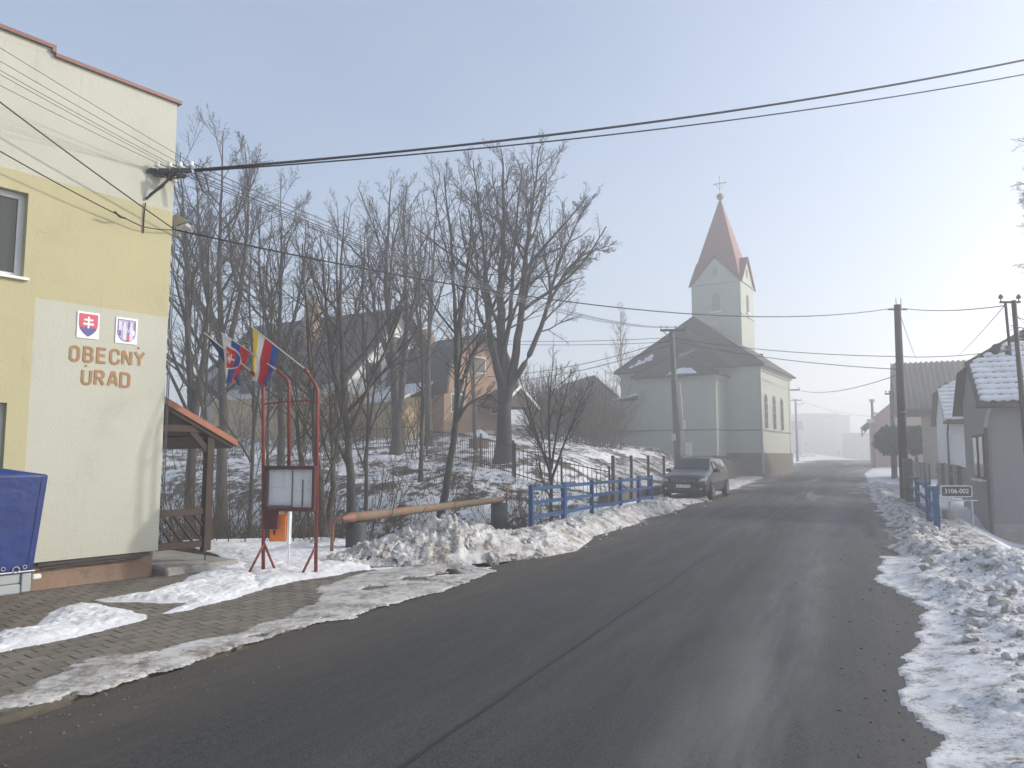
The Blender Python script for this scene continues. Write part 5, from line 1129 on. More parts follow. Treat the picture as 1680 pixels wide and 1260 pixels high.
for yy in (1.55, 2.75):
    m = MB(); m.box(-.03, .02, yy - .42, yy + .42, 1.0, 2.35); w_ = m.build("window", fascia, nh); m = MB(); m.box(-.045, -.031, yy - .34, yy + .34, 1.08, 2.27); m.build("pane", glass, w_); m = MB(); m.box(-.14, -.003, yy - .48, yy + .48, .94, .995); m.build("sill", sill_m, w_)
ov = .45; ux = -.28
ye, zE = -ov, HE - ov * slope
rf = MB(); hipx = 1.35
def rs(y): return HE + slope * y
T_ = .07
v = [(ux, ye, zE), (HL, ye, zE), (HL, HW / 2, HR), (hipx, HW / 2, HR), (ux, yj - .25, rs(yj - .25))]
rf.add(v + [(p[0], p[1], p[2] - T_) for p in v], [(0, 1, 2, 3, 4), (5, 6, 7, 8, 9), (0, 1, 6, 5), (4, 0, 5, 9), (3, 4, 9, 8)])
v = [(p[0], HW - p[1], p[2]) for p in v]; rf.add(v + [(p[0], p[1], p[2] - T_) for p in v], [(0, 1, 2, 3, 4), (5, 6, 7, 8, 9), (0, 1, 6, 5), (4, 0, 5, 9)])
rf.add([(ux, yj - .25, rs(yj - .25)), (ux, HW - yj + .25, rs(yj - .25)), (hipx, HW / 2, HR)], [(0, 1, 2)]); roof = rf.build("roof", fascia, nh)
m = MB(); m.box(ux - .02, ux + .03, ye, ye + .04, zE - .02, zE + .02)
m.bar((ux - .015, ye, zE - .06), (ux - .015, yj - .25, rs(yj - .25) - .06), .04, .16, (0, 0, 1)); m.build("barge_board", fascia, nh)
m = MB(); m.tube([(ux - .1, ye - .06, zE - .08), (HL, ye - .06, zE - .08)], .065, 10); m.build("gutter", steel_dark, nh)
m = MB(); m.tube([(-.05, ye - .06, zE - .12), (-.1, -.25, zE - .4), (-.12, -.1, zE - .65)], .045, 8); m.build("gutter_elbow", tin, nh)
m = MB(); m.tube([(-.12, -.1, zE - .65), (-.12, -.1, hz0 + .1)], .045, 8); m.build("downpipe", fascia, nh)
sl_len = math.hypot(1, slope); cosr = 1 / sl_len; ang_r = math.atan(slope)
tw, tl_ = .23, .305
m = MB(); nx_ = 7; vv = []
for yy, zz in ((0, .035), (tl_ + .05, .012)):
    for k in range(nx_): x = -tw / 2 + tw * k / (nx_ - 1); vv.append((x, yy, zz + .022 * math.cos(2 * math.pi * (x / tw))))
for k in range(nx_): x = -tw / 2 + tw * k / (nx_ - 1); vv.append((x, 0, .012 + .022 * math.cos(2 * math.pi * x / tw)))
m.add(vv, [(k, k + 1, nx_ + k + 1, nx_ + k) for k in range(nx_ - 1)] + [(2 * nx_ + k, 2 * nx_ + k + 1, k + 1, k) for k in range(nx_ - 1)])
tile0 = m.build("roof_tile", brown_t, roof, True); cnt_t = 0
slope_len = (HW / 2 + ov) * sl_len; rows_n = int(slope_len / tl_)
stuffm = MB()
def on_slope(x, d, lift=0.0): y = ye + d * cosr; return (x, y - lift * math.sin(ang_r), zE + d * cosr * slope + lift * math.cos(ang_r))
def left_lim(d):
    y = ye + d * cosr; return ux if y < yj - .25 else ux + (hipx - ux) * (y - yj + .25) / (HW / 2 - yj + .25)
for r_ in range(rows_n + 1):
    d = r_ * tl_; l_ = left_lim(d + .1)
    for c in range(60):
        x = ux + tw / 2 + c * tw
        if x < l_ + tw * .3 or x > HL: continue
        if x < 3.3 and cnt_t < 299:
            o = tile0 if cnt_t == 0 else bpy.data.objects.new("roof_tile", tile0.data)
            if cnt_t: COL.objects.link(o); o.parent = roof
            o.location = on_slope(x, d); o.rotation_euler = (ang_r + random.uniform(-.02, .02), random.uniform(-.015, .015), random.uniform(-.015, .015)); cnt_t += 1
        elif x < 6: stuffm.add([on_slope(x + p[0], d + p[1], p[2]) for p in vv], [(k, k + 1, nx_ + k + 1, nx_ + k) for k in range(nx_ - 1)] + [(2 * nx_ + k, 2 * nx_ + k + 1, k + 1, k) for k in range(nx_ - 1)])
if stuffm.v: tag(stuffm.build("outer_roof_tiles", brown_t, roof, True), kind="stuff")
m = MB()
for k in range(22):                                          # hip and ridge tiles
    f_ = k / 9.0
    if f_ <= 1: p = np.array([ux, yj - .25, rs(yj - .25)]) * (1 - f_) + np.array([hipx, HW / 2, HR]) * f_
    else: p = np.array([hipx + (k - 9) * .3, HW / 2, HR])
    dv = (np.array([hipx, HW / 2, HR]) - np.array([ux, yj - .25, rs(yj - .25)])) if f_ <= 1 else np.array([1.0, 0, 0]); dv /= np.linalg.norm(dv)
    m = MB(); m.tube([p - dv * .02 + np.array([0, 0, .0]), p + dv * .3 + np.array([0, 0, .015])], [.115, .09], 8); m.build("ridge_tile", brown_t, roof, True)
def tile_snow(name, L_, slopef, tlen, x0, x1, lim, res, seed, parent):
    U, D = np.meshgrid(np.arange(x0, x1, res), np.arange(.02, L_, res), indexing='ij')
    ph = (D / tlen) % 1.0; n_ = fbm(U * 5, D * 5, seed, 4); n2 = fbm(U * 1.1, D * 1.1, seed + 3, 3); top = D / L_
    H = .055 * ss(.02, .30, ph - .16 + (n_ - .5) * .42) * (1 - ss(.86, 1.0, ph) * .5) * ss(.16, .3, n2 + .5 * (1 - top) + .15 * (n_ - .5)) * (1 - ss(.82, 1.02, top + .5 * (n_ - .5)))
    H = np.where((U > lim(D)) & (H > .008), H + .025, -1)
    B_ = np.stack(slopef(U, D, np.where(H > 0, H + .02, -.02)), -1); F_ = grid_faces(*U.shape); h = H.ravel(); F_ = F_[(h[F_] > 0).any(1)]
    return tag(npmesh(name, B_.reshape(-1, 3), F_, snow_roof, parent), kind="stuff")
vl = np.vectorize(left_lim)
tile_snow("roof_snow", slope_len - .05, lambda U, D, l: (U, ye + D * cosr - l * math.sin(ang_r), zE + D * cosr * slope + l * math.cos(ang_r)), tl_, ux, 5.0, lambda D: vl(D) + .05, .025, 5, roof)

# white house behind it
x_, y_ = 19.1, 33.0
wh = thing("white_house", "small white house with snowy tile roof behind the near grey one", "house", (x_, y_, 0), RROT)
z0_ = tz(x_, y_); W2, L2, E2, R2 = 5.6, 9, 3.5, 5.45; sl2 = (R2 - E2) / (W2 / 2); yj2 = 1.95
m = MB(); m.add([(0, 0, z0_ - .5), (L2, 0, z0_ - .5), (L2, 0, E2), (0, 0, E2)], [(0, 1, 2, 3)]); m.add([(0, 0, z0_ - .5), (0, W2, z0_ - .5), (0, W2, E2), (0, W2 - yj2, E2 + yj2 * sl2), (0, yj2, E2 + yj2 * sl2), (0, 0, E2)], [(0, 1, 2, 3, 4, 5)]); m.add([(0, W2, z0_ - .5), (L2, W2, z0_ - .5), (L2, W2, E2), (0, W2, E2)], [(0, 1, 2, 3)]); m.build("wall", white_pl, wh)
m = MB(); o2 = .45; zE2 = E2 - o2 * sl2
v = [(-.25, -o2, zE2), (L2, -o2, zE2), (L2, W2 / 2, R2), (1.0, W2 / 2, R2), (-.25, yj2 - .2, E2 + (yj2 - .2) * sl2)]; m.add(v + [(p[0], p[1], p[2] - .1) for p in v], [(0, 1, 2, 3, 4), (5, 6, 7, 8, 9), (0, 1, 6, 5), (4, 0, 5, 9)])
v = [(p[0], W2 - p[1], p[2]) for p in v]; m.add(v, [(0, 1, 2, 3, 4)]); m.add([(-.25, yj2 - .2, E2 + (yj2 - .2) * sl2), (-.25, W2 - yj2 + .2, E2 + (yj2 - .2) * sl2), (1.0, W2 / 2, R2)], [(0, 1, 2)]); r2_ = m.build("roof", fascia, wh)
sl2l = math.hypot(1, sl2); c2, a2 = 1 / sl2l, math.atan(sl2); L2s = (W2 / 2 + o2) * sl2l; m = MB()
for r_ in range(int(L2s / .33)):
    for c in range(16):
        xx = -.2 + c * .28; d = r_ * .33; f = lambda x, dd, l: (x, -o2 + dd * c2 - l * math.sin(a2), zE2 + dd * c2 * sl2 + l * math.cos(a2))
        if -o2 + d * c2 > yj2 - .2 and xx < -.2 + 1.2 * (-o2 + d * c2 - yj2 + .2) / (W2 / 2 - yj2 + .2): continue
        m.add([f(xx, d, .05), f(xx + .14, d, .07), f(xx + .28, d, .05), f(xx + .28, d + .36, .02), f(xx + .14, d + .36, .04), f(xx, d + .36, .02), f(xx, d, 0), f(xx + .28, d, 0)], [(0, 1, 4, 5), (1, 2, 3, 4), (6, 7, 2, 1, 0)])
tag(m.build("roof_tiles", brown_t, r2_), kind="stuff")
tile_snow("roof_snow", L2s - .05, lambda U, D, l: (U, -o2 + D * c2 - (l + .03) * math.sin(a2), zE2 + D * c2 * sl2 + (l + .03) * math.cos(a2)), .33, -.25, 4.3, lambda D: np.where(-o2 + D * c2 > yj2 - .2, -.15 + 1.2 * (-o2 + D * c2 - yj2 + .2) / (W2 / 2 - yj2 + .2), -.25), .03, 25, r2_)
m = MB(); m.tube([(-.3, -o2 - .06, zE2 - .06), (L2, -o2 - .06, zE2 - .06)], .06, 8); m.build("gutter", steel_dark, wh)
m = MB(); m.tube([(-.1, -o2 - .05, zE2 - .1), (-.12, -.2, zE2 - .5), (-.12, -.1, z0_)], .045, 8); m.build("downpipe", fascia, wh)

# barn with corrugated roof
x_, y_ = P(1488, 750, 46)[:2]; zb_ = tz(x_, y_)
bn = thing("barn", "long barn with grey corrugated sheet roof behind the wooden pole", "barn", (x_, y_, 0), RROT)
Eb, Rb, Wb, Lb = 5.0, 7.75, 7.0, 26; slb = (Rb - Eb) / (Wb / 2); corr = M("corrugated_sheet", (.095, .09, .09), .7, .25, .8, .1, 20, col2=(.14, .10, .085), c2at=(.5, .7))
nc = 420; xs_ = np.linspace(-.5, Lb, nc); wv = .055 * np.sin(xs_ / .30 * 2 * math.pi)
Vb = [np.stack([xs_, np.full(nc, y), np.full(nc, z) + wv], -1) for y, z in ((-.6, Eb - .6 * slb), (Wb / 2, Rb), (Wb + .6, Eb - .6 * slb))]
npmesh("roof", np.stack(Vb, 0).reshape(-1, 3), grid_faces(3, nc), corr, bn)
m = MB(); m.box(-.45, Lb, -.55, -.45, Eb - .6 * slb - .5, Eb - .6 * slb - .1); m.build("fascia", fascia, bn)
beige = M("beige_render", (.30, .27, .22), .9, .1, 1.5, .3, 40)
for a_, b2_ in ((.9, 2.0), (3.2, 26)):
    m = MB(); m.box(a_, b2_, .0, .4, zb_ - .5, Eb); m.build("wall", beige, bn)
m = MB(); m.add([(Lb, 0, 0), (Lb, Wb, 0), (Lb, Wb, Eb), (Lb, Wb / 2, Rb - .2), (Lb, 0, Eb)], [(0, 1, 2, 3, 4)]); m.box(3.2, 26, Wb - .4, Wb, zb_ - .5, Eb); m.build("wall", beige, bn)
m = MB(); m.box(2.0, 3.2, .3, .4, zb_ - .5, Eb); m.build("door", fascia, bn)
m = MB(); m.box(-.3, -.1, .1, .3, zb_ - .5, Eb); m.build("post", fascia, bn)

# pink gabled house
pink = M("pink_render", (.40, .235, .18), .9, .1, 1, .2, 40, col2=(.33, .21, .17)); x_, y_ = P(1428, 752, 74)[:2]; zb_ = tz(x_, y_)
pk = thing("pink_house", "pink gabled house fading in the fog right of the road", "house", (x_, y_, 0), rad(-27))
Wp, Ep, Rp, Lp = 9.6, 5.0, 9.1, 10
m = MB(); m.prism([(0, zb_ - 1), (Wp, zb_ - 1), (Wp, Ep), (Wp / 2, Rp), (0, Ep)], 1, 0, Lp); m.build("wall", pink, pk)
m = MB(); s_ = (Rp - Ep) / (Wp / 2)
for sg in (0, 1):
    v = [(-.75, -.5, Ep - .75 * s_ + .1), (Wp / 2, -.5, Rp + .1), (Wp / 2, Lp + .4, Rp + .1), (-.75, Lp + .4, Ep - .75 * s_ + .1)]
    if sg: v = [(Wp - p[0], p[1], p[2]) for p in v]
    m.add(v + [(p[0], p[1], p[2] - .12) for p in v], [(0, 1, 2, 3), (4, 5, 6, 7), (0, 1, 5, 4), (3, 0, 4, 7)])
m.build("roof", M("brown_roof", (.17, .10, .08), .8, .15, 1, .2, 20), pk)
for xx, z0w, z1w in ((2.2, 5.2, 6.2), (1.2, 1.9, 3.3), (4.0, 1.9, 3.3)):
    m = MB(); m.box(xx, xx + .9, -.03, .02, z0w, z1w); w_ = m.build("window", frame_m, pk); m = MB(); m.box(xx + .08, xx + .82, -.045, -.031, z0w + .08, z1w - .08); m.build("pane", glass, w_)
m = MB(); m.box(-.7, -.58, -.4, -.3, Ep - .75 * s_ - .8, Ep - .75 * s_ + .1); m.bar((-.64, -.35, Ep - 1.3), (0, -.35, Ep - .6), .08, .08); m.build("bracket", pink, pk)

# buildings lost in the fog up the road
def fog_house(name, label, px0, px1, py_top, py_base, Y, mats, depth=9, flat=True, feats=()):
    a_ = P(px0, py_base, Y); b2 = P(px1, py_base, Y); H_ = P(px0, py_top, Y)[2]; w = b2[0] - a_[0]; g = min(tz(a_[0], a_[1]), a_[2])
    t = thing(name, label, "building", (a_[0], a_[1], g)); H_ -= g
    m = MB(); m.box(0, w, 0, depth, -1, H_); m.build("wall", mats[0], t)
    if flat: m = MB(); m.box(-.25, w + .25, -.25, depth + .2, H_, H_ + .3); m.build("roof", mats[1], t)
    else: m = MB(); m.prism([(-.5, H_), (w + .5, H_), (w + .1, H_ + depth * .32), (-.1, H_ + depth * .32)], 1, -.4, depth + .4); m.build("roof", mats[1], t)
    for k, (fx0, fx1, z0, z1) in enumerate(feats):
        m = MB(); m.box(fx0 * w, fx1 * w, -.05, .02, z0, z1); w_ = m.build("window", frame_m, t); m = MB(); m.box(fx0 * w + .1, fx1 * w - .1, -.07, -.051, z0 + .1, z1 - .1); m.build("pane", glass, w_)
    return t
gm_ = M("fog_grey_render", (.22, .22, .22), .9, .1, 1, 0); gl_ = M("fog_pale_render", (.46, .45, .43), .9, .1, 1, 0)
fog_house("fog_building", "large grey flat-roofed building dissolving in the fog up the road", 1312, 1378, 680, 752, 235, (gm_, gm_), 10, True, ((.1, .25, 1.2, 2.6), (.62, .68, .0, 4.4), (.8, .95, 1.0, 2.6), (.35, .5, 1.2, 2.6), (.1, .25, 4, 5.2)))
fog_house("fog_building", "paler tall building with corner column in the fog up the road", 1371, 1397, 683, 752, 220, (gl_, gm_), 8, True, ((.1, .3, 1.0, 2.9), (.5, .72, 1.0, 3.0)))
fog_house("fog_building", "low grey shed in the fog between tall building and pink house", 1400, 1436, 712, 752, 200, (gm_, gm_), 6, True, ((.3, .5, .8, 2),))
fog_house("fog_building", "pale low house in the fog just past the church corner", 1297, 1316, 706, 756, 160, (gl_, gm_), 6, False, ((.3, .6, .8, 2.2),))

# number sign on the bridge
sgp = P(1569, 806, 19.5); sn = thing("road_number_sign", "small black sign reading 3106-002 beside the short blue railing", "sign", (sgp[0], sgp[1], tz(sgp[0], sgp[1])))
zc_ = sgp[2] - tz(sgp[0], sgp[1]); hw_, hh_ = .40, .145
def rrect(w, h, r, n=5): return [(cx + r * math.cos(rad(a0 + 90 * k / n)), cy + r * math.sin(rad(a0 + 90 * k / n))) for cx, cy, a0 in ((w - r, h - r, 0), (-w + r, h - r, 90), (-w + r, -h + r, 180), (w - r, -h + r, 270)) for k in range(n + 1)]
sign_blk = M("sign_black", (.012, .012, .014), .45, .1, 5, 0)
m = MB(); m.prism([(p[0], zc_ + p[1]) for p in rrect(hw_, hh_, .05)], 1, -.01, .01); m.build("plate", plate_w, sn)
m = MB(); m.prism([(p[0], zc_ + p[1]) for p in rrect(hw_ - .02, hh_ - .02, .04)], 1, -.013, -.0101); m.build("face", sign_blk, sn)
text_obj("sign_text", "3106-002", .165, plate_w, sn, (0, -.0145, zc_), (math.pi / 2, 0, 0))
m = MB(); m.box(-.14, .14, -.012, .005, zc_ - .215, zc_ - .165); m.build("lower_plate", porcelain, sn)
m = MB(); m.bar((-.48, .03, zc_ - .235), (.55, .03, zc_ - .235), .03, .03); m.tube([(-.16, .04, -.3), (-.16, .04, zc_ - .25)], .03, 8); m.tube([(.40, .04, -.3), (.40, .04, zc_ - .2)], .03, 8); m.build("post", galv, sn)
m = MB(); m.cbox(-.3, -.06, -.05, .2, -.2, .35, .03); m.build("footing", concrete, sn)

# picket fence and gates along the right side
fen_m = M("weathered_boards", (.06, .046, .037), .85, .3, 3, .4, 40)
def picket_fence(label, a, b, h, spacing, pw, posts=2.2):
    a, b = np.array(a), np.array(b); L_ = np.linalg.norm(b - a); d = (b - a) / L_; t = thing("picket_fence", label, "fence", (a[0], a[1], 0), math.atan2(d[1], d[0])); proto = None
    zf = lambda u: tz(*(a + d * u))
    for k in range(int(L_ / spacing)):
        u = k * spacing
        if proto is None: m = MB(); m.box(-pw / 2, pw / 2, -.012, .012, .08, h); m.prism([(-pw / 2, h), (pw / 2, h), (0, h + .06)], 1, -.012, .012); proto = o = m.build("picket", fen_m, t)
        else: o = inst(proto, "picket", t)
        o.location = (u, 0, zf(u)); o.rotation_euler = (0, random.uniform(-.03, .03), 0)
    for z in (.3, h - .25): m = MB(); m.bar((0, .03, zf(0) + z), (L_, .03, zf(L_) + z), .04, .07); m.build("rail", fen_m, t)
    for k in range(int(L_ / posts) + 1): m = MB(); u = min(k * posts, L_); m.cbox(u - .06, u + .06, .05, .17, zf(u) - .3, zf(u) + h + .08, .01); m.build("post", concrete, t)
picket_fence("brown picket fence between the wooden pole and the white house", rc(3.6, 30.5), rc(3.4, 39), 1.25, .14, .09)
picket_fence("far brown picket fence running toward the dark round shrubs", rc(3.2, 40), rc(3.0, 58), 1.15, .16, .1)
gt = thing("yard_gate", "dark sheet metal yard gate beside the grey tiled house", "gate", (*rc(4.0, 28.6), tz(*rc(4.0, 28.6))), math.atan2(DY, DX))
m = MB(); m.cbox(0, 1.6, 0, .04, .1, 1.35, .01); m.build("leaf", M("gate_sheet", (.07, .062, .06), .6, .25, 2, .2, 20, col2=(.13, .07, .05)), gt)
for u in (-.1, 1.7): m = MB(); m.cbox(u - .07, u + .07, -.05, .09, -.3, 1.6, .01); m.build("post", fascia, gt)
gt2 = thing("low_gate", "low reddish gate panel at the foot of the downpipe", "gate", (*rc(4.3, 26.5), tz(*rc(4.3, 26.5))), math.atan2(DY, DX))
m = MB(); m.cbox(0, 1.7, 0, .04, .05, .95, .01); m.build("leaf", M("gate_red", (.10, .045, .04), .7, .25, 2, .2, 20), gt2)
m = MB(); m.cbox(-.12, 0, -.04, .08, -.3, 1.2, .01); m.build("post", fascia, gt2)

# ================================================================ HOUSES ON THE LEFT HILL
ochre = M("ochre_render", (.50, .37, .19), .9, .12, 1.2, .2, 40); dark_roof = M("dark_brown_roof", (.05, .043, .041), .8, .2, 1.5, .4, 15); brick_r = M("brown_render", (.34, .225, .155), .9, .15, 1.5, .3, 30)
x_, y_ = P(570, 700, 44)[:2]; g0 = tz(x_, y_); WR = math.atan2(.85, .5)
h1 = thing("white_house", "white house with dark roof and ochre ground floor behind the bare trees", "house", (x_, y_, 0), WR)
W1, L1, E1, R1 = 9.0, 13.0, 6.7, 11.0     # x runs along the lit gable, y runs back to the left
m = MB(); m.prism([(0, 5.35), (W1, 5.35), (W1, E1), (W1 / 2, R1), (0, E1)], 1, 0, L1); m.build("upper_wall", white_pl, h1)
m = MB(); m.box(-.03, W1 + .03, -.03, L1 + .03, g0 - 1.5, 5.35); m.build("lower_wall", ochre, h1)
sl = (R1 - E1) / (W1 / 2); m = MB()
for sg in (0, 1):
    v = [(-.8, -.7, E1 - .8 * sl + .15), (W1 / 2, -.7, R1 + .15), (W1 / 2, L1 + .6, R1 + .15), (-.8, L1 + .6, E1 - .8 * sl + .15)]
    if sg: v = [(W1 - p[0], p[1], p[2]) for p in v]
    m.add(v + [(p[0], p[1], p[2] - .2) for p in v], [(0, 1, 2, 3), (4, 5, 6, 7), (0, 1, 5, 4), (2, 3, 7, 6), (3, 0, 4, 7)])
m.build("roof", dark_roof, h1)
def win(t, x, z, w, h, face='y', pos=0.0, sgn=-1):
    m = MB(); g = MB()
    if face == 'y': m.box(x, x + w, pos - .03, pos + .03, z, z + h); g.box(x + .07, x + w - .07, pos + sgn * .045 - .006, pos + sgn * .045 + .006, z + .07, z + h - .07)
    else: m.box(pos - .03, pos + .03, x, x + w, z, z + h); g.box(pos + sgn * .045 - .006, pos + sgn * .045 + .006, x + .07, x + w - .07, z + .07, z + h - .07)
    o = m.build("window", frame_m, t); g.build("pane", glass, o)
for x in (1.4, 5.8): win(h1, x, 6.0, 1.5, 1.4); win(h1, x, 3.7, 1.6, 1.1, 'y', -.03)
win(h1, 3.7, 8.1, 1.3, 1.2)
for y in (2, 5, 8, 11): win(h1, y, 5.6, 1.4, 1.2, 'x', 0.0)
m = MB(); m.box(2.0, 2.7, 5, 5.8, R1 - 2, R1 + .9); m.build("chimney", brick_r, h1)

x_, y_ = P(728, 722, 43)[:2]; g0 = tz(x_, y_) ; BR = math.atan2(.70, .71)
h2 = thing("brown_house", "brown house with rounded dark roof and timber porch behind the bare trees", "house", (x_, y_, 0), BR)
W2_, L2_ = 5.2, 5.0
m = MB(); prof = [(0, g0 - 1), (W2_, g0 - 1), (W2_, 5.6), (4.9, 6.8), (4.1, 8.0), (W2_ / 2, 8.75), (1.1, 8.0), (.3, 6.8), (0, 5.6)]; m.prism(prof, 1, 0, L2_); m.build("wall", brick_r, h2)
m = MB(); arc = [(W2_ + .35, 5.2), (W2_ + .1, 6.9), (4.3, 8.2), (W2_ / 2, 8.98), (.9, 8.2), (-.1, 6.9), (-.35, 5.2)]
inn = [(W2_ + .2, 5.2), (W2_ - .05, 6.85), (4.2, 8.05), (W2_ / 2, 8.8), (1.0, 8.05), (.05, 6.85), (-.2, 5.2)]; m.prism(arc + inn[::-1], 1, -.6, L2_ + .4); m.build("roof", dark_roof, h2)
m = MB(); m.box(1.5, 2.1, 3.6, 4.2, 7.5, 9.6); m.build("chimney", brick_r, h2)
win(h2, 1.9, 6.6, 1.3, 1.0); win(h2, .5, 4.2, 1.0, 1.1); win(h2, 3.6, 4.2, 1.0, 1.1)
m = MB(); m.box(-2.2, -.01, 1.0, L2_, g0 - 1, 5.0); m.build("annex_wall", ochre, h2)
m = MB(); m.add([(-2.5, .7, 4.9), (0.0, .7, 6.1), (0, L2_, 6.1), (-2.5, L2_, 4.9), (-2.5, .7, 4.75), (0, .7, 5.95), (0, L2_, 5.95), (-2.5, L2_, 4.75)], [(0, 1, 2, 3), (4, 5, 6, 7), (0, 1, 5, 4), (3, 0, 4, 7)]); m.build("annex_roof", snow_roof, h2)
pr_w = M("varnished_timber", (.26, .12, .06), .6, .2, 4, .2, 40)
gp = tz(x_ + 3, y_ - 2)
for xx in (2.9, 5.0):
    m = MB(); m.box(xx - .07, xx + .07, -2.07, -1.93, gp - .3, 4.55); m.build("porch_post", pr_w, h2)
m = MB(); m.prism([(2.5, 4.55), (5.4, 4.55), (3.95, 5.7)], 1, -2.2, -.02); m.build("porch_gable", dark_roof, h2)
m = MB(); m.bar((2.35, -2.25, 4.5), (3.95, -2.25, 5.78), .06, .14); m.bar((5.55, -2.25, 4.5), (3.95, -2.25, 5.78), .06, .14); m.build("porch_verge", plate_w, h2)
m = MB(); m.box(2.4, 5.6, -2.3, -.03, gp - .6, gp + .2); m.build("porch_slab", concrete, h2)
wl = P(785, 716, 38); wl[2] = tz(wl[0], wl[1])
kn = thing("dog_kennel", "tiny wooden kennel with snowy gable roof in front of the brown house", "kennel", wl, .3)
m = MB(); m.box(-.4, .4, -.4, .4, 0, .55); m.build("box", pr_w, kn); m = MB(); m.prism([(-.6, .5), (.6, .5), (0, .95)], 1, -.5, .5); m.build("roof", snow_roof, kn)

x_, y_ = P(930, 715, 60)[:2]; g0 = tz(x_, y_)
h3 = thing("brown_barn", "low brown gabled barn half hidden by brush left of the church", "barn", (x_, y_, 0), .25)
m = MB(); m.prism([(0, g0 - 1), (5.2, g0 - 1), (5.2, 5.6), (2.2, 8.0), (0, 6.4)], 1, 0, 7); m.build("wall", M("old_boards", (.20, .14, .10), .9, .2, 2, .3, 30), h3)
m = MB(); m.add([(2.2, -.4, 8.15), (5.6, -.4, 5.45), (5.6, 7.4, 5.45), (2.2, 7.4, 8.15), (2.2, -.4, 8.0), (5.6, -.4, 5.3), (5.6, 7.4, 5.3), (2.2, 7.4, 8.0)], [(0, 1, 2, 3), (4, 5, 6, 7), (0, 1, 5, 4), (1, 2, 6, 5)]); m.add([(2.2, -.4, 8.15), (-.4, -.4, 6.25), (-.4, 7.4, 6.25), (2.2, 7.4, 8.15)], [(0, 1, 2, 3)]); m.build("roof", dark_roof, h3)
m = MB(); m.box(4.2, 5.0, -.04, .02, g0 + .3, g0 + 2.4); m.build("door", pr_w, h3)
x_, y_ = P(420, 640, 52)[:2]
h4 = thing("grey_house", "grey house with dark roof far left behind the tree cluster", "house", (P(330, 640, 50)[0], 50, 0), .15)
m = MB(); m.prism([(0, 1), (7, 1), (7, 6.8), (3.5, 10.0), (0, 6.8)], 1, 0, 9); m.build("wall", M("grey_house_render", (.4, .4, .4), .9, .1, 1, .2, 30), h4)
m = MB(); m.add([(-.6, -.5, 6.4), (3.5, -.5, 10.2), (3.5, 9.4, 10.2), (-.6, 9.4, 6.4)], [(0, 1, 2, 3)]); m.add([(7.6, -.5, 6.4), (3.5, -.5, 10.2), (3.5, 9.4, 10.2), (7.6, 9.4, 6.4)], [(0, 1, 2, 3)]); m.build("roof", dark_roof, h4)
for x in (1, 4.5): win(h4, x, 4.6, 1.3, 1.3)

# ================================================================ LEFT FENCES
def bar_fence(label, a, b, h, spacing, panel, name="iron_fence"):
    a, b = np.array(a[:2]), np.array(b[:2]); L_ = np.linalg.norm(b - a); d = (b - a) / L_; t = thing(name, label, "fence", (a[0], a[1], 0), math.atan2(d[1], d[0])); zf = lambda u: tz(*(a + d * u)); proto = None
    n = max(1, int(round(L_ / panel))); pn = L_ / n
    for i in range(n + 1): m = MB(); u = i * pn; m.cbox(u - .035, u + .035, -.035, .035, zf(u) - .4, zf(u) + h + .12, .006); m.build("post", steel_dark, t)
    for i in range(n):
        for z in (.12, h - .08): m = MB(); m.bar((i * pn + .04, 0, zf(i * pn) + z), ((i + 1) * pn - .04, 0, zf((i + 1) * pn) + z), .025, .035); m.build("rail", steel_dark, t)
        k = int(pn / spacing)
        for j in range(1, k):
            u = i * pn + j * pn / k; f_ = j / k; zz = zf(i * pn) * (1 - f_) + zf((i + 1) * pn) * f_
            if proto is None: m = MB(); m.box(-.009, .009, -.009, .009, .02, h); proto = o = m.build("bar", steel_dark, t)
            else: o = inst(proto, "bar", t)
            o.location = (u, 0, zz)
    return t
bar_fence("black iron bar fence below the brown house porch", P(700, 770, 33), P(842, 790, 27.3), 1.15, .14, 2.2)
bar_fence("black iron bar fence right of the big tree trunk", P(845, 790, 27.2), P(1000, 800, 26.5), 1.1, .14, 2.0)
bar_fence("pale iron bar fence in front of the white house", P(500, 715, 37), P(690, 712, 38), 1.1, .16, 2.5)
bar_fence("iron bar fence on the slope left of the church", P(935, 748, 44), P(1018, 752, 45), 1.2, .16, 2.0)
mf_x, mf_y = rc(-7.35, 24.6)
mf = thing("mesh_fence", "wire mesh fence on four rusty posts above the blue railing", "fence", (mf_x, mf_y, 0), math.atan2(DY, DX))
hs = [0, 2.3, 4.8, 7.5]
for u in hs: x, y = rc(-7.35, 24.6 + u); z = tz(x, y); m = MB(); m.cbox(u - .05, u + .05, -.05, .05, min(z, 0) - .3, 1.72, .01); m.build("post", M("rusty_post", (.085, .065, .055), .8, .3, 5, .3, 40) if u == 0 else bpy.data.materials["rusty_post"], mf)
m = MB()
for i in range(3):
    for k in range(int((hs[i + 1] - hs[i]) / .09)): u = hs[i] + .05 + k * .09; m.bar((u, 0, .45), (u, 0, 1.6), .007, .007, (0, 1, 0))
    for z in (.5, 1.05, 1.6): m.bar((hs[i], 0, z), (hs[i + 1], 0, z), .012, .012)
tag(m.build("wire_mesh", wire_m, mf), kind="stuff")
lw = MB(); lw.box(-.4, 8.2, .06, .4, -.5, .42); tag(lw.build("low_wall", stone_m, mf))
blk_ = thing("concrete_block", "weathered concrete block standing behind the parked car", "block", (*P(1134, 800, 36.5)[:2], .1), CROT); m = MB(); m.cbox(-.45, .45, -.3, .3, -.2, .75, .03); m.build("block", stone_m, blk_)

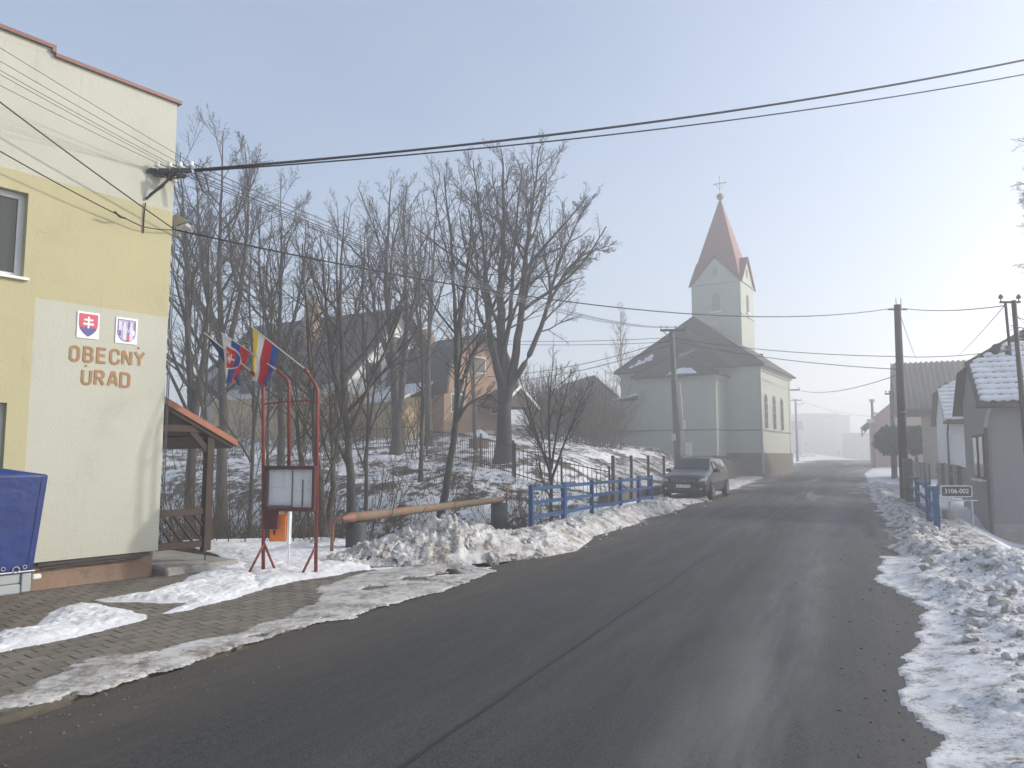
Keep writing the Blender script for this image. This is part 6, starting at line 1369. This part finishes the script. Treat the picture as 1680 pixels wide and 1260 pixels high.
# ================================================================ TREES
def tubes(P_, R_, sides):
    """P_ (B,n,3), R_ (B,n) -> verts, faces"""
    B_, n, _ = P_.shape; D = np.gradient(P_, axis=1); D /= np.linalg.norm(D, axis=2, keepdims=True) + 1e-9
    ref = np.where(np.abs(D[..., 2:3]) < .9, np.array([0, 0, 1.0]), np.array([1.0, 0, 0]))
    U = np.cross(D, ref); U /= np.linalg.norm(U, axis=2, keepdims=True) + 1e-9; W = np.cross(D, U)
    a = np.arange(sides) * 2 * math.pi / sides
    V = P_[:, :, None, :] + R_[:, :, None, None] * (np.cos(a)[None, None, :, None] * U[:, :, None, :] + np.sin(a)[None, None, :, None] * W[:, :, None, :])
    i = (np.arange(B_)[:, None, None] * n + np.arange(n - 1)[None, :, None]) * sides; j = np.arange(sides)[None, None, :]; j2 = (j + 1) % sides
    F_ = np.stack([i + j, i + j2, i + sides + j2, i + sides + j], -1).reshape(-1, 4)
    return V.reshape(-1, 3), F_
def sample(P_, R_, idx, t):
    n = P_.shape[1]; f = t * (n - 1); i = np.minimum(f.astype(int), n - 2); w = (f - i)[:, None]
    p = P_[idx, i] * (1 - w) + P_[idx, i + 1] * w; d = P_[idx, i + 1] - P_[idx, i]; d /= np.linalg.norm(d, axis=1)[:, None] + 1e-9
    r = R_[idx, i] * (1 - w[:, 0]) + R_[idx, i + 1] * w[:, 0]; return p, d, r
def sprout(rg, P_, R_, per, t0, t1, ang, lenf, n, up, wob, rmin, taper=.62):
    B_ = P_.shape[0]; L_ = np.linalg.norm(np.diff(P_, axis=1), axis=2).sum(1); K = B_ * per; idx = np.repeat(np.arange(B_), per)
    t = t0 + (t1 - t0) * ((np.tile(np.arange(per), B_) + rg.random(K)) / per)
    p, d, r = sample(P_, R_, idx, t); rnd = rg.normal(size=(K, 3)); perp = rnd - (rnd * d).sum(1)[:, None] * d; perp /= np.linalg.norm(perp, axis=1)[:, None] + 1e-9
    a = np.radians(ang[0] + (ang[1] - ang[0]) * rg.random(K)); dr = d * np.cos(a)[:, None] + perp * np.sin(a)[:, None]
    ln = L_[idx] * (lenf[0] + (lenf[1] - lenf[0]) * rg.random(K)) * (1 - .74 * (t - t0) / max(1e-6, t1 - t0))
    r0 = np.minimum(np.maximum(np.minimum(r * taper, ln * .016), rmin), r * .9 + 1e-4); pts = [p]; step = (ln / (n - 1))[:, None]
    for k in range(n - 1):
        dr = dr + rg.normal(size=(K, 3)) * wob + np.array([0, 0, up]); dr /= np.linalg.norm(dr, axis=1)[:, None]; pts.append(pts[-1] + dr * step)
    Pn = np.stack(pts, 1); Rn = np.maximum(r0[:, None] * np.linspace(1, .3, n)[None, :], rmin * .75); return Pn, Rn
def smooth_poly(pts, n):
    pts = np.array(pts, float); d = np.concatenate([[0], np.cumsum(np.linalg.norm(np.diff(pts, axis=0), axis=1))]); t = np.linspace(0, d[-1], n)
    # Catmull-Rom-like by cubic blending
    out = np.stack([np.interp(t, d, pts[:, k]) for k in range(3)], -1)
    for _ in range(2): out[1:-1] = .25 * out[:-2] + .5 * out[1:-1] + .25 * out[2:]
    return out
def tree(label, stems, seed, Y, twig=.006, cnt=(20, 7, 7), mat=bark, tmat=None, name="bare_tree", group=None, ang=(28, 54), up=.07, spread=(.26, .48), t0=.3, dy_amp=.6, lvl4=0, base_tz=True):
    """stems: list of (pixel points [(px,py)...], base radius, end radius, depth shift)"""
    rg = np.random.default_rng(seed); PP, RR = [], []; base = None
    for px, r0, r1, dy in stems:
        pts = [P(a, b, Y + dy * k / (len(px) - 1) + (rg.normal() * dy_amp * .15 if k else 0)) for k, (a, b) in enumerate(px)]
        if base is None and base_tz: pts[0][2] = tz(pts[0][0], pts[0][1]) - .15; base = pts[0]
        n = 22; sp_ = smooth_poly(pts, n); sp_[2:-1, :2] += rg.normal(size=(n - 3, 2)) * r0 * .10
        PP.append(sp_); tt = np.linspace(0, 1, n); rr_ = r0 + (r1 - r0) * tt ** .8
        if base is not None and len(RR) == 0 and base_tz: rr_ = rr_ * (1 + .45 * np.exp(-tt * 26))
        RR.append(rr_)
    P0, R0 = np.stack(PP), np.stack(RR); off = np.array([base[0], base[1], base[2]]) if base is not None else np.array(P0[0, 0])
    t = thing(name, label, "tree", off, group=group)
    V, F_ = tubes(P0 - off, R0, 10); trunk = npmesh("trunk", V, F_, mat, t)
    P1, R1_ = sprout(rg, P0, R0, cnt[0], t0, .98, ang, spread, 9, up, .09, twig * 1.6)
    P2, R2_ = sprout(rg, P1, R1_, cnt[1], .18, .98, (22, 48), (.36, .68), 6, up * .7, .12, twig * 1.15)
    P3, R3_ = sprout(rg, P2, R2_, cnt[2], .12, .98, (25, 55), (.35, .62), 4, up * .6, .14, twig)
    Vs, Fs, o_ = [], [], 0
    V, F_ = tubes(P1 - off, R1_, 6); npmesh("limbs", V, F_, mat, t)
    for a_, b_, s_ in ((P2, R2_, 4), (P3, R3_, 3)):
        V, F_ = tubes(a_ - off, b_, s_); Vs.append(V); Fs.append(F_ + o_); o_ += len(V)
    if lvl4:
        P4, R4_ = sprout(rg, P3, R3_, lvl4, .2, .95, (25, 50), (.35, .6), 3, up * .5, .12, twig * .9); V, F_ = tubes(P4 - off, R4_, 3); Vs.append(V); Fs.append(F_ + o_)
    npmesh("crown", np.concatenate(Vs), np.concatenate(Fs), tmat or twig_m, t)
    return t
TR = "bare trees on the left bank"
tree("largest bare tree, many upright stems from one thick trunk on the bank", [
    ([(827, 762), (826, 690), (824, 600), (822, 500), (826, 390), (826, 300), (822, 245)], .36, .022, 0),
    ([(830, 660), (845, 590), (856, 510), (862, 420), (874, 330), (886, 240)], .22, .02, .8),
    ([(826, 640), (806, 570), (797, 480), (792, 390), (783, 320), (776, 262)], .19, .018, -.6),
    ([(832, 640), (866, 590), (893, 525), (912, 440), (938, 385), (962, 330)], .15, .016, 1.0),
    ([(900, 500), (930, 440), (962, 415), (1004, 402)], .07, .012, .4),
    ([(822, 600), (838, 520), (842, 420), (850, 330), (858, 268)], .13, .016, -1.0)], 11, 30, .0065, (19, 8, 7), bark_dark, group=TR, lvl4=2)
tree("crooked dark tree leaning right over the rusty pipe", [
    ([(715, 830), (738, 760), (748, 690), (752, 620), (748, 540), (745, 450), (738, 370), (728, 290)], .15, .014, 0),
    ([(750, 645), (772, 590), (795, 540), (806, 500)], .11, .014, .6),
    ([(745, 700), (765, 665), (800, 645), (822, 662)], .075, .012, .4),
    ([(748, 560), (762, 480), (772, 400), (775, 320)], .10, .014, -.4)], 12, 23.5, .006, (14, 7, 6), bark_dark, group=TR)
tree("twin-stemmed bare tree in front of the white house gable", [
    ([(652, 733), (650, 670), (646, 600), (636, 520), (632, 430), (640, 350), (642, 290)], .27, .018, 0),
    ([(652, 690), (662, 610), (668, 520), (665, 430), (662, 360), (668, 300)], .19, .016, .8),
    ([(640, 600), (618, 530), (606, 450), (600, 370)], .12, .014, -.5)], 13, 34, .0065, (16, 7, 7), bark, group=TR, lvl4=2)
tree("straight bare tree behind the snow heap left of the pipe end", [
    ([(572, 850), (578, 770), (566, 690), (562, 600), (558, 510), (560, 420), (565, 350)], .17, .014, 0),
    ([(566, 690), (548, 610), (536, 520), (530, 440), (525, 380)], .10, .012, .5)], 14, 19.5, .0055, (13, 6, 6), bark, group=TR)
tree("bare tree with leaning stems rising just right of the notice board", [
    ([(538, 900), (528, 820), (518, 740), (512, 650), (506, 560), (500, 470), (496, 400)], .13, .012, 0),
    ([(535, 880), (548, 790), (543, 700), (540, 610)], .09, .012, .6),
    ([(530, 860), (500, 800), (488, 720), (486, 630), (480, 540)], .08, .012, -.3)], 15, 16.5, .005, (12, 6, 5), bark, group=TR)
tree("tall bare tree with the highest crown beside the town hall corner", [
    ([(368, 760), (366, 650), (362, 540), (360, 430), (362, 320), (366, 215)], .24, .014, 0),
    ([(366, 600), (392, 500), (404, 400), (408, 300), (400, 235)], .13, .012, .6),
    ([(366, 580), (338, 480), (326, 380), (322, 270)], .12, .012, -.5)], 16, 27, .006, (16, 7, 7), bark, group=TR, lvl4=2)
tree("thick bare tree half hidden by the town hall wall", [
    ([(318, 770), (314, 660), (308, 560), (310, 450), (300, 340), (296, 250)], .22, .014, 0),
    ([(318, 690), (334, 590), (344, 480), (340, 380)], .14, .014, .6)], 17, 25, .006, (15, 7, 6), bark_dark, group=TR)
tree("bare tree above the flags with a narrow pointed crown", [
    ([(462, 750), (460, 650), (458, 560), (460, 470), (462, 380), (460, 300)], .17, .012, 0),
    ([(460, 620), (436, 530), (424, 430), (428, 340)], .10, .012, .5),
    ([(460, 600), (486, 510), (500, 430), (502, 360)], .10, .012, -.4)], 18, 29, .006, (19, 7, 7), bark, group=TR, lvl4=2)
tree("slim bare tree between the pointed crown and the twin-stemmed tree", [
    ([(552, 735), (552, 640), (556, 540), (552, 440), (556, 370), (552, 330)], .15, .012, 0), ([(552, 640), (584, 540), (596, 450), (590, 380)], .10, .012, .5)], 19, 33, .006, (13, 6, 6), bark, group=TR)
tree("background bare tree filling the gap left of the largest crown", [
    ([(704, 700), (702, 610), (706, 520), (712, 430), (716, 340), (722, 275)], .2, .014, 0), ([(702, 600), (684, 520), (678, 430), (672, 370)], .12, .012, .6)], 20, 39, .007, (14, 7, 6), bark, group=TR)
for k, (px, py, Y, top, r_, lab) in enumerate(((345, 800, 21, 330, .07, "thin sapling rising between the porch roof and the furled dark flag"), (412, 790, 22.5, 350, .08, "thin sapling rising straight behind the striped flag"), (444, 840, 18.5, 400, .06, "slender sapling seen between the left and middle flagpoles"), (598, 800, 22, 360, .08, "slender sapling just right of the straight tree behind the snow heap"), (690, 770, 28, 340, .09, "slim dark sapling between the twin-stemmed tree and the crooked tree"), (780, 740, 36, 330, .10, "slim background tree left of the largest trunk"))):
    sw = [-8, 6, -5, 7, 4, -4][k]
    tree(lab, [([(px, py), (px + sw, py - .35 * (py - top)), (px - sw * .6, py - .7 * (py - top)), (px + sw * .4, top)], r_, .010, .3), ([(px, py - 40), (px + 3 * sw, py - .45 * (py - top)), (px + 3.6 * sw, top + 60)], r_ * .6, .009, -.4)], 60 + k, Y, .0055, (11, 5, 5), bark, group=TR, t0=.3)
tree("small young bare tree with fanned branches behind the blue railing", [
    ([(905, 812), (903, 760), (900, 700), (902, 640), (908, 590)], .075, .010, 0), ([(904, 790), (925, 730), (948, 670), (968, 625)], .045, .008, .4), ([(904, 780), (880, 710), (862, 650), (850, 610)], .045, .008, -.3), ([(904, 770), (915, 700), (930, 640), (938, 600)], .04, .008, .3)], 21, 20.5, .005, (11, 5, 4), bark_dark, group=TR)
tree("pale feathery birch in the distance left of the church roof", [
    ([(1021, 690), (1020, 620), (1018, 560), (1018, 505)], .17, .012, 0)], 22, 68, .011, (34, 6, 5), birch_m, birch_m, group="distant bare trees", ang=(30, 50), spread=(.22, .4), t0=.2)
tree("bare tree reaching in from the right edge of the picture", [
    ([(1835, 900), (1830, 700), (1815, 520), (1800, 380), (1790, 240), (1780, 120)], .24, .02, 0), ([(1820, 560), (1775, 450), (1725, 380), (1690, 325)], .07, .010, -.5), ([(1830, 600), (1780, 520), (1735, 470), (1700, 430)], .06, .010, .5), ([(1800, 400), (1765, 300), (1735, 230), (1705, 180)], .09, .010, 0)], 23, 24, .0055, (20, 8, 7), bark_dark, base_tz=True, up=.02, lvl4=2)

def brush(name, label_kind, pts_fn, n, h, seed, mat=brush_m, r=.007, per=6, spread=.35):
    rg = np.random.default_rng(seed); xy_ = pts_fn(rg, n); n = len(xy_); ns = 5; z = terrain(xy_[:, 0], xy_[:, 1]); p = np.stack([xy_[:, 0], xy_[:, 1], z - .05], -1)
    d = np.stack([rg.normal(size=n) * spread, rg.normal(size=n) * spread, np.ones(n)], -1); d /= np.linalg.norm(d, axis=1)[:, None]; H_ = h[0] + (h[1] - h[0]) * rg.random(n) ** 1.6; pts_ = [p]
    for k in range(ns - 1): d = d + rg.normal(size=(n, 3)) * .12; d /= np.linalg.norm(d, axis=1)[:, None]; pts_.append(pts_[-1] + d * (H_ / (ns - 1))[:, None])
    P0 = np.stack(pts_, 1); R0 = (r * (1 + H_ / 2))[:, None] * np.linspace(1, .4, ns)[None]; P1, R1_ = sprout(rg, P0, R0, per, .2, .98, (20, 55), (.25, .5), 4, .02, .12, r * .6)
    P2, R2_ = sprout(rg, P1, R1_, 3, .3, .95, (20, 50), (.3, .5), 3, .02, .1, r * .5)
    Vs, Fs, o_ = [], [], 0
    for a_, b_ in ((P0, R0), (P1, R1_), (P2, R2_)): V, F_ = tubes(a_, b_, 3); Vs.append(V); Fs.append(F_ + o_); o_ += len(V)
    return tag(npmesh(name, np.concatenate(Vs), np.concatenate(Fs), mat), kind="stuff")
def reg(px0, px1, Y0, Y1, clump=.0):
    def f(rg, n):
        Yv = Y0 + (Y1 - Y0) * rg.random(n); px = px0 + (px1 - px0) * rg.random(n); X_ = (px - CX) / F_PX * Yv; xy_ = np.stack([X_, Yv], -1)
        if clump: keep = fbm(X_ * .8, Yv * .8, 33) > clump; xy_ = xy_[keep]
        q, s = cr(xy_[:, 0], xy_[:, 1]); return xy_[q < -7.2]
    return f
brush("thicket", None, reg(285, 560, 14.5, 26, .40), 950, (.6, 3.0), 41)
brush("thicket", None, reg(520, 870, 15.5, 28, .45), 850, (.4, 2.2), 42)
brush("thicket", None, reg(560, 640, 15, 18), 26, (1.4, 3.4), 43)
brush("thicket", None, reg(840, 1010, 20, 25, .45), 170, (.4, 1.4), 44)
brush("hedge_thicket", None, reg(868, 1012, 44, 54), 420, (2.0, 4.8), 45, brush_m, .012, 8, .3)
brush("thicket", None, reg(290, 700, 30, 44, .5), 420, (1.0, 4.0), 46, brush_m, .009, 7, .3)

# round clipped conifers on the right
needle = M("dark_needles", (.022, .034, .02), .85, .4, 6, 0)
def thuja(label, px, py, Y, r, hscale=1.1, seed=1):
    rg = np.random.default_rng(seed); c = P(px, py, Y); g = tz(c[0], c[1]); t = thing("clipped_conifer", label, "shrub", (c[0], c[1], g)); cz = c[2] - g
    n = 9000; d = rg.normal(size=(n, 3)); d /= np.linalg.norm(d, axis=1)[:, None]; rr_ = r * (0.55 + .47 * rg.random(n) ** .35) * (1 + .28 * (fbm(d[:, 0] * 3 + 5, d[:, 2] * 3 + d[:, 1] * 2, seed) - .5) * 2)
    p = d * rr_[:, None] * np.array([1, 1, hscale]) + np.array([0, 0, cz]); a = rg.normal(size=(n, 3)) * .055 * r; b = rg.normal(size=(n, 3)) * .055 * r
    V = np.stack([p - a, p + b, p + a * .8 + d * .05], 1).reshape(-1, 3); npmesh("crown", V, np.arange(3 * n).reshape(-1, 3), needle, t, smooth=False)
    m = MB(); m.tube([(0, 0, -.2), (0, 0, cz)], [.12, .08], 8); m.build("trunk", bark_dark, t)
thuja("dark round clipped conifer left of the leaning wooden pole", 1463, 724, 48, 1.0, .85, 1)
thuja("dark clipped conifer seen right of the leaning wooden pole", 1502, 722, 49, .85, 1.0, 2)

# ================================================================ WIRES
def wire(label, A_, B_, sag, r, mat=cable_m, name="overhead_cable", n=28):
    A_, B_ = np.array(A_, float), np.array(B_, float); t = np.linspace(0, 1, n)[:, None]; p = A_ * (1 - t) + B_ * t; p[:, 2] -= (4 * sag * t * (1 - t))[:, 0]
    m = MB(); m.tube(p - A_, r, 5); o = m.build(name, mat, None, True); o.location = [float(c) for c in A_]; return tag(o, label, "cable", "overhead cables")
hub = P(318, 279, 11.0)
e = P(1760, 61, 14.6); wire("upper thick black cable from the town hall bracket to the top right", hub, hub + (e - hub) * 1.25, .42, .021)
e = P(1760, 87, 14.9); wire("lower thick black cable from the town hall bracket to the top right", hub + np.array([.02, 0, -.02]), hub + (e - hub) * 1.25, .40, .013)
for k, (y0, nm) in enumerate(((75, "topmost"), (97, "second"), (112, "third"), (119, "fourth"), (137, "lowest"))):
    i_ = ins_pts[min(k, 4)] if k < 4 else ins_pts[0] + np.array([-.05, 0, -.03]); i_ = ins_pts[[3, 2, 1, 1, 0][k]] + (np.array([0, 0, .0]) if k != 3 else np.array([-.02, 0, -.03]))
    e = P(-2, y0, 8.6); wire(f"{nm} of five thin wires crossing the town hall wall at upper left", i_, i_ + (e - i_) * 1.3, .02, .0045, wire_m, "overhead_wire")
    a2_ = arm_pts[k]; wire(f"{['topmost', 'second', 'third', 'fourth', 'lowest'][k]} of five thin wires running from the bracket to the concrete pole", i_, a2_, .55 + .06 * k, .008, wire_m, "overhead_wire")
cl = P(287, 377, 10.95); 
e = P(-2, 163, 8.9); wire("thick black cable slanting steeply across the town hall wall", cl, cl + (e - cl) * 1.3, .03, .010)
e = P(-2, 243, 9.0); cm = P(232, 371, 10.55); wire("lower black cable slanting across the town hall wall below the window top", cm, cm + (e - cm) * 1.3, .04, .009)
m = MB(); c0_, c1_ = P(188, 347, 10.15), P(206, 358, 10.35); m.tube([c0_ - c0_, (c1_ - c0_) * .5 + np.array([0, 0, -.03]), c1_ - c0_], .014, 6); o = m.build("cable_splice", cable_m); o.location = c0_; tag(o, "short black splice bulge on the cable across the yellow wall", "cable")
wire("short black cable joining the wall clamp to the corner clamp", cm, cl, .02, .008)
wire("long black cable from the town hall corner to the leaning wooden pole", cl, RP + np.array([0, 0, -.1]), .75, .014)
wire("black cable from the wooden pole top to the steel mast", RP + np.array([0, 0, -.1]), SP + np.array([-.2, 0, -.12]), .12, .012)
cp = CP + np.array([0, -.2, 0])
wire("upper dark cable from the concrete pole to the wooden pole", cp + np.array([.1, 0, -.45]), P(1475, 585, RP[1]), .18, .014)
wire("lower dark cable from the concrete pole to the wooden pole", cp + np.array([.1, 0, -.6]), P(1475, 606, RP[1]), .2, .014)
wire("cable continuing from the wooden pole past the barn roof", P(1475, 585, RP[1]), P(1640, 576, 24), .08, .012)
wire("level cable left of the concrete pole, upper", cp + np.array([-.1, 0, -.42]), P(640, 548, 44), .3, .014)
wire("level cable left of the concrete pole, lower", cp + np.array([-.1, 0, -.62]), P(700, 556, 44), .25, .014)
wire("dark drooping cable from the concrete pole down to the brown house, upper", cp + np.array([-.05, 0, -.5]), P(800, 618, 42.5), .35, .018)
wire("dark drooping cable from the concrete pole down to the brown house, lower", cp + np.array([-.05, 0, -.75]), P(806, 628, 42.5), .35, .018)
wire("thin cable from the church corner crossarm to the wooden pole", P(1314, 641, 58.6), P(1476, 614, RP[1]), .35, .016, wire_m)
wire("thin wire from the wooden pole down to the barn ridge", RP + np.array([.1, 0, -.4]), P(1503, 588, 47), .1, .012, wire_m)
wire("thin wire from the steel mast down behind the tiled roof, steeper", SP + np.array([-.2, 0, -.1]), P(1574, 582, 40), .05, .01, wire_m)
wire("thin wire from the steel mast down behind the tiled roof, flatter", SP + np.array([-.1, 0, -.9]), P(1596, 584, 38), .05, .01, wire_m)
for k in range(3): wire(f"{['upper', 'middle', 'lower'][k]} faint wire from the concrete pole across the church wall up the road", arm_pts[[4, 3, 2][k]], P(1296 + 6 * k, 641, 58.6), .3 + .1 * k, .008, wire_m, "overhead_wire")
wire("faint foggy wire from the far lamp pole toward the slim loudspeaker pole", FP1 + np.array([.3, 0, -.1]), FP3 + np.array([0, 0, -1.6]), .4, .014, wire_m, "overhead_wire")

# ================================================================ HAZE
hm = bpy.data.materials.new("haze"); hm.use_nodes = True; nt = hm.node_tree; nt.nodes.clear()
ho = nt.nodes.new("ShaderNodeOutputMaterial"); pv = nt.nodes.new("ShaderNodeVolumePrincipled"); pv.inputs["Color"].default_value = (.985, .985, .985, 1); pv.inputs["Density"].default_value = HAZE_DENSITY; pv.inputs["Anisotropy"].default_value = .57
nt.links.new(pv.outputs[0], ho.inputs["Volume"])
m = MB(); m.box(-620, 620, -100, 820, -5, 27); hz = m.build("haze", hm); tag(hz, kind="stuff")
